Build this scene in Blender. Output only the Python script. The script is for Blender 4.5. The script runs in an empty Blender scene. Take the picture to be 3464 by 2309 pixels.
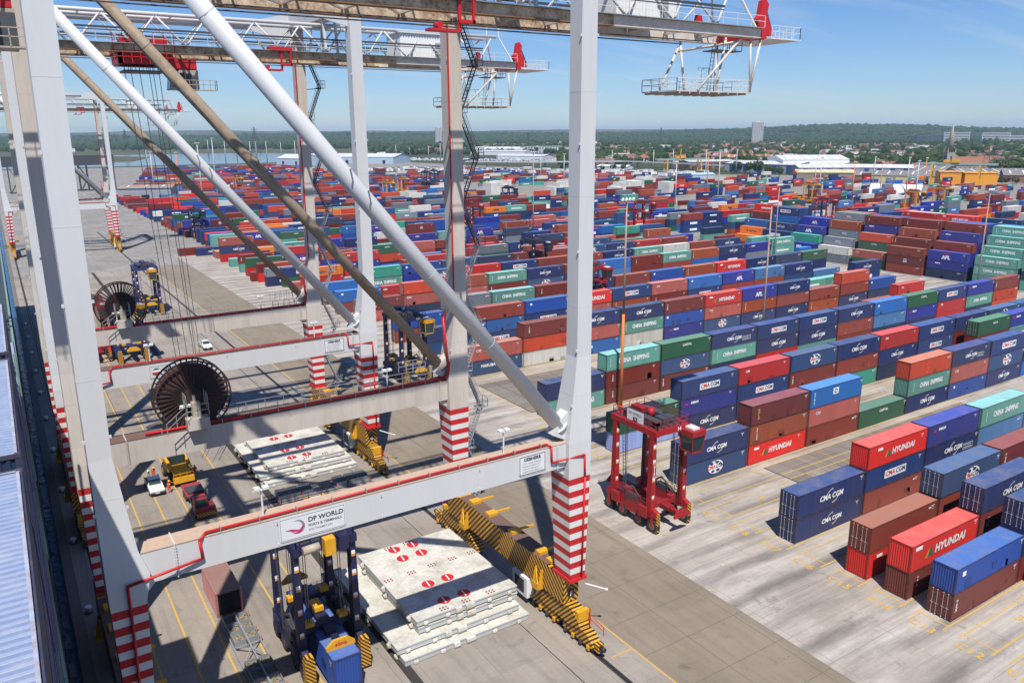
import bpy, bmesh, math, random
import numpy as np
from mathutils import Vector, Matrix
PI = math.pi
rnd = random.Random(7)
SC = bpy.context.scene
COL = SC.collection

# ---------------------------------------------------------------- camera, world, sun, exposure
F_PX, YAW, PITCH, ROLL, CAM_H = 2682.45 / 3464.0, math.radians(32.728), math.radians(14.7335), math.radians(-0.3523), 44.974
_fw = Vector((math.sin(YAW) * math.cos(PITCH), math.cos(YAW) * math.cos(PITCH), -math.sin(PITCH)))
_rt = Vector((math.cos(YAW), -math.sin(YAW), 0))
_up = _rt.cross(_fw)
_r2 = _rt * math.cos(ROLL) + _up * math.sin(ROLL)
_u2 = -_rt * math.sin(ROLL) + _up * math.cos(ROLL)
cam_d = bpy.data.cameras.new('camera')
cam_d.sensor_width = 36.0
cam_d.lens = 36.0 * F_PX
cam_d.clip_start = 0.2
cam_d.clip_end = 40000
cam = bpy.data.objects.new('camera', cam_d)
COL.objects.link(cam)
M3 = Matrix((( _r2.x, _u2.x, -_fw.x), (_r2.y, _u2.y, -_fw.y), (_r2.z, _u2.z, -_fw.z)))
cam.matrix_world = Matrix.Translation((0, 0, CAM_H)) @ M3.to_4x4()
SC.camera = cam

SUN_EL = math.radians(59.5)
SUN_TO = Vector((-math.sin(math.radians(27.5)) * math.cos(SUN_EL), -math.cos(math.radians(27.5)) * math.cos(SUN_EL), math.sin(SUN_EL)))
sun_d = bpy.data.lights.new('sun', 'SUN')
sun_d.energy = 4.9
sun_d.angle = math.radians(0.53)
sun_d.color = (1.0, 0.955, 0.89)
sun = bpy.data.objects.new('sun', sun_d)
sun.rotation_euler = SUN_TO.to_track_quat('Z', 'Y').to_euler()
COL.objects.link(sun)

world = bpy.data.worlds.new('World')
SC.world = world
world.use_nodes = True
wt = world.node_tree
wt.nodes.clear()
def _n(t, kind, **kw):
    n = t.nodes.new(kind)
    for k, v in kw.items():
        setattr(n, k, v)
    return n
w_out = _n(wt, 'ShaderNodeOutputWorld')
w_bg = _n(wt, 'ShaderNodeBackground')
w_bg.inputs['Strength'].default_value = 0.078
w_sky = _n(wt, 'ShaderNodeTexSky', sky_type='NISHITA')
w_sky.sun_disc = False
w_sky.sun_elevation = SUN_EL
w_sky.sun_rotation = math.atan2(SUN_TO.x, SUN_TO.y)
w_sky.altitude = 40
w_sky.air_density = 1.0
w_sky.dust_density = 0.1
w_sky.ozone_density = 2.2
# thin streaky cirrus mixed into the sky by direction
w_co = _n(wt, 'ShaderNodeTexCoord')
w_sep = _n(wt, 'ShaderNodeSeparateXYZ')
wt.links.new(w_co.outputs['Generated'], w_sep.inputs[0])
w_zc = _n(wt, 'ShaderNodeMath', operation='MAXIMUM'); w_zc.inputs[1].default_value = 0.02
wt.links.new(w_sep.outputs['Z'], w_zc.inputs[0])
w_zo = _n(wt, 'ShaderNodeMath', operation='ADD'); w_zo.inputs[1].default_value = 0.12
wt.links.new(w_zc.outputs[0], w_zo.inputs[0])
w_dx = _n(wt, 'ShaderNodeMath', operation='DIVIDE'); w_dy = _n(wt, 'ShaderNodeMath', operation='DIVIDE')
wt.links.new(w_sep.outputs['X'], w_dx.inputs[0]); wt.links.new(w_zo.outputs[0], w_dx.inputs[1])
wt.links.new(w_sep.outputs['Y'], w_dy.inputs[0]); wt.links.new(w_zo.outputs[0], w_dy.inputs[1])
w_cmb = _n(wt, 'ShaderNodeCombineXYZ')
wt.links.new(w_dx.outputs[0], w_cmb.inputs[0]); wt.links.new(w_dy.outputs[0], w_cmb.inputs[1])
w_map = _n(wt, 'ShaderNodeMapping')
w_map.inputs['Rotation'].default_value = (0, 0, math.radians(38))
w_map.inputs['Scale'].default_value = (0.32, 1.5, 1.0)
wt.links.new(w_cmb.outputs[0], w_map.inputs[0])
w_no = _n(wt, 'ShaderNodeTexNoise')
w_no.inputs['Scale'].default_value = 1.1
w_no.inputs['Detail'].default_value = 9
w_no.inputs['Roughness'].default_value = 0.62
w_no.inputs['Distortion'].default_value = 0.5
wt.links.new(w_map.outputs[0], w_no.inputs['Vector'])
w_rp = _n(wt, 'ShaderNodeValToRGB')
w_rp.color_ramp.elements[0].position = 0.5; w_rp.color_ramp.elements[0].color = (0, 0, 0, 1)
w_rp.color_ramp.elements[1].position = 0.86; w_rp.color_ramp.elements[1].color = (0.7, 0.7, 0.7, 1)
wt.links.new(w_no.outputs['Fac'], w_rp.inputs[0])
w_mx = _n(wt, 'ShaderNodeMix', data_type='RGBA')
wt.links.new(w_rp.outputs[0], w_mx.inputs[0])
# clear-air tint: paler blue low down, deeper blue higher up
w_mr = _n(wt, 'ShaderNodeMapRange'); w_mr.inputs[1].default_value = 0.0; w_mr.inputs[2].default_value = 0.27
wt.links.new(w_sep.outputs['Z'], w_mr.inputs[0])
w_tc = _n(wt, 'ShaderNodeMix', data_type='RGBA'); w_tc.inputs[6].default_value = (0.76, 0.93, 1.24, 1); w_tc.inputs[7].default_value = (0.46, 0.80, 1.27, 1)
wt.links.new(w_mr.outputs[0], w_tc.inputs[0])
w_ti = _n(wt, 'ShaderNodeMix', data_type='RGBA', blend_type='MULTIPLY'); w_ti.inputs[0].default_value = 1.0
wt.links.new(w_sky.outputs[0], w_ti.inputs[6]); wt.links.new(w_tc.outputs[2], w_ti.inputs[7])
wt.links.new(w_ti.outputs[2], w_mx.inputs[6])
w_mx.inputs[7].default_value = (7.6, 8.0, 8.5, 1)
wt.links.new(w_mx.outputs[2], w_bg.inputs[0])
wt.links.new(w_bg.outputs[0], w_out.inputs[0])

SC.view_settings.view_transform = 'Standard'
SC.view_settings.look = 'None'
SC.view_settings.gamma = 1.0
SC.view_settings.exposure = 0.25
SC.view_settings.use_curve_mapping = False
SC.render.engine = 'CYCLES'
SC.cycles.max_bounces = 5
SC.cycles.diffuse_bounces = 2
SC.cycles.glossy_bounces = 2
SC.cycles.volume_bounces = 0
SC.cycles.transparent_max_bounces = 6

# ---------------------------------------------------------------- helpers: colour and materials
def lin(h):
    if isinstance(h, str):
        h = h.lstrip('#')
        c = [int(h[i:i + 2], 16) / 255 for i in (0, 2, 4)]
    else:
        c = [v / 255 for v in h]
    return tuple(v / 12.92 if v <= 0.04045 else ((v + 0.055) / 1.055) ** 2.4 for v in c)

MATS = {}
def mat(name, col, rough=0.55, metal=0.0, dirt=0.15, scale=1.5, dirtcol=(0.12, 0.10, 0.08), streak=0.0, bump=0.0, src=None, spec=0.4, emit=None):
    """paint-like surface: base colour, broken by two scales of noise dirt and (streak) vertical weather runs."""
    if name in MATS:
        return MATS[name]
    m = bpy.data.materials.new(name); m.use_nodes = True
    t = m.node_tree; b = t.nodes['Principled BSDF']
    b.inputs['Roughness'].default_value = rough
    b.inputs['Metallic'].default_value = metal
    b.inputs['Specular IOR Level'].default_value = spec
    tc = _n(t, 'ShaderNodeTexCoord')
    if src == 'object':
        oi = _n(t, 'ShaderNodeObjectInfo'); base = oi.outputs['Color']
    elif src == 'attr':
        at = _n(t, 'ShaderNodeVertexColor'); at.layer_name = 'Col'; base = at.outputs['Color']
    else:
        rg = _n(t, 'ShaderNodeRGB'); rg.outputs[0].default_value = (*col, 1); base = rg.outputs[0]
    geo = _n(t, 'ShaderNodeNewGeometry')
    no = _n(t, 'ShaderNodeTexNoise'); no.inputs['Scale'].default_value = scale; no.inputs['Detail'].default_value = 6; no.inputs['Roughness'].default_value = 0.65
    mp = _n(t, 'ShaderNodeMapping')
    t.links.new(geo.outputs['Position'], mp.inputs[0])
    if streak:
        mp.inputs['Scale'].default_value = (1, 1, 0.12)
    t.links.new(mp.outputs[0], no.inputs['Vector'])
    rp = _n(t, 'ShaderNodeValToRGB')
    rp.color_ramp.elements[0].position = 0.42; rp.color_ramp.elements[0].color = (0, 0, 0, 1)
    rp.color_ramp.elements[1].position = 0.78; rp.color_ramp.elements[1].color = (1, 1, 1, 1)
    t.links.new(no.outputs['Fac'], rp.inputs[0])
    ml = _n(t, 'ShaderNodeMath', operation='MULTIPLY'); ml.inputs[1].default_value = max(dirt, streak)
    t.links.new(rp.outputs[0], ml.inputs[0])
    # finer grime layer, denser where the broad dirt lies
    n2 = _n(t, 'ShaderNodeTexNoise'); n2.inputs['Scale'].default_value = scale * 5.5; n2.inputs['Detail'].default_value = 7; n2.inputs['Roughness'].default_value = 0.72
    t.links.new(mp.outputs[0], n2.inputs['Vector'])
    r2 = _n(t, 'ShaderNodeMapRange'); r2.inputs[1].default_value = 0.46; r2.inputs[2].default_value = 0.80; r2.inputs[4].default_value = 0.75 * max(dirt, streak)
    t.links.new(n2.outputs['Fac'], r2.inputs[0])
    am = _n(t, 'ShaderNodeMath', operation='ADD'); am.use_clamp = True
    t.links.new(ml.outputs[0], am.inputs[0]); t.links.new(r2.outputs[0], am.inputs[1])
    mx = _n(t, 'ShaderNodeMix', data_type='RGBA')
    t.links.new(am.outputs[0], mx.inputs[0]); t.links.new(base, mx.inputs[6]); mx.inputs[7].default_value = (*dirtcol, 1)
    rv = _n(t, 'ShaderNodeMapRange'); rv.inputs[3].default_value = rough; rv.inputs[4].default_value = min(1.0, rough + 0.35)
    t.links.new(am.outputs[0], rv.inputs[0]); t.links.new(rv.outputs[0], b.inputs['Roughness'])
    t.links.new(mx.outputs[2], b.inputs['Base Color'])
    if bump:
        bp = _n(t, 'ShaderNodeBump'); bp.inputs['Strength'].default_value = bump; bp.inputs['Distance'].default_value = 0.02
        t.links.new(no.outputs['Fac'], bp.inputs['Height']); t.links.new(bp.outputs[0], b.inputs['Normal'])
    MATS[name] = m
    return m

# ---------------------------------------------------------------- helpers: meshes and objects
class MB:
    """collects plain geometry; build() links it as ONE mesh object"""
    def __init__(s):
        s.v = []; s.f = []; s.mi = []; s.k = 0; s.sm = []
    def mat(s, i):
        s.k = i; return s
    def poly(s, pts, idx=None, smooth=False):
        o = len(s.v); s.v += [tuple(p) for p in pts]
        for f in (idx or [tuple(range(len(pts)))]):
            s.f.append(tuple(o + i for i in f)); s.mi.append(s.k); s.sm.append(smooth)
        return s
    def box(s, x0, x1, y0, y1, z0, z1, skip=''):
        p = [(x0, y0, z0), (x1, y0, z0), (x1, y1, z0), (x0, y1, z0), (x0, y0, z1), (x1, y0, z1), (x1, y1, z1), (x0, y1, z1)]
        f = {'b': (0, 3, 2, 1), 't': (4, 5, 6, 7), 'f': (0, 1, 5, 4), 'k': (2, 3, 7, 6), 'l': (3, 0, 4, 7), 'r': (1, 2, 6, 5)}
        return s.poly(p, [v for k, v in f.items() if k not in skip])
    def loft(s, secs, cap=True):
        """secs: list of (x0,x1,y0,y1,z) rectangles stacked upward"""
        n = len(secs); p = []
        for (x0, x1, y0, y1, z) in secs:
            p += [(x0, y0, z), (x1, y0, z), (x1, y1, z), (x0, y1, z)]
        f = []
        for i in range(n - 1):
            a = 4 * i
            for j in range(4):
                k = (j + 1) % 4
                f.append((a + j, a + k, a + 4 + k, a + 4 + j))
        if cap:
            f += [(3, 2, 1, 0), tuple(4 * (n - 1) + j for j in range(4))]
        return s.poly(p, f)
    def bar(s, a, b, w, h=None, up=(0, 0, 1)):
        a = Vector(a); b = Vector(b); h = w if h is None else h
        d = (b - a).normalized(); u = Vector(up)
        if abs(d.dot(u)) > 0.98: u = Vector((0, 1, 0))
        r = d.cross(u).normalized(); u = r.cross(d)
        r *= w / 2; u *= h / 2
        p = [a - r - u, a + r - u, a + r + u, a - r + u, b - r - u, b + r - u, b + r + u, b - r + u]
        return s.poly(p, [(0, 1, 2, 3), (7, 6, 5, 4), (0, 4, 5, 1), (1, 5, 6, 2), (2, 6, 7, 3), (3, 7, 4, 0)])
    def tube(s, a, b, r, n=8, r2=None, cap=True):
        a = Vector(a); b = Vector(b); r2 = r if r2 is None else r2
        d = (b - a).normalized(); u = Vector((0, 0, 1)) if abs(d.z) < 0.95 else Vector((1, 0, 0))
        x = d.cross(u).normalized(); y = x.cross(d)
        o = len(s.v)
        for c, q in ((a, r), (b, r2)):
            for i in range(n):
                t = 2 * PI * i / n
                s.v.append(tuple(c + x * (math.cos(t) * q) + y * (math.sin(t) * q)))
        for i in range(n):
            j = (i + 1) % n
            s.f.append((o + i, o + j, o + n + j, o + n + i)); s.mi.append(s.k); s.sm.append(n > 6)
        if cap:
            s.f.append(tuple(o + i for i in reversed(range(n)))); s.mi.append(s.k); s.sm.append(False)
            s.f.append(tuple(o + n + i for i in range(n))); s.mi.append(s.k); s.sm.append(False)
        return s
    def path(s, pts, r, n=6):
        for a, b in zip(pts, pts[1:]):
            s.tube(a, b, r, n)
        return s
    def prism(s, outline, axis, a, b):
        """outline of 2D points extruded along axis ('x','y','z') from a to b"""
        def P(u, v, w):
            return {'x': (w, u, v), 'y': (u, w, v), 'z': (u, v, w)}[axis]
        n = len(outline)
        p = [P(u, v, a) for u, v in outline] + [P(u, v, b) for u, v in outline]
        f = [tuple(reversed(range(n))), tuple(range(n, 2 * n))]
        for i in range(n):
            j = (i + 1) % n
            f.append((i, j, n + j, n + i))
        return s.poly(p, f)
    def ring(s, c, r0, r1, axis, w, n=32):
        """flat ring (annulus with thickness w) around axis"""
        def P(u, v, q):
            return {'x': (c[0] + q, c[1] + u, c[2] + v), 'y': (c[0] + u, c[1] + q, c[2] + v), 'z': (c[0] + u, c[1] + v, c[2] + q)}[axis]
        p = []
        for i in range(n):
            t = 2 * PI * i / n; cu, cv = math.cos(t), math.sin(t)
            p += [P(cu * r0, cv * r0, -w / 2), P(cu * r1, cv * r1, -w / 2), P(cu * r1, cv * r1, w / 2), P(cu * r0, cv * r0, w / 2)]
        f = []
        for i in range(n):
            a = 4 * i; b = 4 * ((i + 1) % n)
            for j in range(4):
                k = (j + 1) % 4
                f.append((a + j, b + j, b + k, a + k))
        return s.poly(p, f)
    def mesh(s, name, mats):
        me = bpy.data.meshes.new(name)
        me.from_pydata(s.v, [], s.f)
        for m in (mats if isinstance(mats, (list, tuple)) else [mats]):
            me.materials.append(m)
        if s.mi:
            me.polygons.foreach_set('material_index', s.mi)
            me.polygons.foreach_set('use_smooth', s.sm)
        bm = bmesh.new(); bm.from_mesh(me)
        bmesh.ops.recalc_face_normals(bm, faces=bm.faces)
        bm.to_mesh(me); bm.free()
        me.update()
        return me
    def build(s, name, mats, parent=None, **kw):
        return link(name, s.mesh(name, mats), parent, **kw)

def link(name, me, parent=None, loc=None, rot=None, color=None, kind=None, label=None):
    o = bpy.data.objects.new(name, me); COL.objects.link(o)
    if parent is not None: o.parent = parent
    if loc: o.location = loc
    if rot is not None: o.rotation_euler = (0, 0, rot)
    if color: o.color = (*color[:3], 1)
    if kind: o['kind'] = kind
    if label: o['label'] = label
    return o
def tag(o, label, cat, group=None):
    o['label'] = label; o['category'] = cat
    if group: o['group'] = group
    return o
def thing(name, label, cat, loc=(0, 0, 0), rot=0.0, group=None):
    o = bpy.data.objects.new(name, None); COL.objects.link(o)
    o.location = loc; o.rotation_euler = (0, 0, rot); o.empty_display_size = 0.5
    return tag(o, label, cat, group)
def struct(o):
    o['kind'] = 'structure'; return o
KIDS = {}
def dup(root, loc, rot=0.0, label=None, group=None, color=None, recolor=True):
    def cp(o, par):
        c = o.copy(); COL.objects.link(c)
        if par is not None: c.parent = par
        for k in kids_of(o): cp(k, c)
        return c
    r = cp(root, None); r.location = loc; r.rotation_euler = (0, 0, rot)
    if label: r['label'] = label
    if group: r['group'] = group
    if color:
        for o in tree_of(r):
            o.color = (*color, 1)
    return r
def kids_of(o):
    return list(o.children)
def tree_of(o):
    out = [o]
    for c in o.children: out += tree_of(c)
    return out

_txt = {}
def text_mesh(body, size=1.0, bold=0.03, mats=None, shear=0.0, spacing=1.0, vertical=False, align='CENTER'):
    """letters as a flat mesh in XZ facing -Y, centred on the origin"""
    key = (body, size, bold, shear, spacing, vertical, align, tuple(m.name for m in mats))
    if key in _txt: return _txt[key]
    cu = bpy.data.curves.new('lettering', 'FONT')
    cu.body = '\n'.join(body) if vertical else body
    cu.size = size; cu.offset = bold * size; cu.shear = shear; cu.space_character = spacing
    if vertical: cu.space_line = 0.85
    cu.align_x = align; cu.align_y = 'CENTER'; cu.resolution_u = 2
    ob = bpy.data.objects.new('tmp', cu); COL.objects.link(ob)
    bpy.context.view_layer.update()
    me = bpy.data.meshes.new_from_object(ob.evaluated_get(bpy.context.evaluated_depsgraph_get()))
    bpy.data.objects.remove(ob); bpy.data.curves.remove(cu)
    me.transform(Matrix.Rotation(PI / 2, 4, 'X'))
    me.materials.clear()
    for m in mats: me.materials.append(m)
    me.name = 'lettering'
    _txt[key] = me
    return me
def merge_meshes(name, items, mats):
    """items: (mesh or MB, matrix, material slot); one mesh out"""
    bm = bmesh.new()
    for me, mx, slot in items:
        n0 = len(bm.faces)
        if isinstance(me, MB): me = me.mesh('tmp', mats[:1])
        n1 = len(bm.verts)
        bm.from_mesh(me)
        bm.verts.ensure_lookup_table(); bm.faces.ensure_lookup_table()
        bmesh.ops.transform(bm, matrix=mx, verts=bm.verts[n1:])
        for f in bm.faces[n0:]: f.material_index = slot
    out = bpy.data.meshes.new(name); bm.to_mesh(out); bm.free()
    for m in mats: out.materials.append(m)
    return out
T = Matrix.Translation


# ================================================================ THE SETTING
def ground_mat(name, c0, c1, brick=None, tyre=None, dark=0.5, bump=0.25, perobj=0.0, fine=0.35):
    m = bpy.data.materials.new(name); m.use_nodes = True
    t = m.node_tree; b = t.nodes['Principled BSDF']; b.inputs['Roughness'].default_value = 0.9; b.inputs['Specular IOR Level'].default_value = 0.15
    geo = _n(t, 'ShaderNodeNewGeometry'); P = geo.outputs['Position']
    def noise(sc, det=6, rough=0.6, mp=None, dist=0.0):
        no = _n(t, 'ShaderNodeTexNoise'); no.inputs['Scale'].default_value = sc; no.inputs['Detail'].default_value = det; no.inputs['Roughness'].default_value = rough; no.inputs['Distortion'].default_value = dist
        if mp:
            q = _n(t, 'ShaderNodeMapping'); q.inputs['Scale'].default_value = mp; t.links.new(P, q.inputs[0]); t.links.new(q.outputs[0], no.inputs['Vector'])
        else: t.links.new(P, no.inputs['Vector'])
        return no.outputs['Fac']
    def ramp(x, a, bb, lo=0.0, hi=1.0):
        r = _n(t, 'ShaderNodeMapRange'); r.inputs[1].default_value = a; r.inputs[2].default_value = bb; r.inputs[3].default_value = lo; r.inputs[4].default_value = hi
        t.links.new(x, r.inputs[0]); return r.outputs[0]
    def mixc(f, a, c):
        mx = _n(t, 'ShaderNodeMix', data_type='RGBA')
        t.links.new(f, mx.inputs[0])
        if isinstance(a, tuple): mx.inputs[6].default_value = (*a, 1)
        else: t.links.new(a, mx.inputs[6])
        if isinstance(c, tuple): mx.inputs[7].default_value = (*c, 1)
        else: t.links.new(c, mx.inputs[7])
        return mx.outputs[2]
    c = mixc(ramp(noise(0.09, 7, 0.6, None, 0.6), 0.35, 0.68), c0, c1)
    if tyre:      # pale scrubbed patches and fine drag lines along the rows
        dl = noise(1.0, 8, 0.75, (0.05, 2.2, 1)); c = mixc(ramp(dl, 0.46, 0.74, 0, 0.55), c, (0.17, 0.15, 0.135))
        pw = noise(0.13, 6, 0.7, (0.5, 1.2, 1)); c = mixc(ramp(pw, 0.5, 0.66, 0, 0.45), c, (0.66, 0.62, 0.57))
    # long scuffs along the quay and small oil spots
    sc = noise(0.6, 7, 0.72, (0.12, 1.3, 1) if tyre else (1.5, 0.10, 1)); c = mixc(ramp(sc, 0.47, 0.80, 0, dark), c, (0.10, 0.09, 0.085))
    oil = noise(0.42, 5, 0.62, None, 0.8); c = mixc(ramp(oil, 0.60, 0.76, 0, 0.55), c, (0.07, 0.065, 0.06))
    fn = noise(3.0, 8, 0.75); c = mixc(ramp(fn, 0.3, 0.9, 0, fine), c, (0.13, 0.12, 0.11))
    if tyre:
        # wheel wear in bands that run along X between the container rows
        y0, pitch = tyre
        sep = _n(t, 'ShaderNodeSeparateXYZ'); t.links.new(P, sep.inputs[0])
        w = noise(0.07, 4, 0.5)
        ad = _n(t, 'ShaderNodeMath', operation='MULTIPLY_ADD'); t.links.new(w, ad.inputs[0]); ad.inputs[1].default_value = 3.0; t.links.new(sep.outputs['Y'], ad.inputs[2])
        sb = _n(t, 'ShaderNodeMath', operation='SUBTRACT'); t.links.new(ad.outputs[0], sb.inputs[0]); sb.inputs[1].default_value = y0 + 1.5
        dv = _n(t, 'ShaderNodeMath', operation='MULTIPLY'); t.links.new(sb.outputs[0], dv.inputs[0]); dv.inputs[1].default_value = 2 * PI / pitch
        cs = _n(t, 'ShaderNodeMath', operation='COSINE'); t.links.new(dv.outputs[0], cs.inputs[0])
        band = ramp(cs.outputs[0], 0.1, 1.0, 0, 0.75)
        brk = ramp(noise(0.16, 5, 0.65, (0.35, 1, 1)), 0.36, 0.62)
        mu = _n(t, 'ShaderNodeMath', operation='MULTIPLY'); t.links.new(band, mu.inputs[0]); t.links.new(brk, mu.inputs[1])
        c = mixc(mu.outputs[0], c, (0.12, 0.105, 0.095))
    sp_ = noise(1.7, 2, 0.5); c = mixc(ramp(sp_, 0.735, 0.76, 0, 0.55), c, (0.05, 0.045, 0.04))
    if brick:
        bw, bh, mort, jc = brick
        br = _n(t, 'ShaderNodeTexBrick'); br.offset = 0.0; br.inputs['Scale'].default_value = 1.0
        br.inputs['Brick Width'].default_value = bw; br.inputs['Row Height'].default_value = bh; br.inputs['Mortar Size'].default_value = mort; br.inputs['Mortar Smooth'].default_value = 0.1
        t.links.new(P, br.inputs['Vector']); c = mixc(br.outputs['Fac'], c, jc)
    if perobj:
        oi = _n(t, 'ShaderNodeObjectInfo'); c = mixc(ramp(oi.outputs['Random'], 0, 1, 0, perobj), c, (0.14, 0.125, 0.11))
    t.links.new(c, b.inputs['Base Color'])
    if bump:
        bp = _n(t, 'ShaderNodeBump'); bp.inputs['Strength'].default_value = bump; bp.inputs['Distance'].default_value = 0.03
        t.links.new(fn, bp.inputs['Height']); t.links.new(bp.outputs[0], b.inputs['Normal'])
    return m

G_QUAY = ground_mat('quay_concrete', (0.27, 0.232, 0.193), (0.37, 0.325, 0.278), perobj=0.18)
G_DARK = ground_mat('worn_concrete_lane', (0.225, 0.182, 0.132), (0.29, 0.24, 0.180), brick=(6.0, 5.0, 0.025, (0.10, 0.09, 0.08)))
G_YARD = ground_mat('yard_concrete', (0.37, 0.325, 0.275), (0.53, 0.475, 0.415), brick=(8.0, 8.84, 0.02, (0.20, 0.18, 0.16)), tyre=(32.94, 4.42))
G_SLAB = ground_mat('yard_slab_concrete', (0.20, 0.172, 0.145), (0.31, 0.272, 0.235), perobj=0.6)
G_BASE = ground_mat('joint_dirt', (0.055, 0.05, 0.043), (0.09, 0.08, 0.07), bump=0)
G_FAR = ground_mat('terminal_asphalt', (0.23, 0.215, 0.195), (0.32, 0.30, 0.275), fine=0.2, bump=0)
G_EARTH = ground_mat('fields', (0.035, 0.055, 0.018), (0.075, 0.085, 0.035), fine=0.3, bump=0)
G_MARSH = ground_mat('marsh_grass', (0.06, 0.075, 0.025), (0.11, 0.10, 0.04), bump=0)

m_yel = mat('road_paint_yellow', (0.62, 0.36, 0.03), 0.7, dirt=0.75, scale=2.2, dirtcol=(0.30, 0.26, 0.22))
m_rail = mat('rail_steel', (0.05, 0.046, 0.05), 0.35, 0.7, dirt=0.3)
m_groove = mat('rail_groove_asphalt', (0.035, 0.032, 0.03), 0.9, dirt=0.3, dirtcol=(0.10, 0.085, 0.07))

def sheet(name, x0, x1, y0, y1, z, m):
    b = MB(); b.poly([(x0, y0, z), (x1, y0, z), (x1, y1, z), (x0, y1, z)])
    return struct(b.build(name, m))
def poly_sheet(name, pts, z, m):
    b = MB(); b.poly([(x, y, z) for x, y in pts]); return struct(b.build(name, m))

ground = poly_sheet('ground', [(1.6, -200), (14000, -200), (14000, 14000), (-9000, 14000), (-9000, 2400), (80, 2400), (1.6, 1350)], -0.30, G_EARTH)
terminal = poly_sheet('terminal_ground', [(55.0, -150), (900, -150), (900, 330), (640, 640), (600, 900), (560, 1260), (140, 1290), (1.6, 1300), (1.6, 300), (55, 300)], -0.012, G_FAR)
base = sheet('apron_bed', 1.35, 55.0, -150, 300.0, -0.10, G_BASE)

# apron slabs: 7.5 m along the quay; every slab within sight is a piece of its own
apron = sheet('apron', 1.2, 42.55, 140.02, 300.0, 0.0, ground_mat('quay_concrete_far', (0.27, 0.232, 0.193), (0.37, 0.325, 0.278), brick=(6.0, 7.5, 0.03, (0.10, 0.09, 0.08))))
_slabs = {}
def slab(x0, x1, y0, y1, m, parent, top=0.0, name='slab', g=0.007, c=0.012):
    w, d = round(x1 - x0, 3), round(y1 - y0, 3)
    if (w, d, m.name) not in _slabs:
        b = MB(); b.loft([(g, w - g, g, d - g, -0.09), (g, w - g, g, d - g, -c), (g + c, w - g - c, g + c, d - g - c, 0)])
        _slabs[(w, d, m.name)] = b.mesh(name, m)
    o = link(name, _slabs[(w, d, m.name)], parent)
    o.location = (x0, y0, top + rnd.uniform(-0.004, 0.0))
    return o
XS = [1.2, 2.7, 4.0, 9.0, 14.0, 20.4, 23.2, 25.4, 30.8, 35.8, 38.6, 40.0, 42.55]
for yi in range(-2, 19):
    for a, b_ in zip(XS, XS[1:]):
        if yi < 0 and b_ < 30: continue
        slab(a, b_, yi * 7.5 - 2.5, yi * 7.5 + 5.0, G_QUAY, apron)
lane = sheet('lane', 42.55, 55.2, -150, 300.0, 0.0, G_DARK)
yard = sheet('yard', 55.2, 243.0, -150, 330.0, 0.0, G_YARD)
# square paving in the slots near the quay: each a piece
for (X0, X1, Y0, Y1) in ((84, 134, 53.4, 66.6), (70, 96, 103.0, 121.0)):
    nx = int((X1 - X0) / 3.1 + 0.01); ny = int((Y1 - Y0) / 2.2 + 0.01)
    for i in range(nx):
        for j in range(ny):
            slab(X0 + i * 3.1, X0 + i * 3.1 + 3.1, Y0 + j * 2.2, Y0 + j * 2.2 + 2.2, G_SLAB, yard, 0.095, 'paving_slab', 0.05, 0.02)
for (X0, X1, Y0, Y1) in ((84, 133.6, 53.4, 66.6), (70, 94.8, 103.0, 120.6)):
    sheet('paving_bed', X0 - 0.05, X1 + 0.05, Y0 - 0.05, Y1 + 0.05, 0.006, m_groove)

# crane rails in their grooves
for xr in (3.35, 39.3):
    b = MB(); b.box(xr - 0.27, xr + 0.27, -100, 430, -0.005, 0.004, 'b'); g_ = struct(b.build('rail_groove', m_groove))
    b = MB(); b.box(xr - 0.06, xr + 0.06, -100, 430, 0.0, 0.04, 'b')
    struct(b.build('rail', m_rail))
for xr in (24.3, 36.1):
    b = MB(); b.box(xr - (0.45 if xr < 30 else 0.05), xr + (0.45 if xr < 30 else 0.05), -60, 300, 0.001, 0.004, 'b'); struct(b.build('cover_strip', m_groove))

def line(x0, x1, y0, y1, z=0.009, m=None, name='lane_marking'):
    return sheet(name, x0, x1, y0, y1, z, m or m_yel)
for xl in (6.24, 9.08, 11.8, 14.6, 17.55, 20.4):
    line(xl - 0.09, xl + 0.09, -10, 300)
line(42.45, 42.62, 20, 330)
line(40.2, 42.45, 46.4, 46.55)
line(40.2, 42.45, 91.4, 91.55)
def RY(n): return 32.94 + 4.42 * (n - 13)
for n in range(11, 42):
    y = RY(n)
    zz = 0.108 if 17.6 < n < 21 else 0.009
    line(68.5, 84 if zz > 0.1 else 140, y - 0.34, y - 0.18)
    line(68.5, 84 if zz > 0.1 else 140, y + 2.62, y + 2.76)
    if zz > 0.1:
        line(84, 134, y - 0.34, y - 0.18, zz); line(84, 134, y + 2.62, y + 2.76, zz)
    line(69.4, 69.55, y - 0.18, y + 2.62)
    for s in range(1, 6):
        xx = 69.95 + 12.52 * s
        line(xx, xx + 0.12, y - 0.18, y + 2.62, zz if 84 < xx < 134 else 0.009)
def ground_text(body, x, y, size, rotz, z=0.013):
    me = text_mesh(body, size, 0.025, [m_yel], spacing=1.15).copy(); me.transform(Matrix.Rotation(-PI / 2, 4, 'X'))
    o = link('bay_number_marking', me); o.location = (x, y, z); o.rotation_euler = (0, 0, rotz); return struct(o)
for n in (11, 12, 13, 14, 15, 16, 17, 18, 19, 20, 21, 22, 23, 24, 25, 26, 27):
    ground_text('C%d' % n, 67.5, RY(n) + 1.2, 1.35, -PI / 2)
for n, s in ((12, 3), (12, 5), (19, 3), (19, 5), (19, 7), (23, 5), (18, 3)):
    ground_text(str(s), 70.2 + 6.2 * (s - 2), RY(n) + 1.2, 1.6, -PI / 2, 0.112 if n == 19 and s > 3 else 0.013)

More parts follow.
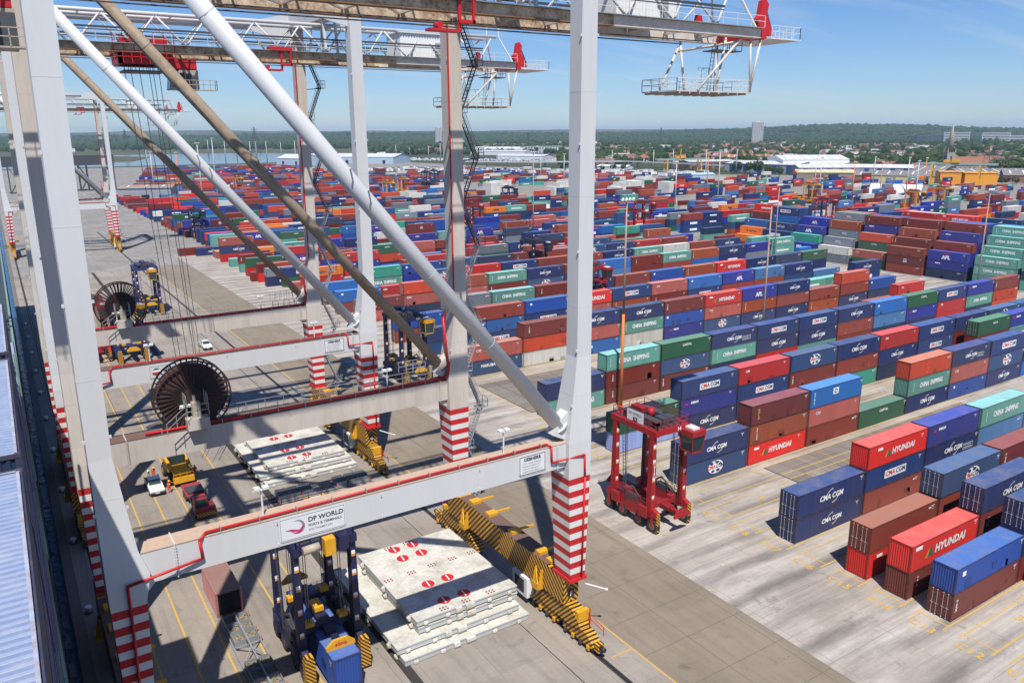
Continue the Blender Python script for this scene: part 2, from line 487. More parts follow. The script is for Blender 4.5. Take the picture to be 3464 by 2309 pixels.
# quay wall, sea, river
m_wall = mat('quay_wall', (0.10, 0.095, 0.085), 0.9, dirt=0.6, scale=0.6, dirtcol=(0.03, 0.035, 0.02))
b = MB(); b.box(0.55, 1.2, -150, 1300, -9, 0.0); struct(b.build('quay_wall', m_wall))
b = MB(); b.box(0.52, 1.5, -150, 1300, 0.0, 0.16); struct(b.build('quay_kerb', mat('kerb_concrete', (0.16, 0.15, 0.13), 0.9, dirt=0.5)))
def water_mat(name, col, sc):
    m = bpy.data.materials.new(name); m.use_nodes = True; t = m.node_tree; bs = t.nodes['Principled BSDF']
    bs.inputs['Base Color'].default_value = (*col, 1); bs.inputs['Roughness'].default_value = 0.12; bs.inputs['IOR'].default_value = 1.33
    no = _n(t, 'ShaderNodeTexNoise'); no.inputs['Scale'].default_value = sc; no.inputs['Detail'].default_value = 5
    g = _n(t, 'ShaderNodeNewGeometry'); t.links.new(g.outputs['Position'], no.inputs['Vector'])
    bp = _n(t, 'ShaderNodeBump'); bp.inputs['Strength'].default_value = 0.5; bp.inputs['Distance'].default_value = 0.25
    t.links.new(no.outputs['Fac'], bp.inputs['Height']); t.links.new(bp.outputs[0], bs.inputs['Normal'])
    return m
poly_sheet('sea', [(-6000, -3000), (0.9, -3000), (0.9, 1340), (-20, 2500), (-6000, 2500)], -3.2, water_mat('sea_water', (0.018, 0.075, 0.17), 0.9))
poly_sheet('river', [(1.6, 1330), (330, 1330), (560, 1330), (760, 1640), (560, 2080), (150, 2120), (1.6, 2150)], -0.02, water_mat('river_water', (0.07, 0.085, 0.105), 0.05))
poly_sheet('marsh', [(1.6, 1700), (90, 1500), (215, 1560), (290, 1840), (200, 2080), (1.6, 2100)], 0.05, G_MARSH)
poly_sheet('meadow', [(1.6, 2110), (560, 2090), (780, 1700), (1000, 1800), (1150, 2200), (1700, 2700), (1500, 3500), (1.6, 3600)], 0.02, G_MARSH)

# distant hills as terrain strips with a wooded surface
def wood_mat(name, a, b_, sc):
    m = bpy.data.materials.new(name); m.use_nodes = True; t = m.node_tree; bs = t.nodes['Principled BSDF']; bs.inputs['Roughness'].default_value = 1.0; bs.inputs['Specular IOR Level'].default_value = 0
    g = _n(t, 'ShaderNodeNewGeometry'); no = _n(t, 'ShaderNodeTexNoise'); no.inputs['Scale'].default_value = sc; no.inputs['Detail'].default_value = 6; no.inputs['Roughness'].default_value = 0.7
    t.links.new(g.outputs['Position'], no.inputs['Vector'])
    r = _n(t, 'ShaderNodeValToRGB'); r.color_ramp.elements[0].position = 0.35; r.color_ramp.elements[0].color = (*a, 1); r.color_ramp.elements[1].position = 0.72; r.color_ramp.elements[1].color = (*b_, 1)
    t.links.new(no.outputs['Fac'], r.inputs[0]); t.links.new(r.outputs[0], bs.inputs['Base Color'])
    return m
m_wood = wood_mat('far_woodland', (0.012, 0.026, 0.012), (0.05, 0.075, 0.028), 0.012)
m_down = wood_mat('far_downland', (0.03, 0.05, 0.02), (0.16, 0.13, 0.065), 0.0022)
def hills(name, dist, depth, a0, a1, hfun, m, seed, rough, n=260, k=9):
    r_ = random.Random(seed); v = []; f = []
    ph = [r_.uniform(0, 6.28) for _ in range(12)]
    for i in range(n + 1):
        az = math.radians(a0 + (a1 - a0) * i / n)
        for j in range(k + 1):
            d = dist + depth * j / k
            prof = math.sin(PI * min(1.0, j / k * 0.9 + 0.02) * 0.62) if j < k else 0.7
            u = math.degrees(az)
            h = hfun(u) * prof
            h += prof * (sum(math.sin(u * fr + ph[q] + j) * am for q, (fr, am) in enumerate(((0.5, 4), (1.3, 2.2), (3.1, 1.2)))) + r_.uniform(-rough, rough))
            v.append((d * math.sin(az), d * math.cos(az), max(-0.5, h) - 0.2))
    for i in range(n):
        for j in range(k):
            a = i * (k + 1) + j
            f.append((a, a + k + 1, a + k + 2, a + 1))
    me = bpy.data.meshes.new(name); me.from_pydata(v, [], f); me.materials.append(m)
    return struct(link(name, me))
hills('hills', 4150, 1500, -6, 74, lambda u: 30 + 40 * math.exp(-((u - 54.8) / 9) ** 2) + 12 * math.exp(-((u - 25) / 9) ** 2), m_wood, 3, 3.2, 420, 12)
hills('downs', 6800, 3000, -8, 76, lambda u: 68 + 18 * math.exp(-((u - 12) / 9) ** 2) + 8 * math.exp(-((u - 40) / 8) ** 2) - 18 * math.exp(-((u - 62) / 9) ** 2), m_down, 5, 1.5, 240, 6)

# ================================================================ SHIP-TO-SHORE CRANES
m_white = mat('crane_white', (0.62, 0.62, 0.61), 0.4, dirt=0.10, scale=0.7, dirtcol=(0.34, 0.31, 0.27), streak=0.12)
m_beige = mat('crane_beige', (0.58, 0.52, 0.45), 0.6, dirt=0.3, scale=0.6, dirtcol=(0.25, 0.20, 0.16), streak=0.35)
m_brown = mat('brace_weathered', (0.33, 0.26, 0.19), 0.6, dirt=0.5, scale=0.45, dirtcol=(0.12, 0.075, 0.045))
m_red = mat('crane_red', (0.55, 0.018, 0.022), 0.45, dirt=0.2, dirtcol=(0.2, 0.03, 0.03))
m_stripew = mat('stripe_white', (0.74, 0.73, 0.70), 0.5, dirt=0.18, scale=2.0, dirtcol=(0.4, 0.33, 0.28), streak=0.2)
m_dustt = mat('dusty_top', (0.50, 0.36, 0.26), 0.9, dirt=0.45, scale=2.5, dirtcol=(0.30, 0.24, 0.19))
m_dustb = mat('rusty_top', (0.16, 0.095, 0.075), 0.9, dirt=0.4, scale=2.0, dirtcol=(0.09, 0.06, 0.05))
m_yellow = mat('machine_yellow', (0.72, 0.36, 0.015), 0.45, dirt=0.25, scale=1.6, dirtcol=(0.25, 0.13, 0.03))
m_black = mat('black_paint', (0.02, 0.02, 0.022), 0.5, dirt=0.3, dirtcol=(0.08, 0.07, 0.06))
m_grey = mat('galvanised', (0.42, 0.43, 0.43), 0.4, 0.4, dirt=0.2)
m_dgrey = mat('dark_steel', (0.075, 0.08, 0.09), 0.5, 0.3, dirt=0.3, dirtcol=(0.12, 0.07, 0.04))
m_rust = mat('rusted_flange', (0.66, 0.54, 0.38), 0.8, dirt=1.0, scale=0.75, dirtcol=(0.16, 0.06, 0.022))
m_under = mat('rusted_underside', (0.26, 0.15, 0.08), 0.8, dirt=0.7, scale=0.8, dirtcol=(0.08, 0.035, 0.02))
m_chordw = mat('girder_white_rusty', (0.66, 0.62, 0.56), 0.6, dirt=0.5, scale=0.8, dirtcol=(0.33, 0.17, 0.08))
m_reel = mat('reel_dark', (0.028, 0.018, 0.016), 0.7, dirt=0.4, dirtcol=(0.09, 0.035, 0.025))
m_cable = mat('wound_cable', (0.10, 0.045, 0.04), 0.8, dirt=0.5, scale=5, dirtcol=(0.04, 0.02, 0.02))
m_glass = mat('tinted_glass', (0.03, 0.055, 0.055), 0.06, dirt=0.1, spec=0.8)
m_cream = mat('cabin_cream', (0.46, 0.40, 0.32), 0.5, dirt=0.4, dirtcol=(0.2, 0.13, 0.08))
m_pinktxt = mat('sign_pink', (0.55, 0.02, 0.16), 0.5, dirt=0)
m_ink = mat('sign_ink', (0.05, 0.05, 0.055), 0.5, dirt=0)
m_inkg = mat('sign_grey', (0.25, 0.25, 0.26), 0.5, dirt=0)
m_signw = mat('sign_white', (0.74, 0.74, 0.75), 0.35, dirt=0.05)
m_letw = mat('letter_white', (0.80, 0.80, 0.78), 0.5, dirt=0.12, scale=3, dirtcol=(0.5, 0.48, 0.45))
m_signgreen = mat('sign_green', (0.02, 0.16, 0.10), 0.5, dirt=0)
m_lamp = mat('lamp_housing', (0.72, 0.72, 0.70), 0.4, dirt=0.1)

def hazard(name, per=0.75, ang=45.0, axis='y'):
    m = bpy.data.materials.new(name); m.use_nodes = True; t = m.node_tree; b = t.nodes['Principled BSDF']; b.inputs['Roughness'].default_value = 0.5
    tc = _n(t, 'ShaderNodeTexCoord'); s = _n(t, 'ShaderNodeSeparateXYZ'); t.links.new(tc.outputs['Object'], s.inputs[0])
    a = _n(t, 'ShaderNodeMath', operation='ADD')
    if axis == 'v':      # chevrons pointing up, folded about the object's own x = 0
        ab = _n(t, 'ShaderNodeMath', operation='ABSOLUTE'); t.links.new(s.outputs['X'], ab.inputs[0]); t.links.new(ab.outputs[0], a.inputs[0])
    elif axis == 'm':    # leaning the other way on each half of the beam
        ab = _n(t, 'ShaderNodeMath', operation='ABSOLUTE'); t.links.new(s.outputs['Y'], ab.inputs[0]); t.links.new(ab.outputs[0], a.inputs[0])
    elif axis == 'x':
        t.links.new(s.outputs['X'], a.inputs[0])
    else:
        t.links.new(s.outputs['Y'], a.inputs[0])
    t.links.new(s.outputs['Z'], a.inputs[1])
    d = _n(t, 'ShaderNodeMath', operation='DIVIDE'); t.links.new(a.outputs[0], d.inputs[0]); d.inputs[1].default_value = per
    f = _n(t, 'ShaderNodeMath', operation='FRACT'); t.links.new(d.outputs[0], f.inputs[0])
    g = _n(t, 'ShaderNodeMath', operation='GREATER_THAN'); t.links.new(f.outputs[0], g.inputs[0]); g.inputs[1].default_value = 0.5
    no = _n(t, 'ShaderNodeTexNoise'); no.inputs['Scale'].default_value = 1.5; no.inputs['Detail'].default_value = 6
    mx = _n(t, 'ShaderNodeMix', data_type='RGBA'); t.links.new(g.outputs[0], mx.inputs[0]); mx.inputs[6].default_value = (0.68, 0.33, 0.015, 1); mx.inputs[7].default_value = (0.018, 0.016, 0.014, 1)
    mr = _n(t, 'ShaderNodeMapRange'); mr.inputs[1].default_value = 0.45; mr.inputs[2].default_value = 0.9; mr.inputs[4].default_value = 0.6; t.links.new(no.outputs['Fac'], mr.inputs[0])
    m2 = _n(t, 'ShaderNodeMix', data_type='RGBA'); t.links.new(mr.outputs[0], m2.inputs[0]); t.links.new(mx.outputs[2], m2.inputs[6]); m2.inputs[7].default_value = (0.16, 0.10, 0.06, 1)
    t.links.new(m2.outputs[2], b.inputs['Base Color']); return m
m_haz = hazard('hazard_beam', 0.62, axis='m')
m_hazy = hazard('hazard_block', 0.5, axis='y')
m_hazv = hazard('hazard_chevron', 0.55, axis='v')
m_hazx = hazard('hazard_bumper', 0.36, axis='x')

def railing(mb, pts, h=1.1, r=0.035, step=1.6, mid=True):
    for a, b in zip(pts, pts[1:]):
        a = Vector(a); b = Vector(b); n = max(1, int((b - a).length / step))
        for i in range(n + 1):
            p = a.lerp(b, i / n); mb.bar(p, p + Vector((0, 0, h)), r * 1.6)
        for z in ((h, h * 0.52) if mid else (h,)):
            mb.bar(a + Vector((0, 0, z)), b + Vector((0, 0, z)), r * 1.6)

def lerp_rect(a, b, z):
    t = (z - a[4]) / (b[4] - a[4])
    return tuple(a[i] + (b[i] - a[i]) * t for i in range(4)) + (z,)
def sec_at(secs, z):
    for a, b in zip(secs, secs[1:]):
        if a[4] - 1e-6 <= z <= b[4] + 1e-6: return lerp_rect(a, b, z)
LS = [(38.72, 40.32, -0.15, 2.25, 5.9), (38.12, 40.45, -0.50, 2.15, 16.2), (38.12, 40.52, -0.45, 2.1, 19.3), (39.2, 40.68, 0.0, 1.5, 26.7), (39.2, 40.68, 0.0, 1.5, 59.4)]
WS = [(2.66, 4.15, -0.15, 2.25, 5.9), (2.42, 4.55, -0.50, 2.15, 16.2), (2.40, 4.95, -0.45, 2.1, 18.0), (2.42, 4.45, -0.3, 2.0, 19.6), (2.45, 3.75, 0.0, 1.5, 26.0), (2.50, 3.95, 0.0, 1.5, 42.0), (2.7, 4.2, 0.0, 1.5, 59.4)]

def crane_leg(root, secs, yo, m, stripe=True):
    b = MB(); zs = [5.9 + i * (16.0 - 5.9) / 17 for i in range(18)]
    for i, (za, zb) in enumerate(zip(zs, zs[1:])):
        b.mat(1 if i % 2 == 0 else 2); s0 = sec_at(secs, za); s1 = sec_at(secs, zb); b.loft([s0, s1], cap=(i == 0))
    b.mat(0); b.loft([sec_at(secs, 16.0)] + [s for s in secs if s[4] > 16.1])
    if yo: b.v = [(x, y + yo, z) for x, y, z in b.v]
    leg = b.build('leg', [m, m_red, m_stripew], root)
    f = MB(); s = secs[0]; f.box(s[0] - 0.16, s[1] + 0.16, s[2] - 0.16 + yo, s[3] + 0.16 + yo, 5.72, 6.0)
    f.build('foot_flange', m_red, leg)
    # small lugs and weld bands
    l = MB()
    for z in (22.5, 27.2, 35.5, 44.0, 52.0):
        q = sec_at(secs, z)
        l.box(q[0] - 0.16, q[0], q[2] + yo - 0.03, q[2] + yo + 0.06, z, z + 0.2)
        l.box(q[1], q[1] + 0.14, q[2] + yo - 0.03, q[2] + yo + 0.06, z + 0.1, z + 0.28)
    l.build('lug', m, leg)['kind'] = 'stuff'
    for z in (23.4, 31.0, 40.0, 48.0):
        q = sec_at(secs, z); w = MB(); e = 0.008
        w.loft([(q[0] - e, q[1] + e, q[2] - e + yo, q[3] + e + yo, z), (q[0] - e, q[1] + e, q[2] - e + yo, q[3] + e + yo, z + 0.05)]); w.build('weld_band', m, leg)
    return leg

def portal_beam(root, yo, m, mtop, far):
    b = MB(); b.box(4.55, 38.25, yo, yo + 1.65, 17.1, 19.28)
    # haunches at both ends
    b.prism([(4.3, 17.1), (5.4, 17.1), (4.3, 15.9)], 'y', yo + 0.25, yo + 1.4)
    b.prism([(38.4, 17.1), (37.0, 17.1), (38.4, 16.0)], 'y', yo + 0.25, yo + 1.4)
    beam = b.build('portal_beam', m, root)
    t = MB(); t.box(4.6, 38.2, yo - 0.03, yo + 1.68, 19.28, 19.34); t.build('top_plate', mtop, beam)
    for x in (6.6, 37.25):
        f = MB(); f.box(x - 0.04, x + 0.04, yo - 0.10, yo + 1.75, 17.02, 19.42)
        for i in range(10):
            f.box(x - 0.10, x - 0.04, yo - 0.09, yo - 0.01, 17.2 + i * 0.21, 17.28 + i * 0.21)
            f.box(x + 0.04, x + 0.10, yo - 0.09, yo - 0.01, 17.2 + i * 0.21, 17.28 + i * 0.21)
        f.build('splice_flange', m, beam)
    l = MB()
    for x in (13.2, 21.0, 29.5, 33.9):
        for z in (17.25, 19.0):
            l.box(x, x + 0.06, yo - 0.11, yo, z - 0.12, z + 0.14)
    l.build('lug', m, beam)['kind'] = 'stuff'
    p = MB(); y = yo + 0.12
    if far:
        p.tube((37.9, y, 26.5), (38.25, y - 0.35, 20.3), 0.15, 8); p.tube((38.25, y - 0.35, 20.3), (37.9, y, 19.6), 0.15, 8)
        p.tube((37.9, y, 19.6), (33.0, y, 19.56), 0.14, 8); p.tube((33.0, y, 19.56), (8.2, y, 19.56), 0.13, 8)
        p.tube((39.15, yo - 0.12, 26.5), (39.15, yo - 0.12, 59.0), 0.09, 6)
    else:
        p.path([(36.2, y, 19.55), (8.6, y, 19.55), (8.1, yo - 0.16, 19.2), (8.2, yo - 0.16, 17.9), (3.55, yo - 0.62, 17.6), (3.55, yo - 0.62, 16.0), (3.35, yo - 0.42, 6.1)], 0.095, 7)
        p.path([(36.2, y, 19.55), (36.5, yo - 0.16, 19.35), (36.55, yo - 0.16, 17.9), (39.75, yo - 0.6, 18.05), (39.78, yo - 0.62, 16.0), (39.85, yo - 0.3, 6.1)], 0.095, 7)
    p.build('fire_main', m_red, root)
    c = MB()
    for i in range(11):
        c.box(9.5 + i * 2.6, 9.56 + i * 2.6, yo - 0.02, yo + 0.3, 19.3, 19.72)
    c.build('pipe_clip', m_grey, beam)['kind'] = 'stuff'
    return beam

def floodlight(root, x, y, z):
    b = MB(); b.tube((x, y, z), (x, y, z + 1.9), 0.07, 6); b.box(x - 0.55, x + 0.55, y - 0.06, y + 0.06, z + 1.85, z + 1.95)
    p = b.build('lamp_post', m_lamp, root)
    for dx in (-0.5, 0.08):
        c = MB(); c.box(x + dx, x + dx + 0.42, y - 0.25, y + 0.2, z + 1.96, z + 2.14); c.build('floodlight', m_lamp, p)

def bogie_set(root, x, y0, yin, sgn):
    """wheels under one corner; y0 = outer end, sgn = direction towards the leg"""
    Y = lambda d: y0 + sgn * d
    def bx(b, x0, x1, a, c, z0, z1): b.box(x0, x1, min(Y(a), Y(c)), max(Y(a), Y(c)), z0, z1)
    eq = MB(); eq.prism([(Y(2.0), 1.75), (Y(2.4), 2.35), (Y(3.3), 3.1), (Y(5.6), 3.1), (Y(8.6), 2.3), (Y(9.2), 1.75), (Y(7.6), 1.35), (Y(3.8), 1.35)], 'x', x - 0.62, x + 0.62)
    e = eq.build('equaliser_beam', m_hazy, root)
    pl = MB(); bx(pl, x - 0.60, x + 0.64, 2.3, 2.8, 1.8, 3.2); pl.build('pin_plate', m_yellow, e)
    for k in (0.4, 5.6):
        g = MB(); g.prism([(Y(k - 0.1), 0.55), (Y(k), 1.0), (Y(k + 0.9), 1.68), (Y(k + 3.4), 1.68), (Y(k + 4.3), 1.0), (Y(k + 4.4), 0.55)], 'x', x - 0.5, x + 0.5)
        bo = g.build('bogie', m_hazy, root)
        for j in range(4):
            w = MB(); w.tube((x - 0.28, Y(k + 0.45 + j * 1.12), 0.40), (x + 0.28, Y(k + 0.45 + j * 1.12), 0.40), 0.40, 14); w.build('wheel', m_dgrey, bo)
            q = MB(); bx(q, x - 0.66, x - 0.5, k + 0.35 + j * 1.12, k + 0.65 + j * 1.12, 0.3, 0.7); q.build('motor', m_dgrey if j % 2 else m_yellow, bo)
    bu = MB(); bx(bu, x - 0.34, x + 0.34, -0.25, 0.3, 0.45, 1.25); bu.build('buffer', m_hazx, root)
    b2 = MB(); b2.tube((x, Y(-0.25), 0.95), (x, Y(-0.75), 0.95), 0.22, 10); b2.build('bumper_pad', m_black, root)
    h = MB(); railing(h, [(x + 0.55, Y(0.1), 1.7), (x + 0.55, Y(2.0), 1.9)], 0.9, 0.03, 1.0); h.bar((x + 0.4, Y(1.9), 1.6), (x + 0.4, Y(1.9), 3.6), 0.08); h.build('guard_rail', m_red, root)

def sill(root, xc, yc, letter=None):

    b = MB(); hx = 0.82
    b.prism([(-11.0, -1.38), (11.0, -1.38), (11.0, 1.3), (7.2, 1.42), (-7.2, 1.42), (-11.0, 1.3)], 'x', -hx, hx)
    o = b.build('sill_beam', m_haz, root); o.location = (xc, yc, 4.5)
    t = MB(); t.box(-hx, hx, -8.4, 8.4, 1.42, 1.46); t.build('top_plate', m_dustb, o)
    for s in (-1, 1):
        c = MB(); c.box(-hx - 0.01, hx + 0.01, -0.05, 0.06, -1.3, 1.28); q = c.build('end_plate', m_hazv, o); q.location = (0, s * 11.02, 0)
        if letter and s < 0:
            k = MB(); k.poly([(-0.34, -0.075, -0.85), (0.34, -0.075, -0.85), (0.34, -0.075, -0.1), (0, -0.075, 0.15), (-0.34, -0.075, -0.1)]); k.build('letter_panel', m_black, q)
            l = link('lettering', text_mesh(letter, 0.62, 0.03, [m_letw]), q); l.location = (0, -0.09, -0.5)
    for yy in (-8.2, -6.3, -1.5, 3.0, 6.4):
        k = MB(); k.bar((0.2, yy, 1.62), (2.3, yy - 0.1, 1.62), 0.2, 0.2); k.box(-0.5, 0.6, yy - 0.45, yy + 0.45, 1.46, 1.75); k.build('outrigger', m_yellow, o)
    for yy in (-7.2, 7.0):
        k = MB(); k.box(-hx - 0.62, -hx - 0.54, yy - 0.5, yy + 0.5, -1.5, -0.8); k.prism([(-hx - 0.6, -1.5), (-hx, -1.5), (-hx, 0.5), (-hx - 0.2, 0.5)], 'y', yy - 0.5, yy - 0.42); k.prism([(-hx - 0.6, -1.5), (-hx, -1.5), (-hx, 0.5), (-hx - 0.2, 0.5)], 'y', yy + 0.42, yy + 0.5); k.bar((-hx - 0.5, yy - 0.4, -1.3), (-hx - 0.15, yy + 0.4, 0.2), 0.1); k.build('stowage_bracket', m_yellow, o)
    return o

def girder(root, yc, m_end=None, detail=True):
    XE, XB = 68.5, -42.0
    for s in (-1, 1):
        y = yc + 3.0 * s
        c = MB(); c.mat(0).box(XB, 49.0, y - 0.32, y + 0.32, 54.3, 55.1); c.mat(1).box(49.0, XE, y - 0.32, y + 0.32, 54.3, 55.1)
        c.mat(2).box(XB, 49.0, y - 0.42, y + 0.42, 54.2, 54.3); c.mat(1).box(49.0, XE, y - 0.42, y + 0.42, 54.2, 54.3)
        c.build('bottom_chord', [m_rust, m_chordw, m_under], root)
        t = MB(); t.tube((XB, yc + 1.7 * s, 58.7), (XE - 2.5, yc + 1.7 * s, 58.7), 0.24, 8); t.build('top_chord', m_white, root)
        P = 2.9; n = int((XE - XB - 3) / P)
        for i in range(n):
            x = XB + i * P
            if x < -3: continue
            a = (x, y, 55.1) if i % 2 == 0 else (x, yc + 1.7 * s, 58.6); b = (x + P, yc + 1.7 * s, 58.6) if i % 2 == 0 else (x + P, y, 55.1)
            d = MB(); d.tube(a, b, 0.12, 7); d.build('web_diagonal', m_white, root)
        h = MB(); h.bar((XB, y + 0.75 * s, 56.75), (XE - 6, y + 0.75 * s, 56.75), 0.26, 0.2); h.bar((XB, y + 0.75 * s, 56.45), (XE - 6, y + 0.75 * s, 56.45), 0.1, 0.1); h.build('cable_tray', m_dgrey, root)
        w = MB(); w.box(-2, XE, y + 0.45 * s - 0.35, y + 0.45 * s + 0.35, 55.12, 55.18); k = w.build('walkway', m_grey, root)
        r = MB(); railing(r, [(-2, y + 0.8 * s, 55.18), (XE, y + 0.8 * s, 55.18)], 1.1, 0.028, 2.0); r.build('handrail', m_lamp, k)
    for i in range(14):
        x = 1 + i * 5
        c = MB(); c.bar((x, yc - 3, 54.9), (x, yc + 3, 54.9), 0.3, 0.4); c.bar((x, yc - 3, 54.7), (x + 5 if x < 62 else x, yc + 3, 54.7), 0.16); c.build('cross_tie', m_chordw, root)
        c = MB(); c.bar((x, yc - 1.7, 58.7), (x, yc + 1.7, 58.7), 0.16); c.build('cross_tie', m_white, root)
    for dy in (-1.6, -1.2, 1.2, 1.6):
        c = MB(); c.tube((XB, yc + dy, 53.75), (62, yc + dy, 53.75), 0.035, 5); c.build('trolley_rope', m_dgrey, root)
    # machinery house
    hs = MB(); N = 18; x0, x1 = 50.2, 57.6
    pts = []
    for i in range(N):
        xa = x0 + (x1 - x0) * i / N; xb = x0 + (x1 - x0) * (i + 0.5) / N; xc_ = x0 + (x1 - x0) * (i + 1) / N
        pts += [(xa, yc - 2.2), (xb, yc - 2.2), (xb, yc - 2.28), (xc_, yc - 2.28)]
    pts += [(x1, yc + 2.2), (x0, yc + 2.2)]
    hs.prism(pts, 'z', 55.2, 58.4); ho = hs.build('machinery_house', m_letw, root)
    rf = MB(); rf.box(x0 - 0.2, x1 + 0.2, yc - 2.5, yc + 2.4, 58.4, 58.55); rf.build('roof', m_lamp, ho)
    d = MB(); d.box(55.6, 56.5, yc - 2.33, yc - 2.285, 55.25, 57.3); d.build('door', m_grey, ho)
    # landside tip
    for s in (-1, 1):
        a = MB(); y = yc + 2.6 * s
        a.prism([(69.3, 54.9), (70.5, 54.6), (70.9, 54.6), (69.8, 56.6), (69.95, 57.6), (69.5, 58.1), (69.05, 57.9), (68.8, 56.5), (68.4, 56.1), (68.6, 55.5)] if s < 0 else [(65.0, 55.1), (66.2, 55.1), (65.7, 56.8), (65.4, 57.0), (65.2, 56.6)], 'y', y - 0.32, y + 0.32)
        a.build('catch_hook', m_red, root)
        a = MB(); a.tube((69.6, y, 57.8), (70.9, y, 55.2), 0.09, 7) if s < 0 else a.tube((66.0, y, 55.2), (65.5, y, 56.6), 0.08, 7); a.build('hook_ram', m_dgrey, root)
    a = MB(); a.box(68.5, 69.6, yc - 3.2, yc + 3.2, 54.2, 55.0); a.build('end_beam', m_red, root)
    a = MB(); a.box(69.8, 74.6, yc - 3.6, yc + 3.2, 54.2, 54.32); pf = a.build('tip_platform', m_lamp, root)
    a = MB(); railing(a, [(70, yc - 3.5, 54.32), (74.5, yc - 3.5, 54.32), (74.5, yc + 3.1, 54.32), (70, yc + 3.1, 54.32)], 1.2, 0.035, 1.1); a.build('handrail', m_lamp, pf)
    a = MB()
    for s in (-1, 1): a.tube((66.5, yc + 1.7 * s, 58.7), (68.2, yc + 3 * s, 55.1), 0.14, 6); a.tube((66.5, yc + 1.7 * s, 58.7), (66.5, yc + 1.7 * s, 63.5), 0.16, 6)
    a.build('tip_frame', m_white, root)
    # maintenance platform hung under the tip
    z = 48.9; x0, x1, y0, y1 = 57.2, 67.6, yc - 3.2, yc + 1.8
    p = MB(); p.box(x0, x1, y0, y1, z - 0.12, z)
    for i in range(8): p.box(x0 + 0.4 + i * 1.35, x0 + 0.5 + i * 1.35, y0, y1, z - 0.3, z - 0.12)
    pl = p.build('hanging_platform', m_chordw, root)
    r = MB(); railing(r, [(x0, y0, z), (x1, y0, z), (x1, y1, z), (x0, y1, z), (x0, y0, z)], 1.15, 0.035, 1.2)
    railing(r, [(61.5, y0 + 1.5, z + 1.2), (63.0, y0 + 1.5, z + 1.2), (63.0, y0 + 2.5, z + 1.2)], 1.1, 0.03, 0.7); r.build('handrail', m_lamp, pl)
    for a_, b_ in [((x1, y0, z), (x1 - 0.2, yc - 3, 54.3)), ((x1, y0 + 0.1, z), (69.0, yc - 3, 54.3)), ((x1, y1, z), (69.0, yc + 3, 54.3)), ((60.0, y0, z), (66.2, yc - 3, 54.3)), ((63.2, y1, z), (63.4, yc + 3, 54.3)), ((59.5, y1, z), (63.2, yc + 3, 53.6)), ((63.6, y0 + 1, z), (66.0, yc - 1, 54.3)), ((63.2, yc + 3, 53.2), (66.6, yc - 3, 53.9))]:
        q = MB(); q.tube(a_, b_, 0.13, 7); q.build('hanger', m_chordw, root)
    l = MB()
    for dx in (0, 0.45): l.bar((64.6 + dx, yc, z), (65.2 + dx, yc, 54.3), 0.06)
    for i in range(13): l.bar((64.6 + i * 0.046, yc, z + 0.35 + i * 0.4), (65.05 + i * 0.046, yc, z + 0.35 + i * 0.4), 0.04)
    l.build('ladder', m_grey, root)
    sp = MB(); sp.box(64.3, 68.0, yc - 1.4, yc + 0.6, 53.0, 53.1); railing(sp, [(64.3, yc - 1.4, 53.1), (68.0, yc - 1.4, 53.1), (68, yc + 0.6, 53.1)], 1.0, 0.03, 0.9); sp.build('service_cage', m_dgrey, root)

def cable_reel(root, xc, y, zc, R, full=0.9):
    d = MB(); d.tube((xc, y - 0.42, zc), (xc, y + 0.42, zc), 0.75, 24); h = d.build('reel_hub', m_reel, root)
    w = MB(); w.ring((xc, y, zc), 0.9, R * full - 0.1, 'y', 0.42, 48); w.build('wound_cable', m_cable, h)
    for s in (-1, 1):
        r = MB(); r.ring((xc, y + 0.62 * s, zc), R - 0.08, R + 0.06, 'y', 0.12, 48); r.build('reel_rim', m_reel, h)
        for i in range(40):
            t = 2 * PI * i / 40; cs, sn = math.cos(t), math.sin(t)
            q = MB(); q.bar((xc + cs * 0.7, y + 0.30 * s, zc + sn * 0.7), (xc + cs * R, y + 0.62 * s, zc + sn * R), 0.12, 0.09); q.build('spoke', m_reel, h)
    mo = MB(); mo.box(xc - 0.9, xc + 1.0, y - 1.9, y - 0.75, zc - 2.75, zc - 1.75); mo.build('reel_pedestal', m_beige, root)
    g = MB(); g.box(xc - 0.3, xc + 0.4, y - 1.4, y - 0.75, zc - 1.75, zc - 0.35); g.box(xc - 0.12, xc + 0.12, y - 1.0, y - 0.72, zc - 0.35, zc + 0.2); g.build('gearbox', m_cream, root)
    c = MB(); railing(c, [(xc - 2.7, y - 2.3, zc - 2.7), (xc - 1.0, y - 2.3, zc - 1.4), (xc + 0.9, y - 2.3, zc - 1.4)], 1.15, 0.035, 0.8)
    railing(c, [(xc - 0.9, y - 2.2, zc - 0.9), (xc - 0.9, y - 0.8, zc - 0.9)], 1.5, 0.03, 0.5); railing(c, [(xc + 0.9, y - 2.2, zc - 0.9), (xc + 0.9, y - 0.8, zc - 0.9)], 1.5, 0.03, 0.5)
    c.build('handrail', m_grey, root)

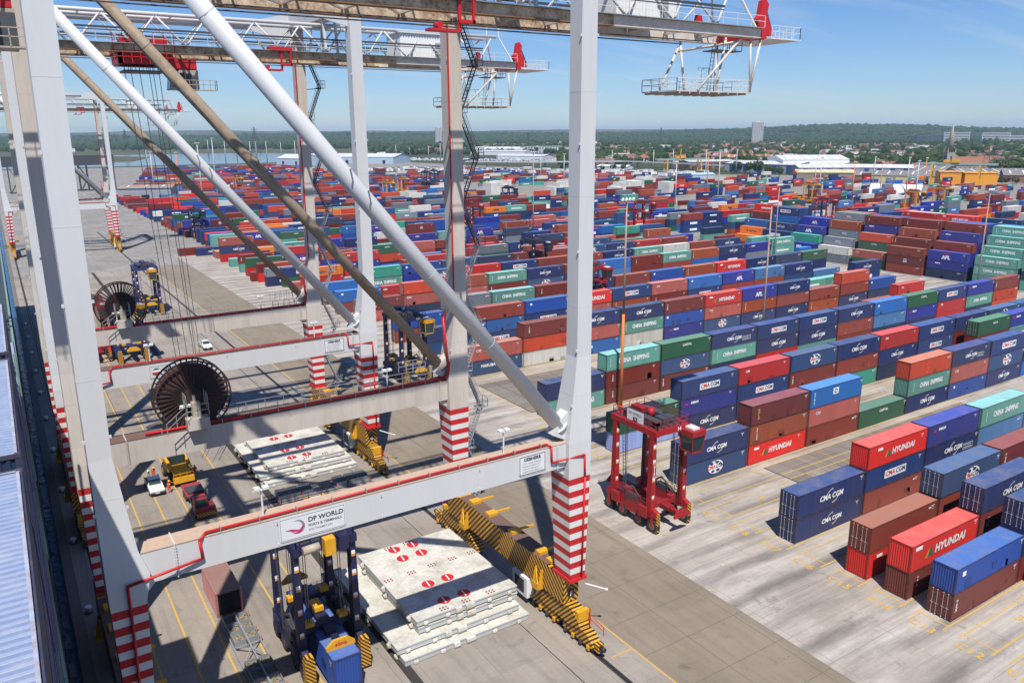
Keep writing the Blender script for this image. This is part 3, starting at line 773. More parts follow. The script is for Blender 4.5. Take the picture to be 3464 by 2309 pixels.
def stairs(root, x, y, z0, z1):
    """zigzag stair tower beside a leg; flights run along X"""
    z = z0; side = 0; k = 0
    xa, xb = x + 0.85, x + 2.75
    while z < z1 - 2:
        zz = min(z + 4.6, z1); a = (xa, z) if side == 0 else (xb, z); b = (xb, zz) if side == 0 else (xa, zz)
        m = m_grey if z < 30 else m_dgrey
        f = MB()
        for dy in (-0.38, 0.38): f.bar((a[0], y + dy, a[1]), (b[0], y + dy, b[1]), 0.04, 0.14)
        for i in range(14):
            t = (i + 0.5) / 14; f.box(a[0] + (b[0] - a[0]) * t - 0.12, a[0] + (b[0] - a[0]) * t + 0.12, y - 0.37, y + 0.37, a[1] + (b[1] - a[1]) * t - 0.02, a[1] + (b[1] - a[1]) * t + 0.02)
        for dy in (-0.4, 0.4):
            f.bar((a[0], y + dy, a[1] + 1.0), (b[0], y + dy, b[1] + 1.0), 0.035); f.bar((a[0], y + dy, a[1] + 0.5), (b[0], y + dy, b[1] + 0.5), 0.03)
        f.build('stair_flight', m, root)
        l = MB(); xl = b[0]; l.box(xl - 0.6, xl + 0.6, y - 0.55, y + 0.55, zz - 0.06, zz); l.bar((x, y, zz - 0.3), (xl, y, zz - 0.06), 0.1)
        railing(l, [(xl - 0.6, y - 0.55, zz), (xl + 0.6, y - 0.55, zz), (xl + 0.6, y + 0.55, zz)] if side == 0 else [(xl + 0.6, y - 0.55, zz), (xl - 0.55, y - 0.55, zz)], 1.05, 0.03, 0.6)
        l.build('stair_landing', m, root)
        z = zz; side = 1 - side; k += 1

def trolley(root_y, x0, zl=54.2, label='', ropes=None):
    r = thing('crane_trolley', label, 'trolley', (x0, root_y, zl))
    f = MB(); f.box(-3.1, 3.1, -3.1, 3.1, 0.1, 0.8); f.box(-2.9, 2.9, -2.9, -2.5, -1.2, 0.1); f.box(-2.9, 2.9, 2.5, 2.9, -1.2, 0.1); f.box(-2.9, -2.4, -2.9, 2.9, -1.2, 0.1); f.build('trolley_frame', m_red, r)
    for i, (a, b, c, d, h) in enumerate(((-2.4, -1.2, -2.6, -1.2, 1.9), (-0.8, 0.6, -2.5, -0.9, 1.5), (1.0, 2.6, -2.6, -0.8, 1.8), (-2.2, 0.0, 0.8, 2.4, 1.6))):
        k = MB(); k.box(a, b, c, d, 0.8, h); k.build('winch_box', m_dgrey if i % 2 else m_red, r)
    k = MB(); railing(k, [(-3.4, -3.5, 0.1), (3.2, -3.5, 0.1)], 2.2, 0.05, 1.0); railing(k, [(-3.4, -3.5, -1.2), (3.2, -3.5, -1.2)], 1.4, 0.05, 0.9); k.build('handrail', m_red, r)
    k = MB(); k.box(-2.4, 2.2, -2.4, 2.2, -2.0, -1.85)
    for xx in np.linspace(-2.3, 2.1, 12): k.bar((xx, -2.3, -1.9), (xx, -2.3, -1.2), 0.06)
    k.build('service_gangway', m_dgrey, r)
    cb = MB(); cb.box(2.4, 6.0, -1.2, 1.2, -1.55, -0.35); cb.build('cab_carrier', m_red, r)
    c = MB(); c.box(3.9, 6.1, -1.2, 1.2, -3.95, -1.6); c.prism([(3.9, -1.7), (3.9, -3.9), (2.7, -3.9), (3.0, -1.9)], 'y', -1.15, 1.15); cab = c.build('operator_cab', m_cream, r)
    g = MB(); g.poly([(2.68, -1.0, -3.8), (2.95, -1.0, -1.95), (2.95, 1.0, -1.95), (2.68, 1.0, -3.8)]); g.box(3.0, 3.85, -1.19, -1.16, -3.6, -1.9); g.box(4.0, 4.5, -1.23, -1.2, -2.9, -1.9); g.build('window', m_glass, cab)
    d = MB(); d.box(4.65, 5.25, -1.24, -1.2, -3.8, -2.0); d.build('door', m_dgrey, cab)
    p = MB(); p.box(3.8, 8.0, -2.1, -1.2, -4.0, -3.9); railing(p, [(4.0, -2.1, -3.9), (8.0, -2.1, -3.9), (8.0, -1.2, -3.9)], 1.1, 0.04, 0.7); p.build('cab_gangway', m_cream, cab)
    if ropes:
        for dx in (-1.9, -1.2, -0.55, 0.5, 1.3, 1.95):
            q = MB(); q.tube((dx, 1.0 if abs(dx) > 1 else -1.0, -1.0), (dx * 0.75 + 2.0, 1.2 if abs(dx) > 1 else -1.2, ropes - zl), 0.04, 5); q.build('hoist_rope', m_dgrey, r)
    return r

def board(root, x0, x1, z0, z1, y, m):
    b = MB(); c = 0.12
    b.prism([(x0 + c, z0), (x1 - c, z0), (x1, z0 + c), (x1, z1 - c), (x1 - c, z1), (x0 + c, z1), (x0, z1 - c), (x0, z0 + c)], 'y', y - 0.02, y)
    return b.build('sign', m, root)
def frame_line(parent, x0, x1, z0, z1, y, m, w=0.035):
    b = MB(); b.box(x0, x1, y - 0.012, y, z0, z0 + w); b.box(x0, x1, y - 0.012, y, z1 - w, z1); b.box(x0, x0 + w, y - 0.012, y, z0 + w, z1 - w); b.box(x1 - w, x1, y - 0.012, y, z0 + w, z1 - w)
    return b.build('border', m, parent)
def letters(parent, body, x, z, size, y, m, bold=0.03, align='LEFT', spacing=1.0):
    o = link('lettering', text_mesh(body, size, bold, [m], align=align, spacing=spacing), parent); o.location = (x, y, z); return o

def crane(y0, label, signs=None, letter='F', trolley_x=None, near_trim=False, lite=False):
    r = thing('ship_to_shore_crane', label, 'crane', (0, y0, 0), 0, 'quay cranes along the berth')
    FY = 21.4
    for yo, m in ((0.0, m_white), (FY, m_beige)):
        crane_leg(r, LS, yo, m); crane_leg(r, WS, yo, m)
        portal_beam(r, yo, m, (m_dustt if near_trim and yo == 0 else m_dustb), yo > 0)
        rr = 0.60 if yo == 0 else 0.50; mb = m_white if yo == 0 else m_brown
        yb = yo + 0.8
        t = MB(); t.tube((37.9, yb, 20.65), (4.2, yb, 61.3), rr, 20); br = t.build('diagonal_brace', mb, r)
        g = MB(); d = Vector((-33.7, 0, 40.65)).normalized(); a = Vector((37.95, yb, 20.6)); g.tube(a - d * 0.06, a + d * 0.10, rr + 0.22, 16); g.build('end_flange', mb, br)
        q = MB(); q.prism([(38.2, 19.3), (38.3, 21.8), (37.2, 20.0)], 'y', yb - 0.1, yb + 0.1); q.prism([(38.6, 19.3), (39.3, 22.6), (37.55, 21.2), (37.0, 20.1)], 'y', yb - 0.55, yb + 0.55); q.build('gusset', m, br)
        for x_, z_ in ((21.5, 40.45), (20.3, 41.9)):
            k = MB(); k.tube((x_, yb - rr, z_), (x_ - 0.4, yb - rr - 0.6, z_ + 0.9), 0.06, 5); k.build('lifting_lug', mb, br)
        for x_ in (12, 26, 31):
            z_ = 20.65 + (37.9 - x_) * 40.65 / 33.7; c = Vector((x_, yb, z_)); w = MB(); w.tube(c - d * 0.03, c + d * 0.03, rr + 0.012, 20, cap=False); w.build('weld_band', mb, br)
        u = MB(); u.tube((3.5, yb, 59.6), (33.0, yb, 59.6), 0.55, 12); u.prism([(32.8, 59.1), (32.8, 60.1), (39.3, 61.6), (39.3, 57.6)], 'y', yb - 0.12, yb + 0.12); u.build('tie_tube', m_white, r)
    # cross beams that carry the girder
    for x0, x1 in ((38.9, 41.0), (2.3, 4.4)):
        b = MB(); b.box(x0, x1, -0.4, FY + 1.9, 59.42, 61.6); b.build('cross_beam', m_white, r)
    b = MB(); b.box(41.0, 47.6, 0.2, 1.4, 59.5, 59.65); railing(b, [(41, 0.2, 59.65), (47.6, 0.2, 59.65)], 1.1, 0.04); b.build('service_gangway', m_white, r)
    for s in (-1, 1):
        b = MB()
        for xx in (39.2, 40.8): b.bar((xx, FY / 2 + 0.8 + 3.0 * s, 55.1), (xx, FY / 2 + 0.8 + 2.4 * s, 59.5), 0.3)
        b.build('girder_hanger', m_white, r)
    girder(r, FY / 2 + 0.75, detail=not lite)
    for xc in (39.4, 3.35):
        sill(r, xc, FY / 2 + 1.0, letter if xc > 20 else None)
        bogie_set(r, xc, -3.6, 0, 1); bogie_set(r, xc, FY + 5.6, 0, -1)
    k = MB(); k.box(38.3, 39.3, 6.3, 8.9, 0.8, 2.9); kb = k.build('power_cabinet', m_letw, r)
    k = MB(); k.box(38.27, 38.3, 6.8, 8.4, 1.2, 2.6); k.build('door', m_dgrey, kb)
    k = MB(); k.tube((40.2, -0.4, 5.3), (41.9, -1.3, 4.6), 0.07, 6); k.tube((41.85, -1.27, 4.62), (42.05, -1.38, 4.54), 0.14, 8); k.build('anemometer_arm', m_lamp, r)
    cable_reel(r, 12.5, FY + 1.0, 22.15, 3.3, 0.93 if near_trim else 0.62)
    w = MB(); railing(w, [(15.5, FY + 1.5, 19.34), (37.2, FY + 1.5, 19.34)], 1.1, 0.03, 1.8); railing(w, [(14.5, FY + 0.35, 19.34), (20.0, FY + 0.35, 19.34)], 1.1, 0.03, 1.8)
    railing(w, [(33.2, FY + 0.4, 19.34), (36.6, FY + 0.4, 19.34), (36.6, FY + 1.5, 20.6), (33.2, FY + 1.5, 20.6)], 1.1, 0.035, 0.7); railing(w, [(33.6, FY + 0.4, 20.6), (35.8, FY + 0.4, 20.6)], 1.1, 0.035, 0.6); w.build('handrail', m_grey, r)
    stairs(r, 40.6, FY + 1.9, 1.0, 57.0)
    floodlight(r, 32.4, 0.9, 19.34); floodlight(r, 12.6, 0.9, 19.34); floodlight(r, 31.5, FY + 0.7, 19.34); floodlight(r, 11.8, FY + 0.5, 19.34)
    ft = MB(); ft.box(31.6, 34.4, 7.6, 9.2, 55.15, 55.6); ft.box(30.3, 33.0, 7.6, 8.6, 52.7, 52.9); ft.box(32.9, 33.15, 7.8, 8.0, 52.7, 55.2); ft.box(34.1, 34.3, 7.6, 7.8, 53.4, 55.2); ft.box(32.9, 34.4, 7.6, 7.85, 53.4, 53.65); ft.tube((31.2, 7.7, 53.15), (31.2, 8.5, 53.15), 0.26, 10); ft.build('festoon_carrier', m_red, r)
    # signs
    y = -0.03
    if signs == 'new':
        s = board(r, 13.35, 18.2, 17.35, 19.15, y, m_signw); frame_line(s, 13.43, 18.12, 17.43, 19.07, y - 0.022, m_inkg, 0.03)
        em = MB()
        for i in range(20):     # swept crescent in pink and grey
            t0 = math.radians(200 + i * 14); t1 = math.radians(200 + (i + 1) * 14)
            w0 = 0.20 * math.sin(PI * i / 20); w1 = 0.20 * math.sin(PI * (i + 1) / 20); R = 0.52
            cx, cz = 14.65, 18.28
            em.mat(0 if i < 8 else 1).poly([(cx + (R - w0) * math.cos(t0), y - 0.034, cz + (R - w0) * math.sin(t0)), (cx + R * math.cos(t0), y - 0.034, cz + R * math.sin(t0)), (cx + R * math.cos(t1), y - 0.034, cz + R * math.sin(t1)), (cx + (R - w1) * math.cos(t1), y - 0.034, cz + (R - w1) * math.sin(t1))])
        em.mat(0).poly([(13.75, y - 0.038, 18.18), (14.2, y - 0.038, 18.20), (14.75, y - 0.038, 18.02), (15.15, y - 0.038, 18.42), (15.1, y - 0.038, 18.16), (14.8, y - 0.038, 17.9), (14.4, y - 0.038, 17.98)])
        em.build('emblem', [m_pinktxt, m_inkg], s)
        letters(s, 'DP WORLD', 15.42, 18.58, 0.50, y - 0.03, m_ink, 0.03); letters(s, 'PORTS & TERMINALS', 15.42, 18.14, 0.265, y - 0.03, m_ink, 0.02); letters(s, 'SOUTHAMPTON', 15.42, 17.80, 0.235, y - 0.03, m_inkg, 0.012)
    if signs == 'old':
        s = board(r, 12.2, 17.6, 17.5, 19.05, y, m_white); frame_line(s, 12.28, 17.52, 17.58, 18.97, y - 0.022, m_inkg, 0.03)
        em = MB()
        for k, (za, zb) in enumerate(((-0.5, -0.28), (-0.28, -0.02), (-0.02, 0.22), (0.22, 0.5))):
            pts = [(0.5 * math.cos(a), 0.5 * math.sin(a)) for a in np.linspace(0, 2 * PI, 40)]
            q = [(13.0 + max(-0.5, min(0.5, math.copysign(math.sqrt(max(0, 0.25 - z_ * z_)), 1 if i % 2 else -1))), y - 0.034, 18.28 + z_) for z_, i in ((za, 0), (za, 1), (zb, 1), (zb, 0))]
            em.mat(k % 3).poly(q)
        em.build('emblem', [m_signgreen, m_red, m_letw], s)
        letters(s, 'DP WORLD', 13.75, 18.4, 0.62, y - 0.03, m_ink, 0.03)
    if signs:
        s = board(r, 33.3, 36.0, 17.35, 19.1, y, m_signw); frame_line(s, 33.36, 35.94, 17.41, 19.04, y - 0.022, m_ink, 0.055)
        letters(s, 'LIEBHERR', 34.65, 18.72, 0.40, y - 0.03, m_ink, 0.045, 'CENTER')
        for k, tx in enumerate(('S.W.L. UNDER SPREADER', 'SINGLE LIFT MODE 40 T', 'TWIN LIFT MODE 65 T', 'UNDER HOOK BEAM 65 T')):
            letters(s, tx, 33.65, 18.36 - k * 0.24, 0.17, y - 0.03, m_inkg, 0.012)
    return r

crane(50.9, 'near white quay crane carrying the pink crescent sign on its beam', 'new', 'F', near_trim=True)
crane(97.0, 'second quay crane along the quay, its beam sign with a striped ball', 'old', 'G')
crane(352.0, 'far quay crane standing alone beyond the open quay', None, 'D', lite=True)
trolley(62.3, -3.4, label='trolley with a glazed cab beside the top of the near crane leg', ropes=None)
trolley(108.6, 17.2, label='red trolley with a cream cab hanging under the second crane', ropes=7.5)

# ================================================================ CONTAINERS
m_cont = mat('container_paint', None, 0.5, dirt=0.3, scale=0.8, dirtcol=(0.10, 0.065, 0.045), src='object', streak=0.32, spec=0.35)
m_patch = mat('container_patch_paint', None, 0.6, dirt=0.3, scale=2.0, dirtcol=(0.12, 0.08, 0.06), src='object')
m_roof = mat('container_roof_paint', None, 0.55, dirt=0.5, scale=0.55, dirtcol=(0.24, 0.19, 0.16), src='object', spec=0.35)
m_cfrm = mat('container_frame_paint', None, 0.6, dirt=0.7, scale=1.5, dirtcol=(0.13, 0.08, 0.055), src='object', spec=0.3)
m_stack = mat('stack_paint', None, 0.55, dirt=0.2, scale=0.5, dirtcol=(0.12, 0.08, 0.06), src='attr', spec=0.3)
m_lred = mat('letter_red', (0.60, 0.02, 0.03), 0.5, dirt=0.1)
m_lblue = mat('letter_blue', (0.015, 0.03, 0.12), 0.5, dirt=0.1)
m_lgreen = mat('letter_green', (0.02, 0.16, 0.08), 0.5, dirt=0.1)
m_lorange = mat('letter_orange', (0.65, 0.28, 0.04), 0.5, dirt=0.1)
m_lgold = mat('letter_gold', (0.62, 0.42, 0.05), 0.5, dirt=0.1)
m_lbar = mat('locking_bar_zinc', (0.55, 0.55, 0.54), 0.4, 0.3, dirt=0.3)

L, WC = 12.19, 2.44
_cm = {}
def cont_mesh(part, h, ln=L):
    key = (part, h, ln)
    if key in _cm: return _cm[key]
    b = MB()
    if part == 'wall':          # trapezoid corrugation on both long sides and the closed end
        nw = max(8, int(round((ln - 0.3) / 0.28))); x0, x1 = 0.13, ln - 0.13; p = (x1 - x0) / nw; dep = 0.036
        z0, z1 = 0.16, h - 0.11
        def strip(P):
            v = []
            for i in range(nw_):
                for t, d in ((0, 0), (0.28, 0), (0.5, 1), (0.78, 1)):
                    v += [P((i + t), d, z0), P((i + t), d, z1)]
            v += [P(nw_, 0, z0), P(nw_, 0, z1)]
            n = len(v) // 2
            b.poly(v, [(2 * i, 2 * i + 2, 2 * i + 3, 2 * i + 1) for i in range(n - 1)])
        nw_ = nw
        strip(lambda t, d, z: (x0 + t * p, 0.012 + dep * d, z)); strip(lambda t, d, z: (x0 + t * p, WC - 0.012 - dep * d, z))
        nw_ = 9; pe = (WC - 0.26) / 9
        strip(lambda t, d, z: (0.03 + 0.045 * d, 0.13 + t * pe, z)); strip(lambda t, d, z: (ln - 0.03 - 0.045 * d, 0.13 + t * pe, z))
    elif part == 'roof':
        n = max(6, int(ln / 0.42)); x0, x1 = 0.12, ln - 0.12; p = (x1 - x0) / n; v = []
        for i in range(n):
            for t, d in ((0, 0), (0.4, 0), (0.5, 1), (0.9, 1)):
                v += [(x0 + (i + t) * p, 0.07, h - 0.022 + 0.016 * d), (x0 + (i + t) * p, WC - 0.07, h - 0.022 + 0.016 * d)]
        v += [(x1, 0.07, h - 0.022), (x1, WC - 0.07, h - 0.022)]
        m = len(v) // 2
        b.poly(v, [(2 * i, 2 * i + 2, 2 * i + 3, 2 * i + 1) for i in range(m - 1)])
    elif part == 'frame':
        for x in (0, ln - 0.16):
            for y in (0, WC - 0.16):
                b.box(x, x + 0.16, y, y + 0.16, 0.12, h - 0.12)
                b.box(x - 0.004, x + 0.175, y - 0.004, y + 0.166, 0, 0.118); b.box(x - 0.004, x + 0.175, y - 0.004, y + 0.166, h - 0.118, h + 0.004)
        for y in (0.002, WC - 0.082):
            b.box(0.176, ln - 0.176, y, y + 0.08, 0.02, 0.16); b.box(0.176, ln - 0.176, y, y + 0.07, h - 0.11, h - 0.012)
        for x in (0.002, ln - 0.112):
            b.box(x, x + 0.11, 0.168, WC - 0.168, 0.02, 0.15); b.box(x, x + 0.11, 0.168, WC - 0.168, h - 0.12, h - 0.006)
        b.poly([(0.1, 0.1, 0.14), (ln - 0.1, 0.1, 0.14), (ln - 0.1, WC - 0.1, 0.14), (0.1, WC - 0.1, 0.14)])
    elif part == 'door':        # one leaf, hinge edge at y = 0
        w = (WC - 0.34) / 2
        b.box(-0.01, 0.03, 0, w - 0.01, 0.16, h - 0.13)
        for k in range(5):
            z = 0.3 + k * (h - 0.6) / 5
            b.box(-0.032, -0.011, 0.06, w - 0.07, z, z + (h - 0.6) / 5 * 0.62)
    elif part == 'locking_bar':
        b.tube((-0.06, 0, 0.1), (-0.06, 0, h - 0.1), 0.022, 5); b.box(-0.075, -0.045, -0.16, 0.16, h * 0.42, h * 0.42 + 0.04)
        for z in (0.12, h - 0.2): b.box(-0.08, -0.035, -0.06, 0.06, z, z + 0.08)
    me = b.mesh(part, {'wall': m_cont, 'roof': m_roof, 'frame': m_cfrm, 'door': m_cont, 'locking_bar': m_lbar}[part])
    _cm[key] = me
    return me

def arcs():
    b = MB()
    for s in (1, -1):
        for i in range(7):
            t0 = math.radians(98 + i * 11); t1 = math.radians(98 + i * 11 + 9)
            q = []
            for t, R in ((t0, 1.12), (t1, 1.12), (t1, 0.98 + 0.012 * i), (t0, 0.98 + 0.012 * i)):
                q.append((s * (1.15 * R * math.cos(t) + 0.15), 0, s * (0.86 * R * math.sin(t) - 0.03)))
            b.poly(q)
    return b
def disc(rx, rz, n=28, cx=0, cz=0, y=0):
    b = MB(); b.poly([(cx + rx * math.cos(2 * PI * i / n), y, cz + rz * math.sin(2 * PI * i / n)) for i in range(n)]); return b
def rect(x0, x1, z0, z1, y=0):
    b = MB(); b.poly([(x0, y, z0), (x1, y, z0), (x1, y, z1), (x0, y, z1)]); return b
I4 = Matrix.Identity(4)
_logo = {}
def logo_mesh(kind, h):
    k = (kind, h)
    if k in _logo: return _logo[k]
    Wm = [m_letw, m_lred, m_lblue, m_lgreen, m_lorange, m_lgold]
    it = []; cx, cz = L / 2, h / 2; Y = -0.012
    def tx(body, x, z, size, slot=0, bold=0.035, sh=0.0, sp=1.0, vert=False, al='CENTER', sx=1.0, dy=0.0):
        it.append((text_mesh(body, size, bold, [m_letw], sh, sp, vert, al), T((x, Y - dy, z)) @ Matrix.Diagonal((sx, 1, 1, 1)), slot))
    def mb(b, x, z, slot=0, dy=0.0): it.append((b, T((x, Y - dy, z)), slot))
    if kind in 'NQ':
        tx('CMA CGM', cx, cz - 0.02, 0.88, 0, 0.04, 0.12); mb(arcs(), cx + 0.2, cz, 0)
        if kind == 'Q':
            for r_ in ((cx + 2.35, cx + 4.75, cz - 0.72, cz - 0.67), (cx + 2.35, cx + 4.75, cz + 0.05, cz + 0.10), (cx + 2.35, cx + 2.41, cz - 0.67, cz + 0.05), (cx + 4.69, cx + 4.75, cz - 0.67, cz + 0.05)): mb(rect(*r_), 0, 0)
            tx('Eco-container', cx + 3.55, cz - 0.14, 0.30, 0, 0.02); tx('bamboo flooring', cx + 3.55, cz - 0.47, 0.27, 0, 0.02)
    elif kind == 'W':
        mb(rect(-2.35, 2.35, -0.55, 0.55), cx, cz)
        tx('CMA', cx - 1.12, cz, 0.95, 1, 0.03, 0, 1, dy=0.008); tx('CGM', cx + 1.12, cz, 0.95, 2, 0.03, dy=0.008)
    elif kind == 'G':
        mb(disc(1.45, 0.98), cx, cz)
        for q in ((-0.8, 0.55, 0.35, 0.22), (0.25, 0.62, 0.4, 0.2), (0.85, 0.3, 0.3, 0.2), (-0.5, -0.6, 0.35, 0.2), (0.45, -0.58, 0.42, 0.22), (-0.1, 0.86, 0.25, 0.08)): mb(disc(q[2], q[3], 9, q[0], q[1]), cx, cz, 2, 0.006)
        tx('CMA', cx - 0.8, cz, 0.72, 1, 0.03, dy=0.012); tx('CGM', cx + 0.8, cz, 0.72, 2, 0.03, dy=0.012)
    elif kind == 'H':
        tx('HYUNDAI', cx + 0.9, cz, 1.15, 0, 0.045, 0.1, 1.05)
        b = MB(); b.poly([(-0.75, 0, -0.55), (-0.15, 0, -0.55), (0.05, 0, 0.6)]); mb(b, cx - 2.7, cz, 4)
        b = MB(); b.poly([(-0.45, 0, -0.45), (0.45, 0, -0.5), (0.42, 0, -0.1), (0.05, 0, 0.6)]); mb(b, cx - 2.55, cz, 3, 0.006)
        mb(rect(-0.55, 0.55, -0.2, 0.2), 1.5, h - 0.55)
    elif kind == 'C':
        tx('CHINA  SHIPPING', cx + 0.25, cz + 0.02, 1.15, 0, 0.04, 0, 1, sx=0.78); tx('CSCLU', 1.0, cz, 0.36, 0, 0.03, vert=True)
    elif kind == 'K': tx('CAPITAL', cx, cz + 0.62, 0.55, 0, 0.035)
    elif kind == 'S': tx('seaco', 3.0, h - 0.7, 0.78, 0, 0.04); mb(rect(-0.4, 0.25, -0.2, 0.15), 1.25, h - 0.85, 1)
    elif kind == 'A':
        tx('APL', cx, cz - 0.3, 1.5, 0, 0.05, 0.08); b = MB(); b.poly([(-1.3, 0, -0.05), (0.2, 0, -0.02), (1.35, 0, 0.28), (0.0, 0, 0.24), (-0.8, 0, 0.16)]); mb(b, cx, h - 0.6, 1)
    elif kind == 'M': tx('MOL', cx + 0.2, cz, 0.95, 0, 0.02); b = MB(); b.poly([(-0.35, 0, 0.3), (-0.1, 0, 0.3), (0.0, 0, 0.0), (0.1, 0, 0.3), (0.35, 0, 0.3), (0.05, 0, -0.35), (-0.05, 0, -0.35)]); mb(b, cx - 1.55, cz, 1)
    elif kind == 'O': tx('Hapag-Lloyd', cx + 0.3, cz, 0.75, 2, 0.03); mb(rect(-0.3, 0.3, -0.3, 0.3), cx - 2.35, cz, 2)
    elif kind == 'Z': tx('ZIM', cx, cz - 0.35, 0.75, 0, 0.04, 0, 1.1); mb(rect(-0.6, 0.6, -0.06, 0.06), cx, cz + 0.3); mb(rect(-0.45, 0.45, -0.06, 0.06), cx, cz + 0.5)
    elif kind == 'm': tx('TEX', 0.95, cz + 0.1, 0.5, 0, 0.035, 0.1, vert=True)
    elif kind == 't': tx('TRITON', 0.9, cz + 0.05, 0.36, 0, 0.035, vert=True)
    elif kind == 'R': tx('CAI', 1.25, h - 0.72, 0.62, 0, 0.045)
    elif kind == 'p': tx('CAI', 1.5, h - 0.8, 0.75, 0, 0.02)
    elif kind == 'X': tx('GOLD', 1.0, cz + 0.1, 0.5, 5, 0.04, vert=True)
    elif kind == 'D':
        tx('DELMAS', 0.75, cz, 0.38, 0, 0.03, vert=True); mb(rect(-0.62, 0.62, -0.48, 0.48), cx - 0.6, cz + 0.45); mb(disc(0.3, 0.35), cx - 0.6, cz + 0.45, 2, 0.006); mb(disc(0.17, 0.2), cx - 0.6, cz + 0.45, 0, 0.01)
    elif kind == 'Y': tx('HANJIN', cx, cz, 0.95, 0, 0.035, 0, 1.1)
    elif kind == 'E': tx('MARUBA LINE', cx - 0.5, cz + 0.3, 0.85, 0, 0.03)
    elif kind == 'U':
        b = MB(); b.poly([(-1.2, 0, -0.35), (-0.1, 0, 0.1), (0.75, 0, 0.75), (0.45, 0, 0.1), (1.3, 0, -0.1), (0.2, 0, -0.12)]); mb(b, cx, cz + 0.2); mb(rect(-1.0, 1.0, -0.1, 0.02), cx, cz - 0.42)
    elif kind in 'bB': mb(rect(-0.28, 0.28, -0.25, 0.25), 1.2, h - 0.75)
    else: mb(rect(-0.22, 0.22, -0.1, 0.1), L - 1.3, h - 0.6)
    # owner code marks at the far end of each side
    if kind not in 'wL':
        for i, (w, z) in enumerate(((0.62, 0.40), (0.36, 0.56), (0.2, 0.78))): it.append((rect(-w / 2, w / 2, -0.035, 0.035), T((L - 0.75, Y, h - z)), 0))
    me = merge_meshes('lettering', it, Wm)
    _logo[k] = me
    return me

# code: (wall colour, roof colour, colour words, mark words)
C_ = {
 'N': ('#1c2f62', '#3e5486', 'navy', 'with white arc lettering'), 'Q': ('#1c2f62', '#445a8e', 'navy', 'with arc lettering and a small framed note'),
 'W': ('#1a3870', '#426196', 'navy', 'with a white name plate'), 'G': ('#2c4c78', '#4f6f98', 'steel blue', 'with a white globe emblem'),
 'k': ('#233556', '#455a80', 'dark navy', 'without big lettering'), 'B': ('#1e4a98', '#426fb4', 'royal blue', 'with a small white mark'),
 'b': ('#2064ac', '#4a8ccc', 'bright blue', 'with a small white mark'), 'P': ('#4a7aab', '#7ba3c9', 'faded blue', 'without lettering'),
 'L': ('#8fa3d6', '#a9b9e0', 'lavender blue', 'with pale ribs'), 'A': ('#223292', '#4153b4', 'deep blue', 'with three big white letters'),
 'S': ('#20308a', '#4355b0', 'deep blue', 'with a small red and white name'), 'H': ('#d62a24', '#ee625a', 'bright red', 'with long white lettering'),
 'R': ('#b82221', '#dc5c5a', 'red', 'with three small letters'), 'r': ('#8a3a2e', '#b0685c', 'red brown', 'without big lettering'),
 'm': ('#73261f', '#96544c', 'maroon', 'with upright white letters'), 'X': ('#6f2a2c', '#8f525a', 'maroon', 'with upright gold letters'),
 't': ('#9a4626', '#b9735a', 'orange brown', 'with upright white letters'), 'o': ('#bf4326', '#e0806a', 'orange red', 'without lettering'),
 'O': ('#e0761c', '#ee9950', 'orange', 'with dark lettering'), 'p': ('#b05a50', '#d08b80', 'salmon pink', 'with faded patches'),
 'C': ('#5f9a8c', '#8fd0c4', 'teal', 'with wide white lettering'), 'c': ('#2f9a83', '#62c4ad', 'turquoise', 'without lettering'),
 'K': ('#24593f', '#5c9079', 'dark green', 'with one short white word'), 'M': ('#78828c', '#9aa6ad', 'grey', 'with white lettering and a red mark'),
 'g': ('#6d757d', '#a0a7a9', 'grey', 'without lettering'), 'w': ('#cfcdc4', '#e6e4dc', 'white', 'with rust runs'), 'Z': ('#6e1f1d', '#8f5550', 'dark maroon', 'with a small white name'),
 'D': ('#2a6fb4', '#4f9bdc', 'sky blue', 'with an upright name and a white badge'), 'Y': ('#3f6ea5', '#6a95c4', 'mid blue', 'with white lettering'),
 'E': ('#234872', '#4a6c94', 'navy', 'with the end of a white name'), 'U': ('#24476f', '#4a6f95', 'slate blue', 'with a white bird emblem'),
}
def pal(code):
    a, b, w, m = C_[code]; return lin(a), lin(b), w, m

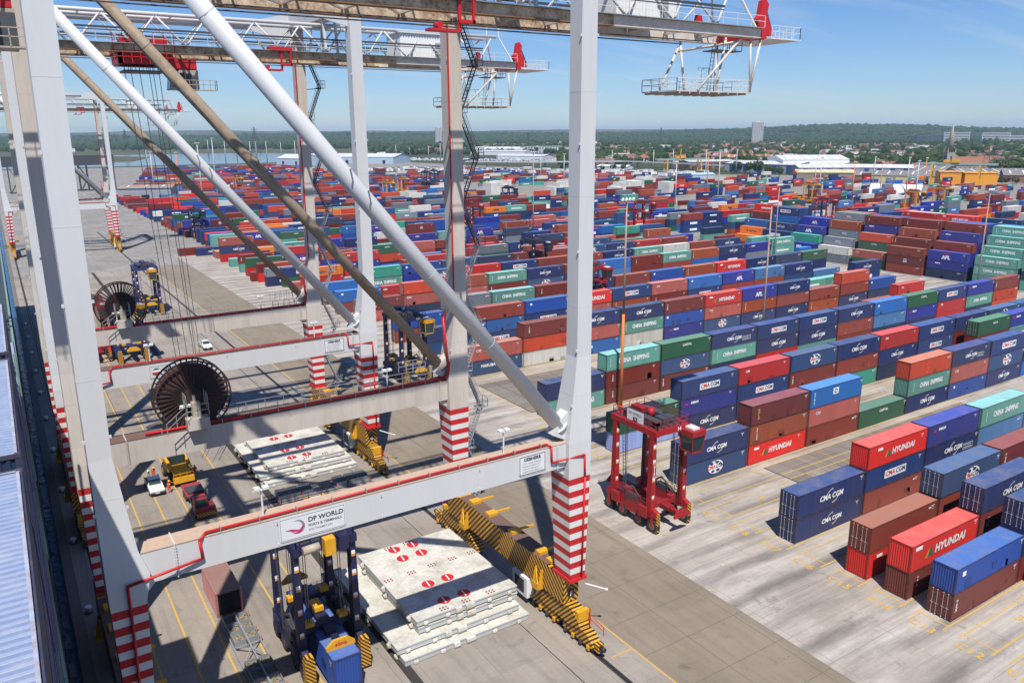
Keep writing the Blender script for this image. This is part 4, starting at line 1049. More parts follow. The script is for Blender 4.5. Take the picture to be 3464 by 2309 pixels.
# near block, read from the photograph: row -> slot -> stack from the ground up
NEAR = {
 12: {1: 'rU', 2: 'Nk'}, 13: {0: 'mB', 1: 'mNN', 2: 'rB'}, 14: {0: 'mH', 1: 'mmN', 2: 'rB'}, 15: {0: 'Hr', 1: 'rrG', 2: 'mrm', 3: 'Nm'},
 17: {0: 'NN', 1: 'rWH', 2: 'kQS', 3: 'kPC', 4: 'wg', 5: 'bB', 6: 'bD'},
 21: {0: 'GN', 1: 'HtX', 2: 'rpD', 3: 'K', 4: 'NCo', 5: 'BpQ', 6: 'NGW', 7: 'bk', 8: 'NbC'},
 24: {0: 'LK', 1: 'NSW', 2: 'kWR', 3: 'rmG', 4: 'crN', 5: 'kNR', 6: 'mWW', 7: 'mmN', 8: 'mCG', 9: 'NNU'}, 23: {7: 'mmK', 8: 'kCS', 9: 'kC'},
 28: {0: 'CN', 1: 'mmC', 2: 'mGK', 3: 'kCQ', 4: 'RNW', 5: 'CNW', 6: 'rrN', 7: 'kPb', 8: 'kSK', 9: 'RRW', 10: 'kCS', 11: 'oom'},
 31: {6: 'r', 7: 'm', 8: 'k', 5: 'N'},
 34: {0: 'Ep', 1: 'wom', 2: 'bpN', 3: 'wCN', 4: 'SBm', 5: 'GpH', 6: 'NtA', 7: 'NrN', 8: 'tr', 9: 'Nro', 10: 'kB'},
 36: {8: 'rC', 9: 'kC', 10: 'NWN'}, 32: {9: 'r', 10: 'rR'},
 38: {0: 'GN', 1: 'Wbr', 2: 'mWB', 3: 'rpH', 4: 'mtW', 5: 'mmp', 6: 'mWb', 7: 'mrA', 8: 'mtP', 9: 'mGN', 10: 'KP'},
 41: {0: 'rB', 1: 'kpg', 2: 'kmC', 3: 'mNm', 4: 'kGN', 5: 'kNr', 6: 'kmB', 7: 'kmt', 8: 'mrH', 9: 'kNN', 10: 'Kmk', 11: 'cNK'},
 46: {0: 'pm', 1: 'kpo', 2: 'rpt', 3: 'kmC', 4: 'mGN', 5: 'rNm', 6: 'kPb', 7: 'mmm', 8: 'mrC', 9: 'mbt', 10: 'kNN', 11: 'NgS'},
 49: {0: 'rb', 1: 'NR', 2: 'KrG', 3: 'mNR', 4: 'NbW', 5: 'mBr', 6: 'kNr', 7: 'NbN', 8: 'mrC', 9: 'rmw', 10: 'NNr', 11: 'mAN'},
 52: {0: 'mb', 1: 'tCc', 2: 'rSB', 3: 'NNU', 4: 'rmk', 5: 'NHm', 6: 'mCr', 7: 'kNG', 8: 'rrN', 9: 'mrR', 10: 'Nrr'},
}
ROWOFF = {34: 0.8, 36: 7.0, 38: 0.6}
FILL = [('N', 13), ('W', 5), ('G', 4), ('k', 6), ('B', 6), ('b', 3), ('P', 3), ('A', 6), ('S', 4), ('H', 5), ('R', 6), ('r', 17), ('m', 15), ('t', 9), ('o', 6), ('O', 4), ('p', 6), ('C', 6), ('c', 2), ('K', 5), ('M', 3), ('g', 6), ('w', 6), ('Z', 5), ('U', 5), ('Y', 2)]
_fc = [c for c, w in FILL for _ in range(w)]

BOX = []       # every container of the terminal: dict(x, y, z, rot, h, ln, code, row, slot, lev, n, zone)
def put(x, y, z, code, rot=0.0, h=2.9, ln=L, **kw):
    BOX.append(dict(x=x, y=y, z=z, code=code, rot=rot, h=h, ln=ln, **kw))
SLOT = 12.52
for n, slots in NEAR.items():
    for s, st in slots.items():
        z = 0.0
        hs = [2.9] * len(st)
        if n == 13 and s == 0: hs = [2.9, 2.6]
        for lv, c in enumerate(st):
            put(70.2 + ROWOFF.get(n, 0) + SLOT * s + rnd.uniform(-0.06, 0.06), RY(n) + rnd.uniform(-0.05, 0.05), z, c, 0.0, hs[lv], zone='near', row=n, slot=s, lev=lv, n=len(st)); z += hs[lv]
# further rows of the same block, filled from the mix of colours the photograph shows
fr = random.Random(21)
def fill_row(y, x0, x1, hmin, hmax, dens, zone, rowid, step=SLOT, mix=_fc):
    s = 0; x = x0
    while x + L < x1:
        if fr.random() < dens:
            k = fr.randint(hmin, hmax)
            z = 0
            for lv in range(k):
                h = 2.9 if fr.random() < 0.75 else 2.59
                put(x + fr.uniform(-0.1, 0.1), y + fr.uniform(-0.06, 0.06), z, fr.choice(mix), 0, h, zone=zone, row=rowid, slot=s, lev=lv, n=k); z += h
        x += step; s += 1
n = 55
while n < 77:
    if n not in (61, 69, 74):
        off = 0 if n < 59 else -4
        fill_row(RY(n), 70.2 + off if n != 59 else 70.2, 236 if n < 66 else 330, 1, 3, 0.9, 'mid', n)
        if fr.random() < 0.6: fill_row(RY(n + 1), 70.2 + off + 25, 236 if n < 66 else 330, 1, 2, 0.6, 'mid', n + 1)
    n += 3 if fr.random() < 0.6 else 2
for (x, y, z, c) in ((64.6, 251.8, 0, 'm'), (70.0, 236.9, 0, 'K'), (70.0, 236.9, 2.9, 'W'), (69.6, 248.3, 0, 'r'), (69.6, 248.3, 2.9, 'o')):
    put(x, y, z, c, zone='mid', row=59, slot=0, lev=int(z > 0), n=2)
# rows along the quay further off; two-high teal and blue ends beside the apron
for (n_, st) in ((81, ['CC', 'mA', 'kU', 'UU']), (82, ['NB', 'mO', 'OB']), (83, ['mH', 'Om', 'wN']), (85, ['kN', 'Bo', 'rO', 'wN']), (87, ['NN', 'KR', 'rO', 'rw'])):
    for s, q in enumerate(st):
        for lv, c in enumerate(q): put(70.8 + SLOT * s, RY(n_), lv * 2.9, c, zone='mid', row=n_, slot=s, lev=lv, n=len(q))
put(62.0, 319.0, 0, 'N', zone='mid', row=78, slot=0, lev=0, n=1); put(56.5, 322.5, 0, 'm', zone='mid', row=78, slot=0, lev=0, n=1)
n = 81
while n < 148:
    if n not in (108, 109, 127, 128, 129):
        fill_row(RY(n), 70 + (50 if n < 88 else 0), 330 + (n - 80) * 1.1 if n < 110 else 300, 1, 3 if n < 115 else 2, 0.88, 'far', n)
    n += 2 if fr.random() < 0.6 else 3
n = 148
while n < 262:
    fill_row(RY(n), 80 + (n - 148) * 0.8, 350, 1, 2, 0.75, 'far', n); n += 3
# block right of the lane, stacked long side towards the quay, stepping up inland
TALL = [   # y of the nearer end, then stacks going inland: from the ground up
 (98.5, 246.0, ['CkC', 'CKCk', 'KCkCC', 'CCrBC']),
 (112.0, 246.0, ['CCC', 'CCCC', 'CCCCC', 'CCCCCC', 'BrmCBC', 'mAkNCb']),
 (126.4, 245.6, ['kSA', 'kSAr', 'mrBAS', 'mbrkBr', 'rBNokB', 'NmrNmB']),
 (139.6, 244.8, ['rZr', 'mmrm', 'rmtrt', 'rZmrZm', 'mrmrmZ']),
 (153.0, 246.0, ['Kp', 'KpKo', 'KrKpSm', 'tbKoSm', 'rRgtbB']),
 (167.0, 246.0, ['gw', 'gwM', 'grMMt', 'rKgtMM', 'RrMKgK', 'mRgwMo']),
 (180.5, 245.0, ['AA', 'AAc', 'ScAA', 'AbrAA', 'NrbNA']),
 (193.5, 245.0, ['rm', 'rmW', 'rmWN', 'NmWNbW', 'mrkNWG', 'NrWbNk']),
 (206.5, 247.0, ['rO', 'BrO', 'mrKb', 'rOgbm', 'NrwNUH']),
 (140.0, 272.0, ['rmrHH', 'HHmRHH', 'rHRHRH']), (126.0, 272.0, ['NUdUU'.replace('d', 'k'), 'kUUkUU', 'NkOUU']),
 (153.5, 272.0, ['mrwOm', 'tRHmrR', 'mrmRrw']), (112.0, 272.0, ['rOkOB', 'mBwmr', 'rmmOH']),
 (99.0, 272.0, ['CkBkr', 'rmCOr', 'mrkHm']), (126.0, 292.0, ['NkNkU', 'kNrNk', 'oNkNr', 'NrkNU']), (112.0, 292.0, ['rroto', 'otrom', 'ormtp', 'rotro', 'mrRmR']), (140, 292, ['rNkHr', 'mrNkb'])]
for y0, x0, stacks in TALL:
    for i, st in enumerate(stacks):
        z = 0
        for lv, c in enumerate(st):
            put(x0 + i * 2.56, y0 + L, z, c, -PI / 2, 2.9 if lv % 2 == 0 else 2.7, zone='tall', row=int(y0), slot=i, lev=lv, n=len(st)); z += 2.9 if lv % 2 == 0 else 2.7
# stacks at the end of the lane and beyond the tall block
for (x, y, st, ln_) in ((222, 186, 'CC', L), (222, 189, 'cCC', L), (225.5, 183, 'KCC', L), (216, 196, 'rc', 6.06), (208, 199, 'Pr', L), (232, 176, 'Bb', 6.06)):
    z = 0
    for lv, c in enumerate(st): put(x, y, z, c, 0, 2.9, ln_, zone='tall', row=int(y), slot=int(x), lev=lv, n=len(st)); z += 2.9
for k in range(26):
    y = 222 + k * 8.2 + fr.uniform(-1, 1); fill_row(y, 250 if y < 300 else 340, 400 + fr.uniform(-20, 60) if y < 330 else 380, 1, 3, 0.7, 'far', 300 + k)
for k in range(14): fill_row(105 + k * 9.5, 318, 470 + fr.uniform(-30, 60), 1, 4, 0.72, 'far', 340 + k)
# pale refrigerated boxes stacked in blocks
for bx, by in ((352, 500), (372, 520), (388, 470), (410, 480), (425, 455), (330, 545), (455, 520), (440, 500), (300, 560), (315, 530)):
    for i in range(5):
        for lv in range(fr.randint(2, 3)): put(bx + i * 2.6, by, lv * 2.9, 'w', -PI / 2, zone='far', row=400, slot=i, lev=lv, n=3)
for ax in range(9):       # looser rows towards the rail yard and the sheds
    for ay in range(16):
        X0 = 400 + ax * 34 + ay * 3; Y0 = 560 - ay * 22 - ax * 9
        if X0 > 655 or Y0 < 150 or fr.random() < 0.22: continue
        for q in range(2):
            for lv in range(fr.choice((1, 1, 2, 2, 3))): put(X0 + q * 12.6 + fr.uniform(-1, 1), Y0 + q * 1.2, lv * 2.75, fr.choice(_fc + ['w'] * 14), 0.1, zone='far', row=520, slot=ax, lev=lv, n=2)
for ax in range(8):
    for ay in range(15):
        X0 = 300 + ax * 32 + ay * 2; Y0 = 905 - ay * 24 - ax * 14
        if Y0 < 560 - (X0 - 400) * 0.75 or fr.random() < 0.3: continue
        for q in range(2):
            for lv in range(fr.choice((1, 1, 2, 2))): put(X0 + q * 12.6 + fr.uniform(-1, 1), Y0, lv * 2.75, fr.choice(_fc + ['w'] * 30), 0.0, zone='far', row=521, slot=ax, lev=lv, n=2)
for k in range(60):   # boxes on rail wagons and at the sheds
    put(430 + k * 4.5 + fr.uniform(0, 60), 300 + (k % 6) * 14 - k * 1.2, fr.choice((0.0, 0.0, 2.9)) if False else 1.1, fr.choice(_fc), 0.25, zone='far', row=500, slot=k, lev=0, n=1)

# ---- which containers show largest: coverage buffer over the picture
def proj(P):
    d = P - np.array([0, 0, CAM_H]); fw = np.array(_fw); r2 = np.array(_r2); u2 = np.array(_u2)
    z = d @ fw; return np.stack([0.5 + F_PX * (d @ r2) / z, 0.5 * 682 / 1024 - F_PX * (d @ u2) / z, z], -1)
GW, GH = 760, 506
def corners(b):
    c, s = math.cos(b['rot']), math.sin(b['rot']); ln, h = b['ln'], b['h']
    q = np.array([(0, 0), (ln, 0), (ln, WC), (0, WC)]); q = np.stack([q[:, 0] * c - q[:, 1] * s + b['x'], q[:, 0] * s + q[:, 1] * c + b['y']], -1)
    return np.concatenate([np.c_[q, np.full(4, b['z'])], np.c_[q, np.full(4, b['z'] + h)]])
ids = np.full((GH, GW), -1, int)
order = sorted(range(len(BOX)), key=lambda i: -((BOX[i]['x']) ** 2 + BOX[i]['y'] ** 2 + (BOX[i]['z'] - 45) ** 2))
inframe = np.zeros(len(BOX), bool)
for i in order:
    b = BOX[i]; P = corners(b); q = proj(P)
    if q[:, 2].min() < 1: continue
    uv = q[:, :2] * GW
    if uv[:, 0].max() < -40 or uv[:, 0].min() > GW + 40 or uv[:, 1].min() > GH + 40: continue
    inframe[i] = True
    x0, x1 = max(0, int(uv[:, 0].min())), min(GW, int(uv[:, 0].max()) + 2); y0, y1 = max(0, int(uv[:, 1].min())), min(GH, int(uv[:, 1].max()) + 2)
    if x1 <= x0 or y1 <= y0: continue
    # silhouette = convex hull of the eight corners
    pts = sorted(map(tuple, uv)); hull = []
    for seq in (pts, pts[::-1]):
        hh = []
        for p_ in seq:
            while len(hh) > 1 and (hh[-1][0] - hh[-2][0]) * (p_[1] - hh[-2][1]) - (hh[-1][1] - hh[-2][1]) * (p_[0] - hh[-2][0]) <= 0: hh.pop()
            hh.append(p_)
        hull += hh[:-1]
    X, Y_ = np.meshgrid(np.arange(x0, x1) + 0.5, np.arange(y0, y1) + 0.5); ins = np.ones(X.shape, bool)
    for a, c in zip(hull, hull[1:] + hull[:1]): ins &= (c[0] - a[0]) * (Y_ - a[1]) - (c[1] - a[1]) * (X - a[0]) >= 0
    ids[y0:y1, x0:x1][ins] = i
cnt = np.bincount(ids[ids >= 0].ravel(), minlength=len(BOX))
rank = np.argsort(-cnt)
SINGLE = set(int(i) for i in rank[:285] if cnt[i] > 3)

ORD = ['first', 'second', 'third', 'fourth', 'fifth', 'sixth', 'seventh', 'eighth', 'ninth', 'tenth', 'eleventh', 'twelfth', 'thirteenth', 'fourteenth', 'fifteenth', 'sixteenth', 'seventeenth', 'eighteenth', 'nineteenth', 'twentieth'] + ['%dth' % k for k in range(21, 60)]
rows_seen = sorted({BOX[i]['row'] for i in SINGLE if BOX[i]['zone'] in ('near', 'mid')})
tall_seen = sorted({(BOX[i]['row']) for i in SINGLE if BOX[i]['zone'] == 'tall'})
def level_word(b):
    if b['n'] == 1: return 'standing alone'
    if b['lev'] == b['n'] - 1: return 'topmost'
    if b['lev'] == 0: return 'lowest'
    return ORD[b['lev']] + ' up'
def where(b):
    if b['zone'] in ('near', 'mid') : return '%s from the quay in the %s row' % (ORD[b['slot']], ORD[rows_seen.index(b['row'])] if b['row'] in rows_seen else 'last')
    return '%s stack inland in tall block row %s' % (ORD[min(b['slot'], 58)], ORD[tall_seen.index(b['row'])] if b['row'] in tall_seen else 'last')
doors = {}
def container(b, label, group='containers stacked in the yard', detail=True, jit=None):
    jr = jit or random.Random(hash((round(b['x'], 1), round(b['y'], 1), b['z'])) & 0xffff)
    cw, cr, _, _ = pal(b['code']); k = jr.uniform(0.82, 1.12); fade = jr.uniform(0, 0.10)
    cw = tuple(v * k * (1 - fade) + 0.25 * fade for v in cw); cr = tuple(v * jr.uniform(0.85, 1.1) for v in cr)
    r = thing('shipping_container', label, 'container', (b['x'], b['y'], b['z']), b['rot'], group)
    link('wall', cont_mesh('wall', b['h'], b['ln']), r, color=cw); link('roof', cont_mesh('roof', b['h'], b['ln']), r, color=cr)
    link('frame', cont_mesh('frame', b['h'], b['ln']), r, color=tuple(v * 0.55 for v in cw))
    if b['ln'] > 10:
        o = link('lettering', logo_mesh(b['code'], b['h']), r); sc_ = jr.uniform(0.86, 1.06); o.scale = (sc_, 1, sc_); o.location = (L / 2 * (1 - sc_) + jr.uniform(-0.35, 0.35), 0, b['h'] / 2 * (1 - sc_) + jr.uniform(-0.06, 0.06))
        if b['code'] in 'rmtpoRPbBkXw' and jr.random() < 0.75:      # repainted or scraped rectangles on the long side
            for q_ in range(jr.randint(2, 4)):
                w_ = jr.uniform(0.3, 1.5); h_ = jr.uniform(0.3, 1.1); x_ = jr.uniform(0.6, L - 2.4); z_ = jr.choice((0.2, 0.2, jr.uniform(0.3, 1.4))); f_ = jr.choice((0.62, 0.72, 1.3))
                mb__ = MB(); mb__.poly([(x_, -0.002, z_), (x_ + w_, -0.002, z_), (x_ + w_, -0.002, z_ + h_), (x_ + w_ * 0.4, -0.002, z_ + h_ * jr.uniform(0.8, 1.3)), (x_, -0.002, z_ + h_)])
                link('repair_patch', mb__.mesh('repair_patch', m_patch), r, color=tuple(min(1, v * f_) for v in cw))
    if detail:
        w = (WC - 0.34) / 2
        for y, sg in ((0.17, 1), (WC - 0.17, -1)):
            d = link('door', cont_mesh('door', b['h'], b['ln']), r, color=tuple(v * 0.85 for v in cw)); d.location = (-0.005, y, 0)
            if sg < 0: d.scale = (1, -1, 1)
            for q in (0.3, 0.72):
                l = link('locking_bar', cont_mesh('locking_bar', b['h'], b['ln']), d); l.location = (0, w * q, 0)
    return r
NO_DOOR = {(13, 0, 1), (14, 0, 0), (14, 0, 1), (15, 0, 0), (21, 4, 2), (24, 0, 0), (24, 0, 1), (24, 1, 2), (17, 1, 2), (28, 1, 2), (34, 1, 2), (34, 1, 0)}
for i in sorted(SINGLE):
    b = BOX[i]; _, _, wd, mk = pal(b['code'])
    lab = '%s container %s, %s, %s' % (wd, mk if b['ln'] > 10 else 'short', level_word(b), where(b))
    ws = lab.split()
    if len(ws) > 16: lab = '%s container, %s, %s' % (wd, level_word(b), where(b))
    dist = math.hypot(b['x'], b['y'])
    container(b, lab, detail=dist < 210 and b['rot'] == 0 and (b['row'], b['slot'], b['lev']) not in NO_DOOR and rnd.random() < 0.75)
# all the others that can be in view: one joined mesh, coloured per box
V = []; Fc = []; Co = []
for i, b in enumerate(BOX):
    if i in SINGLE or not inframe[i]: continue
    P = corners(b); o = len(V); V += P.tolist()
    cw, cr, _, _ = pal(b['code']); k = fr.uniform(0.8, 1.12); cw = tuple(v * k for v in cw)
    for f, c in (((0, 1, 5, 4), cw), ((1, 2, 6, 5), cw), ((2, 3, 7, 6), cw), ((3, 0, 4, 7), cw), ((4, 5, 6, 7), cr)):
        Fc.append(tuple(o + j for j in f)); Co.append(c)
me = bpy.data.meshes.new('stacked_containers'); me.from_pydata(V, [], Fc); me.materials.append(m_stack)
ca = me.color_attributes.new('Col', 'FLOAT_COLOR', 'CORNER')
ca.data.foreach_set('color', np.repeat(np.c_[np.array(Co), np.ones(len(Co))], 4, axis=0).astype(np.float32).ravel())
link('container_field', me, kind='stuff')
# name marks on the nearer joined boxes: one joined mesh of flat white lettering bars and plates
mb_ = MB()
for i, b in enumerate(BOX):
    if i in SINGLE or not inframe[i] or cnt[i] < 4 or b['ln'] < 10: continue
    c, s = math.cos(b['rot']), math.sin(b['rot'])
    def Q(x, z): return (b['x'] + x * c + 0.03 * s, b['y'] + x * s - 0.03 * c, b['z'] + z)
    cz = b['h'] / 2
    if b['code'] in 'NWGHACOMUKY' and fr.random() < 0.8:
        wd = {'N': 2.2, 'W': 2.3, 'G': 1.2, 'H': 2.6, 'A': 1.1, 'C': 3.2, 'O': 1.6, 'M': 1.2, 'U': 1.2, 'K': 1.0, 'Y': 2.0}[b['code']]; hh = 0.5 if b['code'] in 'WGA' else 0.32
        mb_.mat(1 if b['code'] == 'O' else 0).poly([Q(L / 2 - wd, cz - hh), Q(L / 2 + wd, cz - hh), Q(L / 2 + wd, cz + hh), Q(L / 2 - wd, cz + hh)])
o = mb_.build('container_field_lettering', [m_letw, m_lblue]); o['kind'] = 'stuff'

# ================================================================ STRADDLE CARRIERS
m_sc = mat('carrier_paint', None, 0.5, dirt=0.45, scale=1.3, dirtcol=(0.08, 0.05, 0.04), src='object', streak=0.2)
m_tyre = mat('tyre_rubber', (0.022, 0.022, 0.022), 0.85, dirt=0.4, dirtcol=(0.09, 0.08, 0.07))
m_rim = mat('wheel_rim', None, 0.5, dirt=0.4, src='object', dirtcol=(0.15, 0.12, 0.1))
m_amber = mat('amber_sticker', (0.70, 0.30, 0.05), 0.5, dirt=0.1)
SCW, SCL, SCH = 4.9, 9.4, 12.6
def wheel(parent, x, y, z, r, w, col):
    b = MB(); b.tube((x - w / 2, y, z), (x - w / 2 + 0.06, y, z), r * 0.9, 18, r); b.tube((x - w / 2 + 0.06, y, z), (x + w / 2 - 0.06, y, z), r, 18, cap=False); b.tube((x + w / 2 - 0.06, y, z), (x + w / 2, y, z), r, 18, r * 0.9)
    t = b.build('tyre', m_tyre, parent)
    b = MB(); b.tube((x - w / 2 - 0.03, y, z), (x + w / 2 + 0.03, y, z), r * 0.52, 12); link('rim', b.mesh('rim', m_rim), t, color=col)
def straddle(label, loc, rot, col, number, yellow_cab=False, lift=3.2, load=None, sign=None, side_text=None, guard=True, cabside=1):
    r = thing('straddle_carrier', label, 'straddle carrier', loc, rot, 'straddle carriers at work on the quay and yard')
    hide_front = sign == 'rear'; sign = sign is True
    P = lambda name, mb, m, par=None: link(name, mb.mesh(name, m), par or r, color=col)
    dk = tuple(v * 0.75 for v in col)
    for s in (-1, 1):
        x = s * SCW / 2
        b = MB(); b.prism([(-SCL / 2 + 0.1, 1.75), (-SCL / 2 + 0.1, 2.4), (-SCL / 2 + 0.8, 2.75), (SCL / 2 - 0.8, 2.75), (SCL / 2 - 0.3, 2.4), (SCL / 2 - 0.3, 1.75), (SCL / 2 - 2.6, 1.55), (0.9, 1.0), (-0.9, 1.0), (-SCL / 2 + 2.6, 1.55)], 'x', x - 0.27, x + 0.27)
        b.v = [(vx, vy, vz + 0.18) for vx, vy, vz in b.v]
        sb = P('side_beam', b, m_sc)
        for y in (-2.6, 2.3):
            q = MB(); q.box(x + s * 0.35, x + s * 0.62, y - 0.6, y + 0.7, 1.6, 2.9); P('engine_box', q, m_sc, sb)
        for y in (-3.95, -1.75, 1.3, 3.75):
            f = MB(); f.box(x - 0.36, x - 0.29, y - 0.22, y + 0.22, 0.6, 1.8); f.box(x + 0.29, x + 0.36, y - 0.22, y + 0.22, 0.6, 1.8)
            fk = P('wheel_fork', f, m_sc, sb); wheel(r, x, y, 0.84, 0.84, 0.62, (0.16, 0.14, 0.13))
        for y in (-SCL / 2 + 1.4, SCL / 2 - 1.6):
            b = MB(); b.loft([(x - 0.34, x + 0.34, y - 0.42, y + 0.42, 2.3), (x - 0.26, x + 0.26, y - 0.32, y + 0.32, SCH - 0.9)]); lg = P('leg', b, m_sc)
            hz_ = MB(); hz_.path([(x - s * 0.3, y + 0.36, 2.6), (x - s * 0.28, y + 0.34, 6.0), (x - s * 0.24, y + 0.3, SCH - 1.0)], 0.06, 5); hz_.path([(x - s * 0.36, y, 2.6), (x - s * 0.3, y + 0.05, SCH - 1.0)], 0.08, 5); hz_.build('hose', m_black, lg)
            b = MB()
            for z in (4.0, 6.2, 8.4, 10.2): b.box(x - 0.2, x + 0.15, y - 0.345 - 0.06, y - 0.33, z, z + 0.5)
            st = b.build('sticker', m_letw, lg); st['kind'] = 'stuff'
            b = MB()
            for z in (4.0, 6.2, 8.4, 10.2): b.box(x - 0.19, x + 0.14, y - 0.42, y - 0.406, z, z + 0.22)
            q_ = b.build('warning_sticker', m_amber, lg); q_['kind'] = 'stuff'
        b = MB(); b.box(x - 0.28, x + 0.28, -SCL / 2 + 0.7, SCL / 2 - 0.9, SCH - 0.9, SCH - 0.2); P('top_beam', b, m_sc)
        if guard:
            b = MB(); gw, gh, gd = ((0.44, 2.75, 0.34) if yellow_cab else (0.27, 2.3, 0.08)); b.prism([(-gw, 0), (gw, 0), (gw, gh * 0.8), (gw * 0.75, gh), (-gw * 0.75, gh), (-gw, gh * 0.8)], 'y', -gd, gd); g = b.build('striped_guard', m_hazx, r); g.location = (x, -SCL / 2 + 0.12 - gd, 0.3)
    for y in (-SCL / 2 + 1.0, SCL / 2 - 1.2):
        b = MB(); b.box(-SCW / 2 + 0.3, SCW / 2 - 0.3, y - 0.25, y + 0.25, SCH - 0.85, SCH - 0.15); cbm = P('cross_beam', b, m_sc)
        if number and y < 0:
            t = link('lettering', text_mesh(number, 0.62, 0.04, [m_letw]), cbm); t.location = (0.9, y - 0.27, SCH - 0.5)
    # machinery on top
    for (a, c, d, e, h, m) in ((-1.9, -0.9, -3.0, 2.4, 0.55, m_dgrey), (0.6, 1.6, -2.6, 2.2, 0.5, m_dgrey), (-0.7, 0.4, 0.6, 2.6, 0.9, m_sc), (-0.6, 0.3, -2.9, -1.4, 0.6, m_dgrey)):
        b = MB(); b.box(a, c, d, e, SCH - 0.18, SCH + h); link('hoist_machinery', b.mesh('hoist_machinery', m), r, color=dk)
    b = MB(); b.tube((-0.2, -0.4, SCH + 0.1), (-0.2, -0.4, SCH + 1.2), 0.42, 12); link('exhaust_drum', b.mesh('exhaust_drum', m_sc), r, color=col)
    b = MB(); b.box(-SCW / 2 + 0.3, SCW / 2 - 0.3, -SCL / 2 + 1.3, SCL / 2 - 1.5, SCH - 0.32, SCH - 0.25)
    k = b.build('top_deck', m_dgrey, r)
    b = MB(); railing(b, [(-SCW / 2, -SCL / 2 + 0.8, SCH - 0.2), (SCW / 2, -SCL / 2 + 0.8, SCH - 0.2), (SCW / 2, SCL / 2 - 1, SCH - 0.2), (-SCW / 2, SCL / 2 - 1, SCH - 0.2), (-SCW / 2, -SCL / 2 + 0.8, SCH - 0.2)], 1.05, 0.03, 1.2); P('handrail', b, m_sc, k)
    for k_ in range(7):       # hydraulic drums, pumps and boxes crowded between the top beams
        b = MB(); xx_, yy_ = -1.9 + (k_ % 3) * 1.5, -3.0 + k_ * 0.85
        (b.tube((xx_, yy_, SCH + 0.05), (xx_ + 1.1, yy_, SCH + 0.05), 0.24, 10) if k_ % 2 else b.box(xx_, xx_ + 0.7, yy_, yy_ + 0.5, SCH - 0.2, SCH + 0.35 + 0.1 * (k_ % 3))); b.build('pump_unit', m_black if k_ % 3 else m_dgrey, r)
    for k_ in range(5):
        b = MB(); b.path([(-2.0 + k_ * 0.9, -3.6, SCH - 0.1), (-1.8 + k_ * 0.9, -1.0, SCH + 0.25), (-2.1 + k_ * 0.95, 2.4, SCH - 0.1)], 0.05, 5); b.build('hose', m_black, r)
    for s in (-1, 1):
        b = MB(); b.box(s * SCW / 2 - 0.3, s * SCW / 2 + 0.3, -1.2, 0.6, 2.75, 3.5); b.box(s * SCW / 2 - 0.25, s * SCW / 2 + 0.25, 1.2, 2.2, 2.75, 3.3); b.build('engine_block', m_dgrey, r)
        b = MB(); b.path([(s * SCW / 2 - 0.2, -3.0, 2.95), (s * SCW / 2 + 0.1, -1.0, 3.6), (s * SCW / 2 - 0.1, 2.6, 3.0)], 0.06, 5); b.build('hose', m_black, r)
        b = MB(); railing(b, [(s * (SCW / 2 + 0.3), -3.0, 2.8), (s * (SCW / 2 + 0.3), 2.9, 2.8)], 1.0, 0.03, 1.1); P('handrail', b, m_sc)
    # cab hung at one front corner
    cx, cy = cabside * (SCW / 2 - 0.15), (SCL / 2 - 0.3 if hide_front else -SCL / 2 + 0.1); ccol = lin('#d69a1c') if yellow_cab else col
    b = MB(); b.loft([(cx - 0.75, cx + 0.75, cy - 0.9, cy + 0.8, SCH - 3.1), (cx - 0.95, cx + 0.95, cy - 1.1, cy + 0.95, SCH - 1.2)]); cab = b.build('cab_glazing', m_glass, r)
    b = MB(); b.box(cx - 1.05, cx + 1.05, cy - 1.2, cy + 1.3, SCH - 1.2, SCH - 0.55); b.box(cx - 0.8, cx + 0.8, cy - 0.95, cy + 0.85, SCH - 3.25, SCH - 3.1)
    for sx in (-1, 1):
        for sy, y_ in ((-1, -0.95), (1, 0.85)): b.bar((cx + sx * 0.78, cy + y_, SCH - 3.1), (cx + sx * 0.98, cy + y_ * 1.15, SCH - 1.2), 0.09)
    link('cab_shell', b.mesh('cab_shell', m_sc), cab, color=ccol)
    b = MB(); b.box(cx - 0.5, cx + 0.5, cy - 0.7, cy + 0.6, SCH - 0.54, SCH - 0.32); b.build('cab_cooler', m_lamp, cab)
    if hide_front:
        b = MB(); b.box(-0.3, 0.6, -SCL / 2 - 0.1, -SCL / 2 + 0.7, SCH - 1.1, SCH + 0.35); b.build('control_box', m_yellow, r)
        b = MB(); b.tube((-2.0, -SCL / 2 + 0.5, SCH - 0.4), (-0.6, -SCL / 2 + 0.5, SCH - 0.3), 0.36, 14); b.build('silencer', m_cream, r)
        b = MB(); b.box(0.9, 1.7, -SCL / 2 - 0.1, -SCL / 2 + 0.9, SCH - 0.9, SCH + 0.3); q_ = b.mesh('junction_box', m_sc); link('junction_box', q_, r, color=col)
    if sign:
        b = MB(); b.box(-SCW / 2 - 0.06, -SCW / 2 - 0.02, -1.6, 1.2, SCH - 0.1, SCH + 1.2); sg = b.build('sign', m_signw, r)
        t = link('lettering', text_mesh('DP WORLD', 0.42, 0.03, [m_inkg]), sg); t.location = (-SCW / 2 - 0.075, -0.2, SCH + 0.8); t.rotation_euler = (0, 0, -PI / 2)
        b = MB(); b.box(-SCW / 2 - 0.09, -SCW / 2 - 0.06, -0.6, 0.1, SCH - 0.02, SCH + 0.42); pp = b.build('number_plate', m_black, sg)
        t = link('lettering', text_mesh(number, 0.36, 0.03, [m_letw]), sg); t.location = (-SCW / 2 - 0.1, -0.25, SCH + 0.2); t.rotation_euler = (0, 0, -PI / 2)
    if side_text:
        t = link('lettering', text_mesh(side_text, 0.55, 0.03, [m_letw], vertical=True), r); t.location = (-SCW / 2, -SCL / 2 + 1.4 - 0.41, 7.4)
